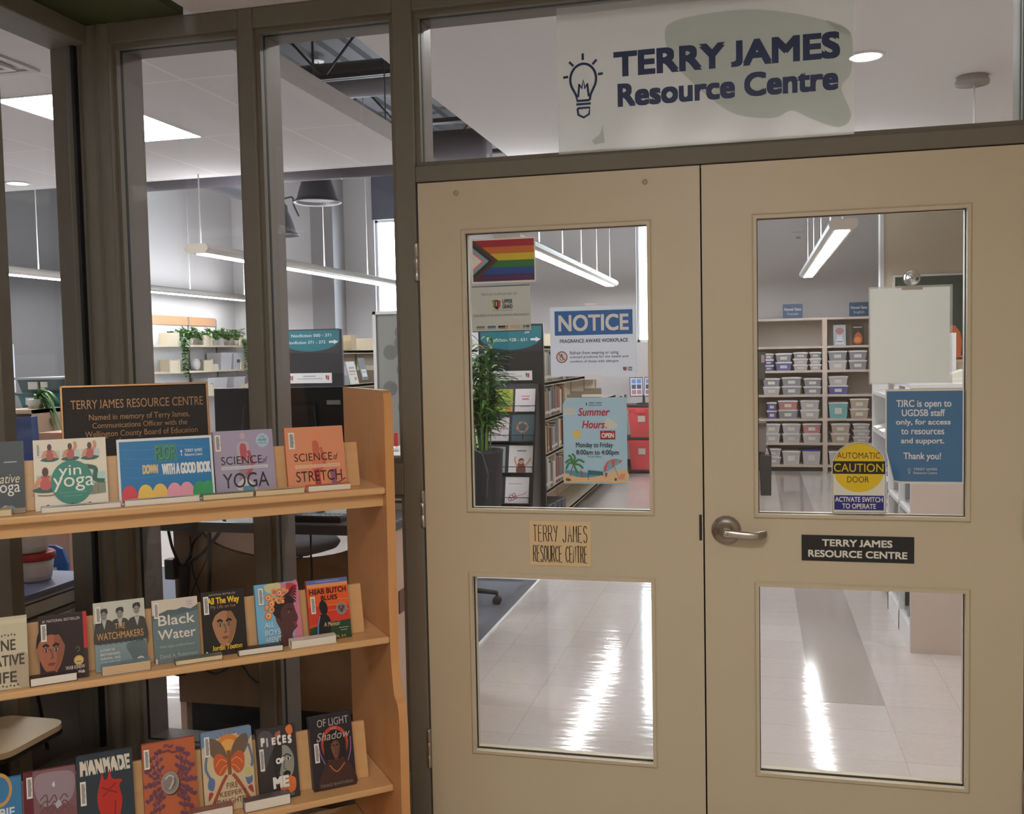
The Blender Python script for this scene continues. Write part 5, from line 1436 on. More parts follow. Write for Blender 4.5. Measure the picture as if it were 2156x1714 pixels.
def tub(xc, z, w, h, k, label, lid=M_LID):
    root = thing('lidded_tub', label, 'tub', (xc, YL0 + .02, z), group='clear lidded tubs on the library shelving')
    d = .33; hb = h - .018; b = .014
    m = MB(); m.hexa([(-w / 2 + b, b, 0), (w / 2 - b, b, 0), (w / 2 - b, d - b, 0), (-w / 2 + b, d - b, 0)], [(-w / 2, 0, hb), (w / 2, 0, hb), (w / 2, d, hb), (-w / 2, d, hb)], M_CLEARS[k]); m.build('tub_body', root)
    m = MB(); m.box(-w / 2 - .006, -.006, hb, w / 2 + .006, d + .006, hb + .014, lid); m.box(-w / 2 + .02, .02, hb + .014, w / 2 - .02, d - .02, h, lid); m.build('lid', root)
    lw_, lh_ = min(.085, w * .45), hb * .42
    m = MB(); y = b * .45 - .003; m.hexa([(-lw_ / 2, y + .003, hb * .3), (lw_ / 2, y + .003, hb * .3), (lw_ / 2, y + .004, hb * .3), (-lw_ / 2, y + .004, hb * .3)], [(-lw_ / 2, y - b * .5, hb * .3 + lh_), (lw_ / 2, y - b * .5, hb * .3 + lh_), (lw_ / 2, y, hb * .3 + lh_), (-lw_ / 2, y, hb * .3 + lh_)], PAPER); m.build('label', root)
# (row, left px, right px, [tub kinds bottom to top], total share of the shelf height)
ROWS = [
 (5, 1608, 1630, [2, 2, 0], .80), (5, 1633, 1668, [2, 0], .80), (5, 1670, 1702, [1, 1, 0], .83), (5, 1704, 1731, [1, 1, 0], .83), (5, 1743, 1784, [1, 0], .86), (5, 1787, 1826, [0, 0], .86),
 (4, 1606, 1643, [1, 0], .76), (4, 1646, 1688, [0, 0], .80), (4, 1692, 1730, [0, 0], .74), (4, 1744, 1786, [2, 1], .82),
 (3, 1614, 1636, [2, 2], .76), (3, 1638, 1680, [0, 4], .84), (3, 1684, 1726, [1, 1], .84), (3, 1744, 1786, [3], .74), (3, 1789, 1830, [5, 5], .90),
 (2, 1606, 1643, [1, 1], .88), (2, 1646, 1686, [1, 1], .88), (2, 1689, 1729, [1, 4], .88), (2, 1749, 1790, [5, 5], .88), (2, 1795, 1832, [1, 1, 1], .88),
 (1, 1608, 1644, [1, 1], .82), (1, 1646, 1685, [1], .70), (1, 1688, 1728, [1], .76), (1, 1744, 1784, [1], .70), (1, 1788, 1826, [1], .70)]
cnt = {}
for row, p0, p1, kinds, share in ROWS:
    z0 = ZS[row - 1]; z1 = ZS[row] - .028 if row < 6 else ZTOP
    cnt[row] = cnt.get(row, 0) + 1
    xa, xb = at(p0, 850, y=YL0 + .02).x, at(p1, 850, y=YL0 + .02).x
    xa, xb = max(xa, .3 + .75), xb
    if xa < 1.925: xb = min(xb, 1.888)
    else: xa, xb = max(xa, 1.965), min(xb, 2.805)
    h = (z1 - z0) * share / len(kinds)
    for j, k in enumerate(kinds):
        pos = '' if len(kinds) == 1 else [' at the bottom of', ' on top of', ' topmost of'][j if len(kinds) == 3 and j != 1 else min(j, 1)] + ' its stack,' if not (len(kinds) == 3 and j == 1) else ' in the middle of its stack,'
        lab = '%s tub%s %s from the left, %s, far shelving' % (TCN[k], pos, ORD[cnt[row] - 1], ROWN[row])
        blue = row == 1 and cnt[row] == 3
        tub((xa + xb) / 2, z0 + j * h, xb - xa - .012, h, k, lab if not blue else 'tub with bright blue lid on the bottom row of the far shelving', M_LIDB if blue else M_LID)
def novel_sign(px0, px1, py0, py1, t2, label):
    a, b = at(px0, py0, y=9.9), at(px1, py1, y=9.9)
    w, h = b.x - a.x, a.z - ZTOP
    root = thing('shelf_sign', label, 'sign', ((a.x + b.x) / 2, 9.9, ZTOP), group='blue signs on the far shelving')
    c = Card(w, h, MB()); c.mb.box(-w / 2, 0, 0, w / 2, .004, h, ink(42, 76, 112)); c.text('Novel Sets', 8, 26, 92, 46, ink(206, 214, 220), bold=.02); c.text(t2, 24, 60, 78, 76, ink(190, 202, 210)); c.mb.build('face', root)
    MB().box(-w / 2, .004, 0, w / 2, .05, .004, M_CUP).build('acrylic_foot', root)
novel_sign(1648, 1690, 641, 671, 'Français', 'left blue shelf sign standing on the far shelving')
novel_sign(1788, 1829, 637, 667, 'English', 'right blue shelf sign standing on the far shelving')
def face_book(px0, px1, pyt, label, draw):
    a, b = at(px0, pyt, y=9.95), at(px1, pyt, y=9.95)
    w = b.x - a.x; h = a.z - ZS[5]
    root = thing('display_book', label, 'book', ((a.x + b.x) / 2, 9.95, ZS[5] + .001), (R(-8), 0, 0), group='display books on the far shelving')
    mb = plate(w, h, PAPER, .012); c = Card(w, h, mb, y=-.0003); draw(c); mb.build('cover', root)
def f1(c):
    c.rect(0, 0, 100, 100, ink(176, 186, 198)); c.ell(50, 30, 34, 16, ink(176, 120, 116)); c.poly([(15, 95), (36, 46), (50, 60), (64, 46), (86, 95)], ink(214, 218, 222)); c.rect(26, 80, 74, 84, ink(90, 110, 140))
def f2(c):
    c.rect(0, 0, 100, 100, ink(46, 26, 24)); c.blob([(14, 84), (30, 50), (60, 38), (86, 60), (80, 90), (40, 94)], ink(190, 90, 40)); c.ell(50, 74, 26, 14, ink(228, 140, 60)); c.rect(14, 11, 86, 16, ink(190, 172, 152))
face_book(1755, 1781, 684, 'pale blue display book on the top row of the far shelving', f1); face_book(1793, 1819, 683, 'dark orange display book on the top row of the far shelving', f2)
p = at(1680, 490, y=YB)
o = Card(.20, .12, MB()); o.rect(10, 10, 90, 14, ink(150, 144, 142)); o.rect(38, 60, 66, 84, ink(160, 150, 130)); o.mb.box(-.1, .001, 0, .1, .02, .12, M_WALL)
o = o.mb.build('wall_sensor'); o.location = (p.x, YB - .021, p.z - .1); tag(o, 'small pale sensor plate high on the far wall', 'sensor')

# =================================================================== RANGE AT THE LEFT EDGE OF THE RIGHT DOOR GLASS
root = thing('white_shelf_range', 'white-ended shelf range at the left edge of the right door glass', 'bookshelf', (.9, 8.0, 0))
m = MB(); m.box(.72, 6.2, 0, 1.085, 6.22, 1.60, M_SHELFB); m.box(.72, 9.2, 0, 1.105, 9.23, 1.78, M_WHITEMETAL); m.build('end_panel', root, True)
for z in (.10, .42, .74, 1.06, 1.38): MB().box(.72, 6.22, z - .022, 1.085, 9.2, z, M_SHELFB).build('shelf', root, True)
MB().box(.70, 6.22, .1, .72, 9.2, 1.62, M_SHELFB).build('back_panel', root, True)
q = random.Random(21)
for lv, z in ((1, .42), (2, .74), (3, 1.06)):
    y = 6.3
    for k in range(7):
        t = q.uniform(.04, .10); ci = [10, 3, 2, 7, 6, 8, 5][(k + lv) % 7]
        spine_book(1.078, y, z, min(t, .07), q.uniform(.2, .27), .2, BOOKCOLS[ci], '%s book, %s on the %s shelf left in the right door glass' % (CNAME[ci], ORD[k], {1: 'lower', 2: 'middle', 3: 'upper'}[lv]), 'books at the left edge of the right door glass')
        y += t + q.uniform(.0, .2)
def hanging(name, label, cat, px0, px1, py0, py1, y, colr, t=.10):
    a, b = at(px0, py0, y=y), at(px1, py1, y=y)
    root = thing(name, label, cat, ((a.x + b.x) / 2, y, b.z))
    w, h = b.x - a.x, a.z - b.z
    m = MB(); m.hexa([(-w / 2 * .7, -t / 2, 0), (w / 2 * .9, -t / 2, 0), (w / 2 * .9, t / 2, 0), (-w / 2 * .7, t / 2, 0)], [(-w / 2, -t / 2 * .6, h), (w / 2, -t / 2 * .6, h), (w / 2, t / 2 * .6, h), (-w / 2, t / 2 * .6, h)], ink(*colr)); m.build('body', root, bevel=.006)
    return root, w, h
r_, w, h = hanging('display_box', 'black display box on top of the white-ended shelf range', 'box', 1588, 1612, 742, 799, 6.25, (36, 34, 36), .2)
MB().box(w * .1, -.104, h * .62, w * .4, -.1005, h * .9, ink(150, 130, 124)).build('label', r_)
r_, w, h = hanging('hanging_bag', 'black bag hanging at the end of the white-ended shelf range', 'bag', 1597, 1625, 958, 1042, 6.2, (34, 36, 38), .12)
m = MB(); m.tube(spline([(-w * .4, 0, h), (-w * .3, 0, h + .06), (w * .2, 0, h + .07), (w * .42, 0, h)], 5), .01, M_BLACKPL, 8); m.build('strap', r_)
r_, w, h = hanging('book_truck_basket', 'brown basket beside the white-ended shelf range', 'basket', 1590, 1614, 890, 950, 6.18, (110, 100, 96), .14)
m = MB(); m.box(-w / 2, -.075, h - .02, w / 2, .075, h + .004, ink(70, 60, 56)); m.build('rim', r_)

# =================================================================== WHITE RANGE AT THE RIGHT
RX = 1.835
M_ENDP = mat('greige_panel', (206, 190, 178), .6); M_WSH = mat('white_shelf', (232, 232, 232), .4)
root = thing('low_white_bookcase', 'low white bookcase with a wide greige end panel behind the right door', 'bookcase', (2.1, 2.8, 0))
MB().box(RX, 2.20, .0, 2.36, 2.235, 1.355, M_ENDP).build('end_panel', root, True)
MB().box(RX - .003, 2.195, 1.355, 2.36, 3.10, 1.375, M_WSH).build('top_board', root, True)
for z in (.12, .42, .72, 1.04): MB().box(RX, 2.235, z - .02, 2.3, 3.10, z, M_WSH).build('shelf', root, True)
MB().box(RX, 2.235, 0, RX + .02, 3.10, .10, M_WSH).build('kick_board', root, True)
for y in (2.62, 3.07): MB().box(RX, y, 0, RX + .03, y + .03, 1.355, M_WSH).build('upright', root, True)
MB().box(2.28, 2.235, 0, 2.30, 3.10, 1.355, ink(96, 98, 96)).build('back_panel', root, True)
for k, (y, z, hh, colr, lab) in enumerate(((2.30, .42, .12, (70, 110, 150), 'blue box on the low shelf below the blue sign'), (2.46, .42, .10, (198, 190, 186), 'white box on the low shelf below the blue sign'), (2.68, .42, .16, (84, 104, 96), 'green box on the low shelf below the blue sign'), (2.86, .42, .12, (170, 120, 90), 'brown box on the low shelf below the blue sign'), (2.34, .12, .14, (40, 50, 60), 'dark box near the floor below the blue sign'), (2.70, .12, .14, (60, 58, 52), 'brown dark box near the floor below the blue sign'), (2.70, .72, .2, (170, 178, 190), 'pale box on the upper shelf of the low white bookcase'))):
    root = thing('storage_box', lab, 'box', (RX + .14, y, z), group='boxes in the low white bookcase')
    MB().box(-.11, 0, 0, .12, .13, hh, ink(*colr)).build('box_body', root, bevel=.003); MB().box(-.113, -.003, hh, .123, .133, hh + .012, ink(*[min(255, v + 22) for v in colr])).build('box_lid', root)
root = thing('white_display_tower', 'tall white display tower with slanting trays behind the right door', 'display stand', (1.98, 3.55, 0))
MB().box(RX + .01, 3.97, 0, 2.25, 4.0, 1.645, M_WSH).build('side_panel', root, True); MB().box(RX + .01, 3.13, 0, 2.25, 3.155, 1.30, M_WSH).build('side_panel', root, True)
MB().box(2.2, 3.155, 0, 2.22, 3.97, 1.64, M_WSH).build('back_panel', root, True)
for z in (.25, .50, .75, 1.0, 1.25):
    m = MB(); m.hexa([(RX + .02, 3.16, z), (2.2, 3.16, z + .10), (2.2, 3.965, z + .10), (RX + .02, 3.965, z)], [(RX + .02, 3.16, z + .012), (2.2, 3.16, z + .112), (2.2, 3.965, z + .112), (RX + .02, 3.965, z + .012)], M_WSH); m.box(RX + .01, 3.16, z, RX + .02, 3.965, z + .022, M_WSH); m.build('tray', root, True)
q = random.Random(4)
for k in range(6):
    z = (.50, .75, 1.0)[k % 3]; y = 3.3 + (k // 3) * .3
    root = thing('pamphlet_stack', '%s stack of pamphlets on the %s tray of the white tower' % (('near', 'far')[k // 3], ('lower', 'middle', 'upper')[k % 3]), 'pamphlets', (RX + .10, y, z + .04), (0, R(-15), 0), group='pamphlets on the white tower')
    MB().box(-.10, 0, 0, .12, .2, .03, ink(*[(206, 214, 232), (150, 170, 206), (226, 226, 224)][k % 3])).build('sheets', root)
root = thing('folded_papers', 'loose white papers lying on top of the low white bookcase', 'papers', (2.02, 2.5, 1.375)); m = MB(); m.box(-.04, -.1, 0, .14, .12, .02, PAPER); m.prism([(-.02, .02), (.16, .02), (.12, .065)], 'y', -.06, .1, PAPER); m.build('sheets', root)

# =================================================================== CHALKBOARD WALL
pa, pb2 = at(1938, 582, y=7.97), at(2042, 752, y=7.97)
root = thing('chalkboard', 'dark green chalkboard on the beige wall at the right', 'chalkboard', ((pa.x + 4.1) / 2, 7.97, pb2.z))
MB().box(pa.x - .25, 7.965, pb2.z + .02, 4.1, 7.995, pa.z, mat('chalkboard_green', (70, 84, 74), .7, noise=(5, .08))).build('board', root, True)
m = MB()
for z in (pb2.z, pa.z): m.box(pa.x - .25, 7.955, z, 4.1, 7.998, z + .02, M_WHITEMETAL)
m.box(pa.x - .27, 7.955, pb2.z, pa.x - .25, 7.998, pa.z + .02, M_WHITEMETAL); m.build('frame', root, True)
root = thing('wall_cabinet', 'low beige cabinet below the chalkboard', 'cabinet', (3.2, 7.6, 0))
zc = at(2020, 757, y=7.35).z
MB().box(2.45, 7.35, 0, 4.2, 7.9, zc - .025, M_OAK).build('cabinet_body', root, True); MB().box(2.43, 7.33, zc - .025, 4.2, 7.92, zc, M_OAK).build('cabinet_top', root, True)
for x in (2.5, 3.05, 3.6): d_ = MB().box(x, 7.335, .1, x + .5, 7.35, zc - .06, M_OAK).build('door', root, True); MB().box(x + .43, 7.325, .7, x + .45, 7.335, .82, M_STEEL).build('handle', d_, True)
po = at(2004, 715, y=7.5)
root = thing('orange_chair', 'orange plastic chair standing on the cabinet before the chalkboard', 'chair', (po.x - .16, 7.6, zc))
M_ORG = mat('orange_plastic', (214, 112, 66), .45)
hh = at(2010, 681, y=7.5).z - zc
m = MB(); m.prism([(-.22, .02), (.24, .02), (.25, hh * .5), (.235, hh * .75), (.19, hh * .93), (.10, hh), (-.10, hh), (-.2, hh * .92), (-.24, hh * .6)], 'y', -.12, -.09, M_ORG); m.build('backrest', root, bevel=.012)
m = MB(); m.prism([(-.21, -.10), (.21, -.10), (.2, .22), (-.2, .22)], 'z', .02, .05, M_ORG); m.build('seat', root, bevel=.01)
m = MB()
for sx in (-.18, .18): m.box(sx - .012, -.08, 0, sx + .012, .2, .022, M_STEEL)
m.build('runner', root)
pw = at(2015, 803, y=7.25)
root = thing('wooden_block', 'small brown framed block on the front of the beige cabinet', 'wall box', (pw.x, 7.325, pw.z - .04)); MB().box(-.05, -.03, 0, .05, .009, .085, ink(176, 136, 104)).build('block_frame', root); MB().box(-.03, -.033, .02, .03, -.0302, .065, ink(110, 70, 52)).build('inset', root)

# =================================================================== RED BINS ON A RACK
root = thing('steel_rack', 'grey steel rack holding red bins at the right edge of the left door glass', 'rack', (-.33, 9.7, 0))
ZR = (.045, .465, .885)
for x in (-.60, .12):
    for y in (9.50, 9.92):
        m = MB(); m.tube([(x, y, 0), (x, y, 1.0)], .016, M_DARKMETAL, 8); m.build('post', root, True)
for z in ZR:
    MB().box(-.60, 9.50, z - .025, .12, 9.92, z, M_DARKMETAL).build('shelf', root, True)
def red_bin(x, z, label):
    root = thing('red_bin', label, 'bin', (x, 9.52, z), group='red bins on the steel rack')
    m = MB(); h = .385; m.hexa([(-.125, .02, 0), (.125, .02, 0), (.125, .36, 0), (-.125, .36, 0)], [(-.16, 0, h), (.16, 0, h), (.16, .38, h), (-.16, .38, h)], mat('coral_red_plastic', (236, 92, 100), .4)); m.build('bin_body', root)
    m = MB(); m.box(-.17, -.012, h - .03, .17, .392, h, mat('coral_red_plastic', (236, 92, 100))); m.box(-.05, -.02, h - .07, .05, .0, h - .03, mat('coral_red_plastic', (236, 92, 100))); m.build('rim', root)
    MB().box(-.03, -.004, h * .52, .06, .012, h * .72, PAPER).build('label', root)
red_bin(-.42 + .06, ZR[1], 'upper red bin on the steel rack behind the left door'); red_bin(-.42 + .06, ZR[0], 'lower red bin on the steel rack behind the left door')
red_bin(-.07 + .0, ZR[1], 'upper red bin at the far end of the steel rack'); red_bin(-.07 + .0, ZR[0], 'lower red bin at the far end of the steel rack')
root = thing('photo_stand', 'open display of photo pages on a black stand above the red bins', 'display stand', (-.33, 9.7, ZR[2]))
for s, px0 in ((-1, 0), (1, 1)):
    c = Card(.17, .25, MB()); c.mb.box(-.085, 0, 0, .085, .006, .25, M_BLACKPL); c.rect(5, 4, 95, 96, ink(222, 222, 236))
    for u in (14, 54):
        for v, colr in ((10, (110, 150, 214)), (38, (70, 80, 120)), (66, (190, 130, 130))): c.rect(u, v, u + 32, v + 22, ink(*colr))
    o = c.mb.build('photo_page', root); o.location = (s * .085, -.06, .10); o.rotation_euler = (R(-8), 0, R(-14 * s))
m = MB(); m.lathe([(0, 0), (.10, 0), (.10, .012), (.02, .02), (.016, .12), (0, .12)], (0, 0, 0), M_BLACKPL, 20); m.build('stand', root)

# =================================================================== SLOPING DISPLAY BOOKCASE ACROSS THE CORNER
BRZ = R(39.0)
BU = Vector((math.cos(BRZ), math.sin(BRZ), 0)); BB = Vector((-math.sin(BRZ), math.cos(BRZ), 0))   # along, backwards
_E = CAM + ray(812, 1026) * 2.85
BE = Vector((_E.x, _E.y, 0.0))
def bplane(px, py, y0=0.0, z0=0.0, tilt=0.0):
    """ray against the bookcase's (tilted) face plane: along, height up the face, depth"""
    n = BB * math.cos(tilt) - Vector((0, 0, 1)) * math.sin(tilt)
    P0 = BE + BB * y0 + Vector((0, 0, z0))
    d = ray(px, py); t = (P0 - CAM).dot(n) / d.dot(n)
    X = CAM + t * d - P0
    return X.dot(BU), X.dot(Vector((0, 0, 1)) * math.cos(tilt) + BB * math.sin(tilt)), X
def bside(px, py, x0=0.0):
    P0 = BE + BU * x0
    d = ray(px, py); t = (P0 - CAM).dot(BU) / d.dot(BU)
    X = CAM + t * d - P0
    return X.dot(BB), X.z
SH = [bplane(812, 1026)[1], bplane(818, 1341)[1], bplane(828, 1652)[1]]
BTOP = bplane(810, 822)[1]
BLEN, BDEP = 1.16, 0.43
root = thing('display_bookcase', 'maple display bookcase standing diagonally in the corner', 'bookcase', BE, (0, 0, BRZ))
front = [bside(*p) for p in ((813, 1030), (821, 1340), (829, 1455), (840, 1510), (846, 1712))]
prof = [(BDEP, 0.0), (BDEP, BTOP), (front[0][0] + .03, BTOP), (front[0][0] + .010, BTOP - .008), (front[0][0], BTOP - .03)]
cur = spline([(a, b, 0) for a, b in front] + [(front[-1][0] - .01, 0.06, 0)], 6)
prof += [(p.x, p.y) for p in cur] + [(front[-1][0] - .01, 0.0)]
for x0, x1 in ((0.0, .026), (-BLEN - .026, -BLEN)):
    MB().prism(prof, 'x', x0, x1, M_MAPLE2).build('side_panel', root, bevel=.004, seg=3)
TILT = R(13); YB0 = 0.054
BOARD_H = [bplane(590, 941, YB0, SH[0], TILT)[1], bplane(70, 1317, YB0, SH[1], TILT)[1], bplane(290, 1612, YB0, SH[2], TILT)[1]]
for k, z in enumerate(SH):
    m = MB(); m.box(-BLEN, .0, z - .020, 0.0, BDEP - .02, z, M_MAPLE); m.build('shelf', root, bevel=.005, seg=3)
    if k == 0: MB().box(-BLEN, .030, z - .058, 0.0, .048, z - .020, M_MAPLE).build('shelf_rail', root)
    h = BOARD_H[k]; c_, s_ = math.cos(TILT), math.sin(TILT); y = YB0 + .030
    m = MB(); m.hexa([(-BLEN, y, z), (-.05, y, z), (-.05, y + .018, z), (-BLEN, y + .018, z)], [(-BLEN, y + s_ * h, z + c_ * h), (-.05, y + s_ * h, z + c_ * h), (-.05, y + .018 + s_ * h, z + c_ * h - .003), (-BLEN, y + .018 + s_ * h, z + c_ * h - .003)], M_MAPLE)
    m.build('back_rest_board', root, bevel=.002)
MB().box(-BLEN, -.05, .06, 0, BDEP - .02, .085, M_MAPLE).build('base_shelf', root, bevel=.004)
MB().box(-BLEN, -.03, 0, 0, -.01, .06, M_MAPLE).build('kick_board', root)

def g(r, g_, b): return mat('cover_%02x%02x%02x' % (r, g_, b), (r, g_, b), 0.42, coat=0.04, spec=0.35)
def standing(px, shelf, t, draw, label, name='book', spine=None, barcode=(4.5, 5.5, 15.5, 30), y0=YB0, hard=True, group='face-out books on the display bookcase'):
    """px: top-left and top-right corner of the cover in the photo"""
    a = bplane(*px[0], y0, SH[shelf], TILT); b = bplane(*px[1], y0, SH[shelf], TILT)
    w = b[0] - a[0]; h = (a[1] + b[1]) / 2
    loc = BE + BU * ((a[0] + b[0]) / 2) + BB * (y0 + .0005) + Vector((0, 0, SH[shelf] + .0008))
    root = thing(name, label, 'book', loc, (-TILT, 0, BRZ), group=group)
    mb = MB(); o = .003 if hard else 0.0
    sp_ = spine or g(60, 60, 62)
    if hard:
        mb.box(-w / 2, 0, 0, w / 2, .003, h, sp_); mb.box(-w / 2, t - .003, 0, w / 2, t, h, sp_); mb.box(-w / 2, .003, 0, -w / 2 + .004, t - .003, h, sp_)
    else:
        mb.box(-w / 2, 0, 0, w / 2, .0008, h, sp_); mb.box(-w / 2, t - .0008, 0, w / 2, t, h, sp_); mb.box(-w / 2, .0008, 0, -w / 2 + .001, t - .0008, h, sp_)
    c = Card(w, h, mb, y=-.0003)
    draw(c)
    mb.build('cover', root)
    MB().box(-w / 2 + (.004 if hard else .001), .003 if hard else .0008, o, w / 2 - o, t - (.003 if hard else .0008), h - o, mat('page_edges', (220, 206, 180), .7, noise=(400, .06))).build('page_block', root)
    if barcode:
        c2 = Card(w, h, MB(), y=-.0003 - (c.n + 6) * Card.EPS)
        u0, v0, u1, v1 = barcode
        c2.rect(u0, v0, u1, v1, ink(226, 222, 214)); du, dv = (u1 - u0), (v1 - v0)
        c2.poly([(u0 + .22 * du, v0 + .09 * dv), (u0 + .78 * du, v0 + .09 * dv), (u0 + .78 * du, v0 + .22 * dv), (u0 + .9 * du, v0 + .3 * dv), (u0 + .8 * du, v0 + .45 * dv), (u0 + .9 * du, v0 + .62 * dv), (u0 + .78 * du, v0 + .7 * dv), (u0 + .78 * du, v0 + .91 * dv), (u0 + .22 * du, v0 + .91 * dv)], ink(150, 146, 142))
        c2.mb.build('barcode_label', root)
    return root

# ---- generic helpers for printed faces
def portrait(c, u, v, s, skin, hair, cloth=None, wide=.82, long_hair=False):
    sh = [max(0, int(x * .72)) for x in skin]
    if cloth: c.blob([(u - s * 1.6, v + s * 2.6), (u - s * 1.2, v + s * 1.35), (u - .3 * s, v + s * 1.05), (u + .3 * s, v + s * 1.05), (u + s * 1.2, v + s * 1.35), (u + s * 1.6, v + s * 2.6)], g(*cloth))
    if long_hair: c.blob([(u - 1.15 * s, v + 1.1 * s), (u - 1.2 * s, v - .4 * s), (u - .6 * s, v - 1.25 * s), (u + .6 * s, v - 1.25 * s), (u + 1.2 * s, v - .4 * s), (u + 1.15 * s, v + 1.1 * s)], g(*hair))
    c.poly([(u - .32 * s, v + .6 * s), (u + .32 * s, v + .6 * s), (u + .38 * s, v + 1.3 * s), (u - .38 * s, v + 1.3 * s)], g(*sh))
    c.blob([(u - wide * s, v - .2 * s), (u - .7 * s * wide, v - .85 * s), (u + .7 * s * wide, v - .85 * s), (u + wide * s, v - .2 * s), (u + .72 * wide * s, v + .55 * s), (u + .28 * wide * s, v + .98 * s), (u - .28 * wide * s, v + .98 * s), (u - .72 * wide * s, v + .55 * s)], g(*skin))
    c.blob([(u - wide * s * 1.05, v - .15 * s), (u - .95 * wide * s, v - .75 * s), (u - .4 * s, v - 1.18 * s), (u + .4 * s, v - 1.18 * s), (u + .95 * wide * s, v - .75 * s), (u + wide * s * 1.05, v - .15 * s), (u + .7 * wide * s, v - .55 * s), (u, v - .75 * s), (u - .7 * wide * s, v - .55 * s)], g(*hair))
    mid = [int(x * .86) for x in skin]
    c.blob([(u + .18 * s, v - .5 * s), (u + .6 * s * wide, v - .7 * s), (u + wide * s * .96, v - .1 * s), (u + .66 * wide * s, v + .52 * s), (u + .2 * wide * s, v + .92 * s), (u + .34 * s, v + .3 * s)], g(*mid))
    for d in (-1, 1):
        c.curve([(u + d * .58 * s * wide, v - .22 * s), (u + d * .36 * s * wide, v - .3 * s), (u + d * .16 * s * wide, v - .2 * s)], .11 * s, g(*hair))
        c.blob([(u + d * .36 * s * wide - .22 * s, v - .05 * s), (u + d * .36 * s * wide, v - .17 * s), (u + d * .36 * s * wide + .22 * s, v - .05 * s), (u + d * .36 * s * wide, v + .05 * s)], g(*sh)); c.ell(u + d * .36 * s * wide, v - .055 * s, .14 * s, .05 * s, g(*[int(150 + .2 * x) for x in skin])); c.ell(u + d * .36 * s * wide, v - .055 * s, .065 * s, .055 * s, g(36, 26, 22))
    c.curve([(u - .05 * s, v - .1 * s), (u + .1 * s, v + .28 * s), (u - .08 * s, v + .33 * s)], .07 * s, g(*sh))
    c.blob([(u - .26 * s, v + .58 * s), (u, v + .52 * s), (u + .26 * s, v + .58 * s), (u, v + .68 * s)], g(int(skin[0] * .8), int(skin[1] * .62), int(skin[2] * .62)))
def sitter(c, u, v, s, arm=0, shirt=(176, 92, 88)):
    """small seated figure in yoga pose, seen from behind"""
    c.blob([(u - 1.5 * s, v + 1.75 * s), (u - .6 * s, v + 1.35 * s), (u + .6 * s, v + 1.35 * s), (u + 1.5 * s, v + 1.6 * s), (u + .7 * s, v + 2.05 * s), (u - .7 * s, v + 2.05 * s)], g(46, 96, 88))
    c.blob([(u - .55 * s, v + .2 * s), (u + .55 * s, v + .2 * s), (u + .5 * s, v + 1.6 * s), (u - .5 * s, v + 1.6 * s)], g(*shirt))
    c.curve([(u - .55 * s, v + .3 * s), (u - .9 * s, v + .9 * s), (u - 1.15 * s, v + 1.45 * s)], s * .5, g(206, 144, 112))
    if arm: c.curve([(u + .5 * s, v + .35 * s), (u + .9 * s, v - .3 * s), (u + .75 * s, v - 1.1 * s)], s * .5, g(206, 144, 112))
    else: c.curve([(u + .55 * s, v + .3 * s), (u + .9 * s, v + .9 * s), (u + 1.15 * s, v + 1.45 * s)], s * .5, g(206, 144, 112))
    c.ell(u, v - .35 * s, .36 * s, .55 * s, g(82, 56, 44))

# ---- top shelf
def cv_restore(c):
    c.rect(0, 0, 100, 100, g(62, 72, 78)); c.rect(66, 28, 88, 29.5, g(170, 172, 166))
    c.text('restorative', 14, 46, 92, 58, g(214, 200, 174), shear=.3); c.text('yoga', 46, 60, 92, 76, g(222, 220, 210))
    c.blob([(52, 100), (66, 88), (76, 96), (70, 104)], g(190, 150, 130)); c.rect(48, 93, 100, 100, g(150, 128, 112)); c.ell(74, 94, 9, 5, g(120, 140, 138))
def cv_yin(c):
    c.rect(0, 0, 100, 100, g(224, 216, 198))
    for k, u in enumerate((22, 50, 77)):
        c.rect(u - 11, 16, u + 14, 28, g(188, 204, 196)); sitter(c, u, 14, 8.5, arm=k)
    c.rect(3, 50, 26, 73, g(176, 204, 196)); c.rect(3, 69, 30, 75, g(214, 196, 160)); sitter(c, 15, 50, 12, 0, (190, 90, 84)); c.curve([(4, 78), (20, 79), (34, 76)], 1.6, g(150, 110, 80))
    c.rect(70, 50, 97, 66, g(172, 208, 206)); c.poly([(66, 66), (97, 64), (97, 80), (62, 82)], g(132, 136, 116)); c.curve([(66, 40), (78, 42), (84, 46), (83, 60), (96, 63)], 6, g(52, 96, 84)); c.curve([(66, 39.5), (73, 42)], 5, g(196, 96, 84))
    for u in (70, 78, 86): c.rect(u, 68, u + .8, 79, g(96, 98, 84))
    c.ell(51, 62, 29, 31, g(56, 134, 118), n=40)
    WHT = g(232, 230, 220)
    c.text('yin', 33, 38, 64, 57, WHT); c.text('yoga', 25, 55, 81, 75, WHT); c.rect(33, 76, 70, 77, g(96, 158, 142)); c.rect(38, 81, 64, 82, g(96, 158, 142))
    for u in (16, 49, 73): c.ell(u + 1, 97, 3.8, 5.2, g(76, 52, 42)); c.ell(u + 2, 99, 3, 4, g(206, 150, 122)); c.rect(u - 8, 100, u + 12, 100.6, g(90, 130, 120))
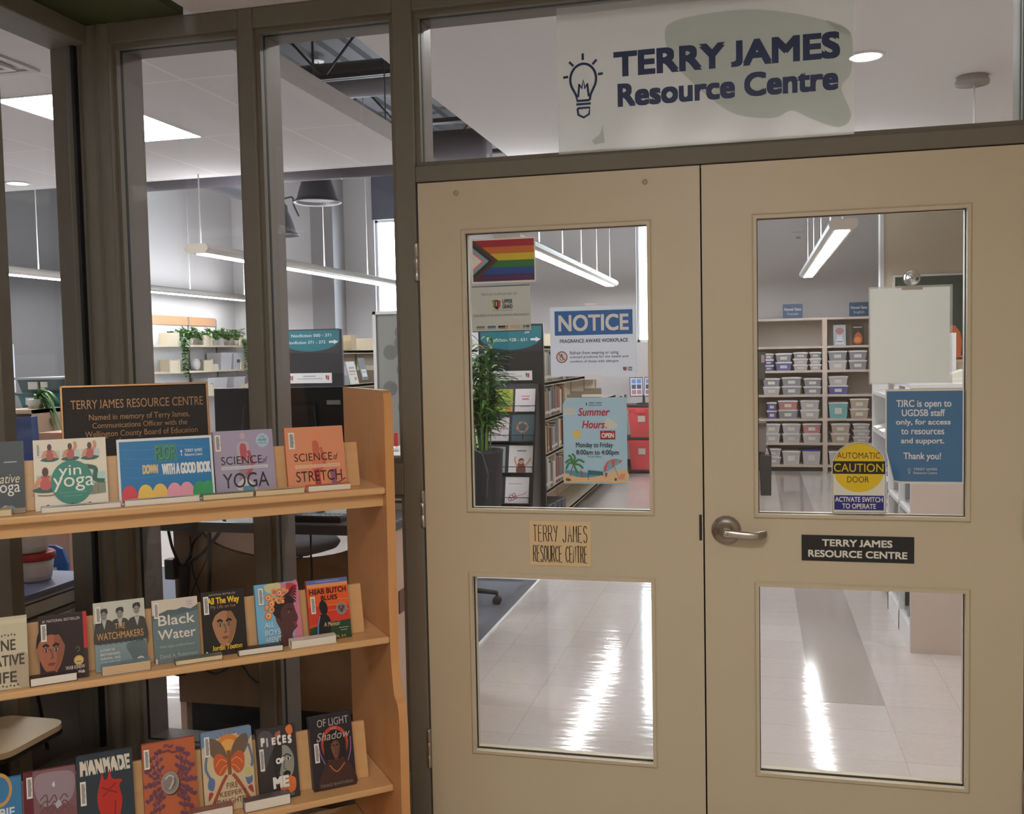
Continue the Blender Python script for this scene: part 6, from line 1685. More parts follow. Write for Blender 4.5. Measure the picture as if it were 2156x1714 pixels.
def cv_flop(c):
    c.rect(0, 0, 100, 100, g(214, 220, 220)); c.rect(2.4, 4, 97.6, 96, g(30, 116, 172))
    for v, a in ((16, 8), (30, 14), (44, 6), (58, 12)): c.curve([(6, v), (30, v + 2), (60, v - 2), (94, v + 3)], .8, g(52, 138, 188))
    c.rect(38, 10, 62, 37, g(54, 128, 132)); c.text('FLOP', 40, 14, 60.5, 35, g(44, 84, 70), bold=.02); c.text('FLOP', 39.4, 13, 60, 34, g(76, 150, 106), bold=.0)
    c.text('DOWN', 25, 41, 41, 55, g(206, 186, 140), bold=.04); c.text('WITH A GOOD BOOK', 45, 41, 97, 58, g(220, 222, 220), bold=.035, slope=-.006)
    c.text('TERRY JAMES', 70, 20, 89, 25, g(200, 216, 226), bold=.02); c.text('Resource Centre', 70, 26.5, 89, 31, g(200, 216, 226), bold=.02); c.ell(66.5, 23.5, 1.0, 2.4, g(200, 216, 226)); c.rect(66, 27, 67, 30.5, g(200, 216, 226))
    c.poly([(2.4, 88), (97.6, 92), (97.6, 96), (2.4, 96)], g(196, 170, 120))
    for u, colr in ((10.5, (206, 60, 74)), (27, (228, 190, 82)), (42, (228, 184, 84)), (57, (224, 150, 172)), (70, (220, 148, 168)), (84, (48, 148, 90)), (93, (52, 152, 96))):
        pts = [(u + 8 * math.cos(R(a)), 88 + 17 * math.sin(R(a))) for a in range(180, 361, 15)]
        pts = [(max(2.4, min(97.6, p[0])), p[1]) for p in pts]
        c.poly([(max(2.4, u - 7.5), 96)] + pts + [(min(97.6, u + 7.5), 96)], g(*colr))
def body_figure(c, u, v0, v1, cols):
    h = v1 - v0
    c.ell(u + 1, v0 + .05 * h, 4.5, 5, g(*cols[0]))
    c.blob([(u - 9, v0 + .2 * h), (u + 9, v0 + .16 * h), (u + 10, v0 + .45 * h), (u + 5, v0 + .55 * h), (u - 6, v0 + .5 * h)], g(*cols[0]))
    c.blob([(u - 4, v0 + .2 * h), (u + 6, v0 + .22 * h), (u + 4, v0 + .5 * h), (u - 3, v0 + .48 * h)], g(*cols[1]))
    c.blob([(u - 5, v0 + .5 * h), (u + 10, v0 + .5 * h), (u + 8, v0 + .78 * h), (u - 8, v0 + .8 * h)], g(*cols[2]))
    c.blob([(u - 14, v0 + .9 * h), (u - 2, v0 + .76 * h), (u + 14, v0 + .84 * h), (u + 18, v0 + .98 * h), (u, v0 + h)], g(*cols[3]))
    c.curve([(u + 9, v0 + .3 * h), (u + 14, v0 + .56 * h), (u + 4, v0 + .7 * h)], 5, g(*cols[1]))
def cv_sciyoga(c):
    c.rect(0, 0, 100, 100, g(164, 154, 178)); body_figure(c, 48, 4, 97, [(186, 170, 178), (176, 84, 92), (150, 130, 150), (206, 200, 204)]); c.rect(44, 86, 64, 94, g(96, 150, 168))
    c.ell(82, 17, 11, 11, g(170, 196, 212)); c.text('OVER', 78, 10, 86, 13, g(90, 110, 130)); c.text('100,000', 75, 14.5, 89, 18, g(90, 110, 130), bold=.02); c.text('COPIES SOLD', 75, 20, 89, 22.5, g(90, 110, 130))
    D = g(44, 38, 46); c.text('SCIENCE', 11, 40, 79, 52, D); c.text('of', 80, 43, 88, 52, D, shear=.3); c.rect(11, 55, 88, 60, g(206, 202, 210)); c.text('UNDERSTAND THE ANATOMY AND PHYSIOLOGY', 13, 56.6, 86, 58.6, g(130, 124, 136)); c.text('YOGA', 12, 66, 88, 88, D)
def cv_scistretch(c):
    c.rect(0, 0, 100, 100, g(220, 146, 108)); body_figure(c, 50, 6, 97, [(226, 142, 100), (196, 104, 84), (214, 124, 96), (232, 150, 106)])
    c.poly([(44, 68), (54, 66), (56, 96), (46, 97)], g(176, 70, 70)); c.poly([(72, 70), (84, 68), (82, 94), (74, 92)], g(150, 96, 130)); c.curve([(70, 96), (86, 90), (98, 84)], 2, g(140, 76, 70))
    D = g(60, 34, 28); c.text('SCIENCE', 13, 42, 78, 54, D); c.text('of', 80, 44, 88, 54, D, shear=.3); c.rect(14, 60, 90, 65, g(232, 190, 160)); c.text('RESTORE FLEXIBILITY, MOBILITY, AND STRENGTH', 16, 61.6, 88, 63.4, g(160, 110, 90)); c.text('STRETCH', 14, 70, 92, 86, D)
standing(((-78, 935), (48.3, 929)), 0, .018, cv_restore, 'dark grey restorative book at the left end of the top shelf', spine=g(62, 72, 78), hard=False, barcode=None)
standing(((68.6, 929), (221.5, 920)), 0, .014, cv_yin, 'cream yin yoga book with a green circle on the top shelf', spine=g(210, 202, 184), hard=False, barcode=(4, 5, 9, 25))
flop = standing(((244.5, 925.6), (444.8, 917.6)), 0, .006, cv_flop, 'blue reading sign in a clear holder on the top shelf', name='tabletop_sign', spine=PAPER, hard=False, barcode=None, group=None, y0=YB0 - .012)
flop['category'] = 'sign'
for ch in list(flop.children):
    if ch.name.startswith('page_block'): bpy.data.objects.remove(ch)
standing(((446.7, 909.6), (572.4, 903.7)), 0, .017, cv_sciyoga, 'lavender yoga anatomy book on the top shelf', spine=g(150, 140, 164), hard=False, barcode=(3, 6, 12, 31), y0=YB0 + .006)
standing(((597.5, 901.7), (720, 896.5)), 0, .017, cv_scistretch, 'orange stretching book at the right end of the top shelf', spine=g(206, 110, 66), hard=False, barcode=(6, 8, 16, 34))

# ---- middle shelf
def cv_native(c):
    c.rect(0, 0, 100, 100, g(196, 188, 160)); c.blob([(60, 60), (96, 52), (100, 80), (96, 100), (70, 92)], g(176, 160, 136)); c.rect(0, 4, 100, 10, g(206, 198, 172))
    D = g(70, 62, 54)
    for s, v in (('ONE', 32), ('NATIVE', 53), ('LIFE', 76)): c.text(s, 20 if s != 'NATIVE' else 8, v, 74 if s != 'NATIVE' else 92, v + 15, D, bold=.02)
    for k in range(8): c.ell(24 + 7 * k, 25 + (k % 2), 1.6, 1.3, D); c.ell(20 + 8 * k, 96 - (k % 2), 1.8, 1.2, D)
def cv_kinew(c):
    c.rect(0, 0, 100, 100, g(44, 26, 28)); c.rect(92, 0, 100, 56, g(190, 44, 42)); c.rect(92, 56, 100, 100, g(54, 44, 46))
    portrait(c, 24, 54, 33, (164, 98, 72), (34, 22, 22), None, .86); c.poly([(0, 84), (30, 84), (44, 100), (0, 100)], g(60, 28, 30))
    c.text('#1 NATIONAL BESTSELLER', 8, 7, 86, 11, g(206, 196, 186)); c.ell(80, 73, 10.5, 7.5, g(176, 144, 84)); c.ell(80, 73, 8.5, 6, g(206, 176, 110)); c.rect(75, 74, 85, 75.5, g(130, 96, 50))
    c.curve([(74, 56), (80, 52), (82, 58), (76, 60)], 1.2, g(90, 110, 70)); c.text('WAB KINEW', 52, 80, 92, 85.5, g(206, 196, 190), bold=.01); c.text('The Reason You Walk', 32, 88, 92, 92.5, g(214, 202, 190), bold=.03)
def cv_watch(c):
    c.rect(0, 0, 100, 100, g(120, 140, 144)); c.rect(0, 0, 100, 30, g(196, 194, 182))
    for u, hh in ((20, 10), (51, 10), (84, 6)):
        c.blob([(u - 19, 62), (u - 17, 32), (u - 6, 26), (u + 6, 26), (u + 16, 32), (u + 18, 62)], g(66, 66, 62)); c.poly([(u - 5, 26), (u + 5, 26), (u, 40)], g(176, 174, 166)); c.ell(u, hh + 9, 6.2, 7.5, g(140, 138, 130)); c.blob([(u - 7, hh + 8), (u - 6, hh + 1), (u + 6, hh), (u + 7, hh + 8), (u, hh + 4)], g(58, 56, 54)); c.ell(u - 2.3, hh + 8.5, 1, .7, g(60, 58, 56)); c.ell(u + 2.3, hh + 8.5, 1, .7, g(60, 58, 56)); c.rect(u - 1.8, hh + 12.6, u + 1.8, hh + 13.4, g(96, 90, 84))
    c.rect(0, 60, 100, 100, g(128, 148, 152)); c.blob([(60, 66), (80, 62), (98, 64), (98, 96), (76, 98), (70, 84)], g(98, 112, 116))
    O = g(212, 160, 96); c.text('THE', 40, 33, 60, 41, O); c.text('WATCHMAKERS', 5, 45, 95, 55, O)
    for k in range(9): c.curve([(4 + 10 * k, 61 - .4 * (k % 2)), (9 + 10 * k, 60), (14 + 10 * k, 61.2)], .9, g(50, 52, 52)); c.line([(8 + 10 * k, 58.6), (11 + 10 * k, 62.6)], .8, g(50, 52, 52))
    for k, s in enumerate(('A STORY OF', 'BROTHERHOOD,', 'SURVIVAL, AND', 'HOPE AMID THE', 'HOLOCAUST')): c.text(s, 10, 68 + 6 * k, 38 if k in (0, 4) else 48, 71.4 + 6 * k, g(216, 216, 210), bold=.02)
    c.ell(87, 91, 8.5, 6.5, g(214, 212, 206)); c.ell(87, 91, 6.5, 5, g(196, 196, 192))
def cv_black(c):
    c.rect(0, 0, 100, 100, g(104, 122, 126)); c.poly([(0, 0), (100, 0), (100, 14), (84, 19), (66, 15), (52, 18), (34, 17), (14, 22), (0, 24)], g(206, 198, 180)); c.poly([(0, 26), (14, 22), (34, 17), (52, 18), (66, 15), (84, 19), (100, 13), (100, 22), (60, 26), (0, 32)], g(82, 100, 106))
    c.ell(83, 10, 9.5, 8, g(202, 186, 186)); c.rect(78, 7, 88, 8, g(160, 140, 140)); c.rect(78, 11, 88, 12, g(160, 140, 140))
    for v in (52, 60, 74, 82, 94): c.curve([(4, v), (34, v - 1.4), (66, v + 1), (96, v - 1)], .7, g(122, 138, 142))
    W = g(222, 216, 204); c.text('Black', 12, 25, 92, 41, W, bold=.012); c.text('Water', 10, 48, 92, 63, W, bold=.012); c.text('Family, Legacy, and Blood Memory', 14, 72, 88, 76, g(176, 182, 180)); c.text('David A. Robertson', 12, 86, 94, 92, g(182, 186, 184))
    c.rect(2.5, 92, 6, 100, g(220, 216, 206))
def cv_alltheway(c):
    c.rect(0, 0, 100, 100, g(34, 28, 26)); portrait(c, 50, 55, 31, (172, 122, 88), (40, 28, 22), None, .92); c.blob([(30, 100), (36, 88), (64, 88), (72, 100)], g(44, 32, 28))
    c.text('NATIONAL BESTSELLER', 18, 4, 80, 7, g(176, 166, 150)); c.text('All The Way', 13, 10, 88, 20, g(230, 190, 50), bold=.03); c.text('My Life on Ice', 20, 22, 78, 27, g(170, 130, 90)); c.text('Jordin Tootoo', 18, 84, 88, 92, g(226, 186, 56), bold=.025); c.rect(3, 92, 7, 100, g(222, 218, 208))
def cv_boys(c):
    c.rect(0, 0, 100, 100, g(118, 178, 212)); c.blob([(50, 0), (80, 3), (100, 0), (102, 40), (102, 100), (80, 100), (90, 60), (70, 20)], g(206, 124, 150)); c.blob([(22, 4), (40, 0), (60, 2), (56, 14), (30, 14)], g(206, 200, 150)); c.blob([(74, 2), (96, 6), (92, 22), (78, 16)], g(196, 60, 66))
    S = (86, 50, 50)
    c.blob([(46, 100), (54, 78), (44, 58), (46, 40), (62, 30), (84, 32), (92, 48), (96, 58), (92, 66), (93, 72), (84, 78), (80, 86), (88, 100)], g(*S)); c.blob([(40, 50), (38, 36), (54, 22), (78, 22), (90, 34), (72, 34), (58, 42), (54, 56)], g(46, 28, 30)); c.ell(77, 48, 3.6, 1.3, g(150, 116, 106)); c.ell(78.4, 48, 1.5, 1.3, g(34, 22, 24)); c.curve([(70, 44), (78, 42.6), (84, 45)], 1.5, g(40, 24, 26)); c.curve([(84, 65), (91, 66), (88, 70)], 2.2, g(126, 70, 72)); c.ell(56, 58, 3, 4, g(70, 40, 42)); c.poly([(84, 94), (100, 88), (100, 100), (80, 100)], g(150, 44, 54))
    for k, (u, v, r) in enumerate(((30, 22, 8), (44, 14, 8), (56, 16, 8), (64, 22, 6), (54, 28, 7), (36, 32, 8), (27, 50, 9), (42, 25, 6), (24, 37, 6), (66, 12, 6), (36, 41, 6), (62, 30, 5), (74, 15, 5))):
        c.ell(u, v, r, r * .75, g(*[(214, 130, 84), (226, 170, 110), (206, 116, 76)][k % 3])); c.ell(u + .5, v, r * .62, r * .46, g(*[(232, 190, 120), (206, 120, 80), (236, 196, 140)][k % 3])); c.ell(u, v + .3, r * .3, r * .22, g(190, 100, 66))
    for k in range(6): c.curve([(78 - 3 * k, 24), (86 - 2 * k, 10 + 2 * k), (98 - k, 8 + 5 * k)], 1.6, g(60, 30, 40))
    W = g(226, 226, 226)
    for s, u1, v in (('ALL', 38, 60), ('BOYS', 52, 72), ("AREN'T", 54, 83), ('BLUE', 50, 93)): c.text(s, 16 if s != 'BLUE' else 22, v, u1, v + 8, W, bold=.0, shear=.1)
def cv_hijab(c):
    c.rect(0, 0, 100, 100, g(214, 72, 36)); c.rect(0, 0, 100, 7, g(92, 110, 170)); c.rect(0, 7, 100, 13, g(226, 150, 96)); c.rect(0, 13, 100, 44, g(224, 92, 36)); c.rect(0, 44, 100, 72, g(206, 58, 40)); c.poly([(0, 78), (50, 72), (100, 70), (100, 100), (0, 100)], g(38, 70, 44))
    for v in (36, 46, 54): c.curve([(30, v), (56, v - 2), (98, v)], .8, g(232, 140, 80))
    D = g(30, 22, 20); c.rect(22, 3, 80, 4.2, g(150, 166, 206)); c.text('HIJAB BUTCH', 5, 15, 95, 24, D, bold=.03); c.text('BLUES', 32, 27, 72, 35, D, bold=.03)
    c.blob([(26, 44), (30, 36), (40, 36), (46, 46), (44, 56), (34, 58), (28, 52)], g(26, 24, 28)); c.blob([(16, 100), (20, 70), (28, 58), (42, 58), (52, 70), (50, 84), (46, 100)], g(28, 28, 32)); c.curve([(26, 60), (20, 76), (18, 98)], 2.2, g(100, 140, 190))
    c.ell(80, 51, 13, 10, g(150, 146, 144)); c.ell(80, 51, 10.5, 8, g(120, 116, 116)); c.poly([(71, 47), (89, 47), (80, 58)], g(50, 60, 56)); c.poly([(75, 48), (84, 48), (79, 53)], g(206, 70, 60))
    c.text('A Memoir', 34, 71, 74, 78, g(226, 206, 150), shear=.2); c.text('LAMYA H', 26, 94, 84, 98.5, g(206, 150, 80), bold=.03); c.rect(70, 82, 94, 83, g(176, 186, 150)); c.rect(74, 86, 90, 87, g(176, 186, 150)); c.rect(2, 94, 5, 100, g(220, 216, 206))
standing(((-42, 1310), (55.4, 1291)), 1, .018, cv_native, 'cream book with dark capitals at the left end of the middle shelf', spine=g(186, 178, 150), hard=False, barcode=None, y0=YB0 - .03)
standing(((80, 1302), (181, 1284)), 1, .020, cv_kinew, 'dark red portrait book with gold seal on the middle shelf', spine=g(44, 28, 30), hard=False, barcode=(4.5, 13, 16, 39), y0=YB0 - .02)
standing(((195, 1271.8), (303, 1259)), 1, .030, cv_watch, 'grey green hardcover with three men on the middle shelf', spine=g(60, 70, 72), barcode=(4, 6, 14, 30), y0=YB0 + .004)
standing(((318.5, 1266.7), (414.5, 1254.7)), 1, .022, cv_black, 'slate blue water book with white serif title on the middle shelf', spine=g(92, 110, 114), hard=False, barcode=(4, 4, 14, 29))
standing(((423, 1251), (512, 1237)), 1, .022, cv_alltheway, 'black book with yellow title and face on the middle shelf', spine=g(30, 26, 24), hard=False, barcode=(4, 7, 16, 35))
standing(((535.3, 1234.5), (624.6, 1222)), 1, .020, cv_boys, 'light blue book with flower crowned profile on the middle shelf', spine=g(96, 156, 192), hard=False, barcode=(7, 6, 18, 32))
standing(((644.4, 1224.3), (729.8, 1214.8)), 1, .022, cv_hijab, 'orange and green memoir with silver seal at the right end of the middle shelf', spine=g(190, 80, 50), barcode=(6, 27, 17, 55))

# ---- bottom shelf
def cv_blue(c):
    c.rect(0, 0, 100, 100, g(58, 122, 168)); c.ell(52, 14, 28, 22, g(196, 150, 84)); c.ell(52, 14, 22, 17, g(58, 122, 168)); c.text('BIE', 52, 38, 84, 50, g(206, 214, 214), bold=.03); c.text('OUSE', 46, 56, 96, 67, g(200, 210, 214), bold=.03)
def cv_purple(c):
    c.rect(0, 0, 100, 100, g(128, 92, 98)); c.rect(0, 0, 18, 100, g(100, 34, 46)); c.blob([(22, 8), (60, 4), (96, 10), (92, 40), (60, 50), (28, 40)], g(150, 132, 140)); c.blob([(30, 52), (70, 46), (98, 56), (94, 90), (50, 96), (24, 80)], g(122, 80, 86))
    for k in range(3): c.curve([(30, 38 + 8 * k), (42, 32 + 8 * k), (46, 42 + 8 * k), (58, 34 + 8 * k), (64, 43 + 8 * k), (76, 35 + 8 * k), (84, 40 + 8 * k)], 1.6, g(104, 76, 82))
    c.poly([(54, 20), (58, 16), (60, 22), (56, 24)], g(200, 214, 206)); c.poly([(58, 46), (66, 40), (72, 48), (62, 52)], g(176, 176, 182))
def cv_manmade(c):
    c.rect(0, 0, 100, 100, g(44, 56, 66)); W = g(214, 206, 190); c.text('MANMADE', 6, 6, 95, 24, W, bold=.05)
    for u in (17, 31, 45, 58, 71, 84): c.line([(u, 6), (u + 4, 24)], .9, g(44, 56, 66))
    Rd = g(184, 48, 40); c.blob([(40, 34), (44, 24), (48, 32), (54, 30), (58, 20), (62, 32), (74, 34), (80, 36), (74, 42), (78, 58), (72, 78), (60, 92), (50, 84), (38, 70), (34, 52)], Rd); c.curve([(44, 52), (56, 46), (70, 50)], 1.4, g(130, 28, 28)); c.curve([(66, 58), (64, 74), (58, 86)], 1.4, g(130, 28, 28)); c.curve([(42, 40), (54, 44), (68, 38)], 1.4, g(130, 28, 28))
def cv_orange(c):
    c.rect(0, 0, 100, 100, g(184, 98, 62)); P = g(104, 66, 92); q = random.Random(2)
    for side in (-1, 1):
        for k in range(7):
            u0, v0 = 50 + side * 14, 50; ang = R(-80 + 26 * k)
            u1, v1 = 50 + side * (16 + 30 * math.cos(ang)), 52 + 44 * math.sin(ang)
            c.curve([(u0, v0 + (v1 - v0) * .2), ((u0 + u1) / 2 + 4 * side, (v0 + v1) / 2), (u1, v1)], .9, P)
            for t in (.42, .66, .92):
                for s in (-1, 1):
                    x, y = u0 + (u1 - u0) * t + s * 3.6, v0 + (v1 - v0) * t + s * 1.2 * side
                    c.blob([(x - 4, y + s), (x - .5, y - 2.6), (x + 4.2, y - s), (x + .5, y + 2.4)], P, 3)
    for v, u0, u1 in ((6, 40, 58), (13, 24, 80)): c.curve([(u0, v), ((u0 + u1) / 2 - 4, v - 2), ((u0 + u1) / 2 + 4, v + 1), (u1, v - 1)], 1.6, P)
    c.ell(51, 52, 17, 14, g(66, 54, 52)); c.ell(49, 51, 17, 14, g(150, 140, 134)); c.ell(49, 51, 13.5, 11, g(136, 126, 122)); c.curve([(40, 46), (48, 42), (56, 46), (50, 56), (46, 58)], 2, g(190, 182, 174)); c.curve([(52, 58), (58, 52), (57, 46)], 1.6, g(100, 92, 90))
def cv_fire(c):
    c.rect(0, 0, 100, 100, g(206, 186, 150)); c.poly([(0, 0), (100, 0), (100, 12), (90, 20), (70, 6), (40, 8), (14, 12), (0, 20)], g(110, 140, 170)); c.ell(52, 20, 24, 14, g(216, 130, 56)); c.ell(52, 22, 17, 10, g(226, 168, 90))
    for a in range(190, 352, 18): c.line([(52 + 25 * math.cos(R(a)), 20 + 15 * math.sin(R(a))), (52 + 33 * math.cos(R(a)), 20 + 20 * math.sin(R(a)))], .8, g(176, 90, 50))
    for s in (-1, 1):
        c.blob([(52 + s * 4, 30), (52 + s * 16, 14), (52 + s * 36, 8), (52 + s * 40, 20), (52 + s * 28, 34), (52 + s * 8, 40)], g(112, 92, 76)); c.blob([(52 + s * 3, 38), (52 + s * 18, 28), (52 + s * 30, 34), (52 + s * 28, 50), (52 + s * 16, 56), (52 + s * 5, 48)], g(196, 92, 54))
        c.curve([(52 + s * 4, 40), (52 + s * 16, 36), (52 + s * 27, 44)], .9, g(232, 160, 90)); c.curve([(52 + s * 4, 44), (52 + s * 12, 46), (52 + s * 20, 53)], .9, g(232, 160, 90))
        c.curve([(52 + s * 6, 56), (52 + s * 18, 68), (52 + s * 34, 88), (52 + s * 40, 100)], 4, g(160, 80, 56)); c.curve([(52 + s * 40, 22), (52 + s * 46, 44), (52 + s * 36, 60)], 3, g(98, 118, 150)); c.blob([(52 + s * 30, 60), (52 + s * 40, 56), (52 + s * 44, 68), (52 + s * 34, 72)], g(94, 116, 156)); c.blob([(52 + s * 34, 76), (52 + s * 42, 74), (52 + s * 44, 84)], g(176, 66, 60))
    c.curve([(52, 26), (52, 40), (52, 56)], 4.6, g(140, 86, 40)); c.ell(88, 56, 10, 7.6, g(206, 196, 166)); c.ell(88, 56, 7.6, 5.8, g(196, 188, 120))
    T = g(116, 72, 48); c.text('FIRE', 44, 66, 66, 73, T); c.text("KEEPER'S", 30, 76, 82, 82, T); c.text('DAUGHTER', 24, 85, 86, 92, T)
    c.poly([(40, 98), (44, 92), (48, 96), (56, 93), (54, 99)], g(214, 90, 60))
def cv_pieces(c):
    c.rect(0, 0, 100, 100, g(56, 52, 54)); c.blob([(4, 10), (30, 4), (46, 20), (30, 40), (10, 60)], g(84, 80, 82)); c.blob([(52, 30), (74, 28), (90, 44), (86, 66), (70, 74), (52, 66), (46, 48)], g(146, 144, 138)); c.curve([(64, 42), (74, 40), (84, 44)], 1.6, g(40, 38, 40)); c.ell(76, 46, 5, 2.2, g(210, 208, 200)); c.ell(76, 46, 2.2, 2.2, g(34, 34, 36)); c.curve([(66, 48), (64, 58), (70, 60)], 1.4, g(100, 98, 94)); c.blob([(60, 66), (70, 62), (80, 66), (70, 72)], g(40, 36, 38)); c.blob([(40, 30), (60, 22), (60, 44), (48, 70), (38, 60)], g(44, 42, 44))
    c.blob([(74, 4), (88, 0), (92, 10), (82, 14)], g(226, 120, 60)); c.blob([(46, 10), (60, 6), (58, 16), (48, 18)], g(170, 100, 80)); c.blob([(54, 76), (70, 70), (90, 74), (88, 90), (66, 94), (52, 88)], g(220, 116, 50))
    W = g(232, 230, 224)
    for k, ch in enumerate('PIECES'): c.text(ch, 10 + 13.6 * k, 12 + (k % 3), 18 + 13.6 * k + (2 if ch != 'I' else -4), 24 + (k % 2) * 1.5, W, bold=.06)
    c.text('OF', 44, 43, 65, 51, W, bold=.06); c.text('ME', 33, 68, 74, 84, W, bold=.06); c.text('KATE', 46, 88, 66, 91, g(190, 186, 180), bold=.02); c.text('McLAUGHLIN', 40, 93, 84, 96.5, g(150, 146, 140), bold=.02)
def cv_light(c):
    c.rect(0, 0, 100, 100, g(44, 38, 44)); c.ell(56, 40, 32, 24, g(190, 70, 48)); c.ell(56, 44, 30, 22, g(150, 56, 46)); c.blob([(16, 100), (24, 74), (44, 62), (70, 62), (92, 74), (98, 100)], g(70, 44, 38)); c.ell(56, 42, 26, 21, g(34, 26, 28)); c.blob([(34, 60), (32, 42), (40, 30), (70, 30), (80, 44), (78, 60)], g(36, 28, 30))
    portrait(c, 57, 46, 13, (124, 78, 58), (30, 24, 26)); c.curve([(40, 68), (56, 78), (76, 68)], 2, g(170, 100, 60)); c.curve([(16, 30), (20, 50), (30, 66)], 1.2, g(150, 110, 160)); c.curve([(94, 34), (92, 52), (84, 66)], 1.2, g(150, 110, 170))
    W = g(186, 176, 176); c.text('OF LIGHT', 18, 5, 92, 15, W); c.text('AND', 48, 18, 62, 21, W); c.text('Shadow', 14, 23, 94, 34, W, shear=.3); c.text('TANAZ BHATHENA', 14, 92, 92, 96, g(130, 120, 116), bold=.02)
standing(((-55, 1652), (44, 1634)), 2, .024, cv_blue, 'bright blue book at the left end of the bottom shelf', spine=g(52, 108, 150), barcode=None)
standing(((48, 1630.7), (158, 1610.4)), 2, .030, cv_purple, 'mauve and maroon hardcover on the bottom shelf', spine=g(92, 30, 42), barcode=(6, 6, 17, 33))
standing(((159.6, 1596.5), (277.4, 1574)), 2, .028, cv_manmade, 'navy hardcover with a red heart on the bottom shelf', spine=g(40, 50, 60), barcode=(5, 30, 15, 58), y0=YB0 - .01)
standing(((297.6, 1571), (408.6, 1550.7)), 2, .030, cv_orange, 'orange hardcover with purple leaves and a grey medallion on the bottom shelf', spine=g(150, 76, 50), barcode=(3, 6, 13, 30))
standing(((422, 1548.8), (527.8, 1526)), 2, .030, cv_fire, 'cream hardcover with an orange butterfly on the bottom shelf', spine=g(120, 140, 160), barcode=(6, 5, 16, 30))
standing(((538.7, 1539.6), (620.7, 1523)), 2, .026, cv_pieces, 'dark grey hardcover with white capitals and orange patches on the bottom shelf', spine=g(50, 48, 50), barcode=(4, 27, 15, 57))
standing(((649.6, 1513), (737.7, 1497)), 2, .030, cv_light, 'dark hardcover with a long haired figure at the right end of the bottom shelf', spine=g(40, 50, 60), barcode=(7, 36, 18, 62))

# ---- copies lying flat along the front edge
PAGES = [mat('white_page_edges', (226, 220, 206), .7, noise=(500, .05)), mat('cream_page_edges', (218, 200, 164), .7, noise=(500, .06)), mat('tan_page_edges', (206, 176, 140), .7, noise=(500, .08))]
def lying(pl, pr, shelf, t, pages, colr, label, rot=0.0, dep=.032, yf=.016):
    a = bplane(*pl, yf, 0)[0]; b = bplane(*pr, yf, 0)[0]
    w = b - a
    root = thing('lying_book', label, 'book', BE + BU * ((a + b) / 2) + BB * yf + Vector((0, 0, SH[shelf] + .0006)), (0, 0, BRZ + rot), group='books lying flat along the shelf fronts')
    MB().box(-w / 2 + .002, .001, .0012, w / 2 - .002, dep - .002, t - .0012, PAGES[pages]).build('page_block', root)
    m = MB(); cm = g(*colr); m.box(-w / 2, 0, 0, w / 2, dep, .0012, cm); m.box(-w / 2, dep - .002, .0012, w / 2, dep, t - .0012, cm)
    n = 8
    vs = [(-w / 2 + w * i / n, (0 if j == 0 else dep), t - .0010 + (.0022 * math.sin(math.pi * i / n) if j == 0 else 0)) for j in range(2) for i in range(n + 1)]
    vs += [(x, y, z + .0010) for x, y, z in vs]
    k = 2 * (n + 1)
    fs = [(i, n + 1 + i, n + 2 + i, i + 1) for i in range(n)] + [(k + i, k + i + 1, k + n + 2 + i, k + n + 1 + i) for i in range(n)]
    fs += [(i, i + 1, k + i + 1, k + i) for i in range(n)] + [(n + 1 + i, k + n + 1 + i, k + n + 2 + i, n + 2 + i) for i in range(n)] + [(0, k, k + n + 1, n + 1), (n, 2 * n + 1, k + 2 * n + 1, k + n)]
    m.add(vs, fs, cm)
    m.build('cover', root)
    return root
lying((-70, 1090), (26, 1083), 0, .017, 1, (196, 180, 150), 'cream edged book lying at the left end of the top shelf')
lying((86, 1081), (256, 1068), 0, .014, 0, (206, 204, 206), 'white edged book lying below the yin yoga book')
lying((262, 1066), (422, 1055), 0, .016, 0, (198, 190, 190), 'white edged book lying below the blue reading sign')
lying((427, 1051), (535, 1043), 0, .015, 1, (126, 140, 120), 'cream edged book lying below the lavender yoga book')
lying((538, 1044), (642, 1034), 0, .015, 1, (206, 178, 130), 'cream edged book lying between the lavender and the orange book')
lying((649, 1034), (740, 1026), 0, .017, 0, (216, 120, 80), 'white edged book lying below the orange stretching book')
lying((64, 1458), (164, 1441), 1, .021, 0, (46, 24, 26), 'book with dark red cover lying below the red portrait book', rot=R(2))
lying((215, 1436), (319, 1419), 1, .026, 2, (120, 150, 158), 'thick tan edged book lying below the three men book')
lying((370, 1408), (470, 1396), 1, .013, 1, (112, 120, 112), 'cream edged book lying between the water book and the black book')
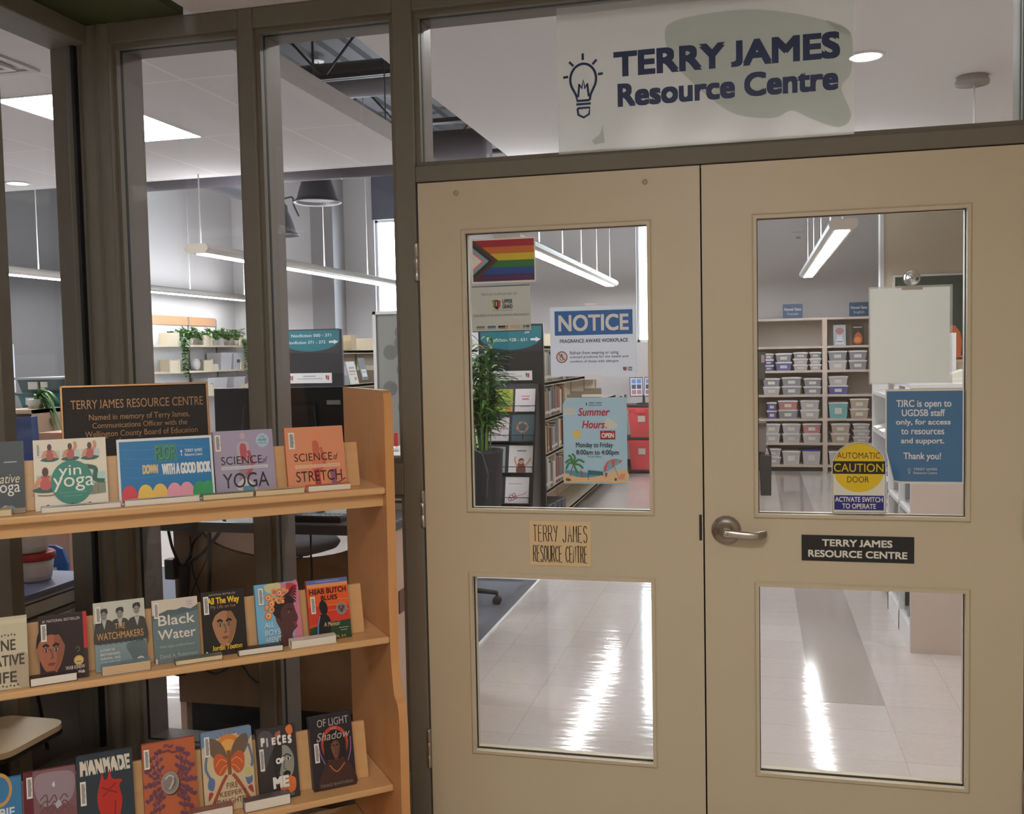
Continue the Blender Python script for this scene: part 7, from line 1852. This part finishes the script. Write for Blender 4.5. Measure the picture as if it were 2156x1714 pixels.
lying((503, 1388), (597, 1375), 1, .017, 0, (60, 48, 46), 'white edged book lying below the flower crowned profile book', rot=R(-2))
lying((613.5, 1369), (709.5, 1355), 1, .022, 0, (232, 224, 208), 'thick white edged book lying below the orange and green memoir')
lying((516, 1716), (613, 1695), 2, .030, 0, (98, 84, 84), 'white edged book with a glossy grey cover lying below the white capitals book')
lying((404, 1740), (492, 1718), 2, .030, 0, (150, 100, 90), 'book with a mauve cover lying below the butterfly book')

# =================================================================== BRONZE PLAQUE LEANING BEHIND THE BOOKS
PT = R(7); PY = .262
a = bplane(125, 812, PY, SH[0], PT); b = bplane(437, 806, PY, SH[0], PT)
w = b[0] - a[0]; h = (a[1] + b[1]) / 2
root = thing('memorial_plaque', 'dark bronze plaque with a bright rim leaning behind the top shelf books', 'plaque', BE + BU * ((a[0] + b[0]) / 2) + BB * PY + Vector((0, 0, SH[0] + .001)), (-PT, 0, BRZ))
M_BRZ = mat('dark_cast_bronze', (42, 38, 34), .55, noise=(220, .35), metal=0.2, bump=(260, .9, .002)); M_RIM = mat('polished_bronze', (178, 136, 96), .32, metal=0.8)
MB().box(-w / 2, .001, 0, w / 2, .016, h, M_BRZ).build('plate', root)
m = MB(); r_ = .0065
for q in ((-w / 2, 0, -w / 2 + r_, h), (w / 2 - r_, 0, w / 2, h), (-w / 2, h - r_, w / 2, h), (-w / 2, 0, w / 2, r_)): m.box(q[0], -.004, q[1], q[2], .014, q[3], M_RIM)
m.build('rim', root, bevel=.0015)
c = Card(w, h, MB(), y=-.0006); LB = mat('raised_bronze_letter', (150, 116, 84), .38, metal=.6)
ptop = lambda py: 0
def pv(py): return 100 * (1 - bplane(281, py, PY, SH[0], PT)[1] / h)
c.text('TERRY JAMES RESOURCE CENTRE', 6.5, pv(840), 96, pv(858), LB, bold=.0)
c.text('Named in memory of Terry James,', 18, pv(870), 86, pv(882), LB); c.text('Communications Officer with the', 20, pv(888), 84, pv(899), LB)
c.text('Wellington County Board of Education', 15, pv(905), 91, pv(917), LB); c.text('from', 37, pv(921), 46, pv(932), LB)
c.mb.build('lettering', root)
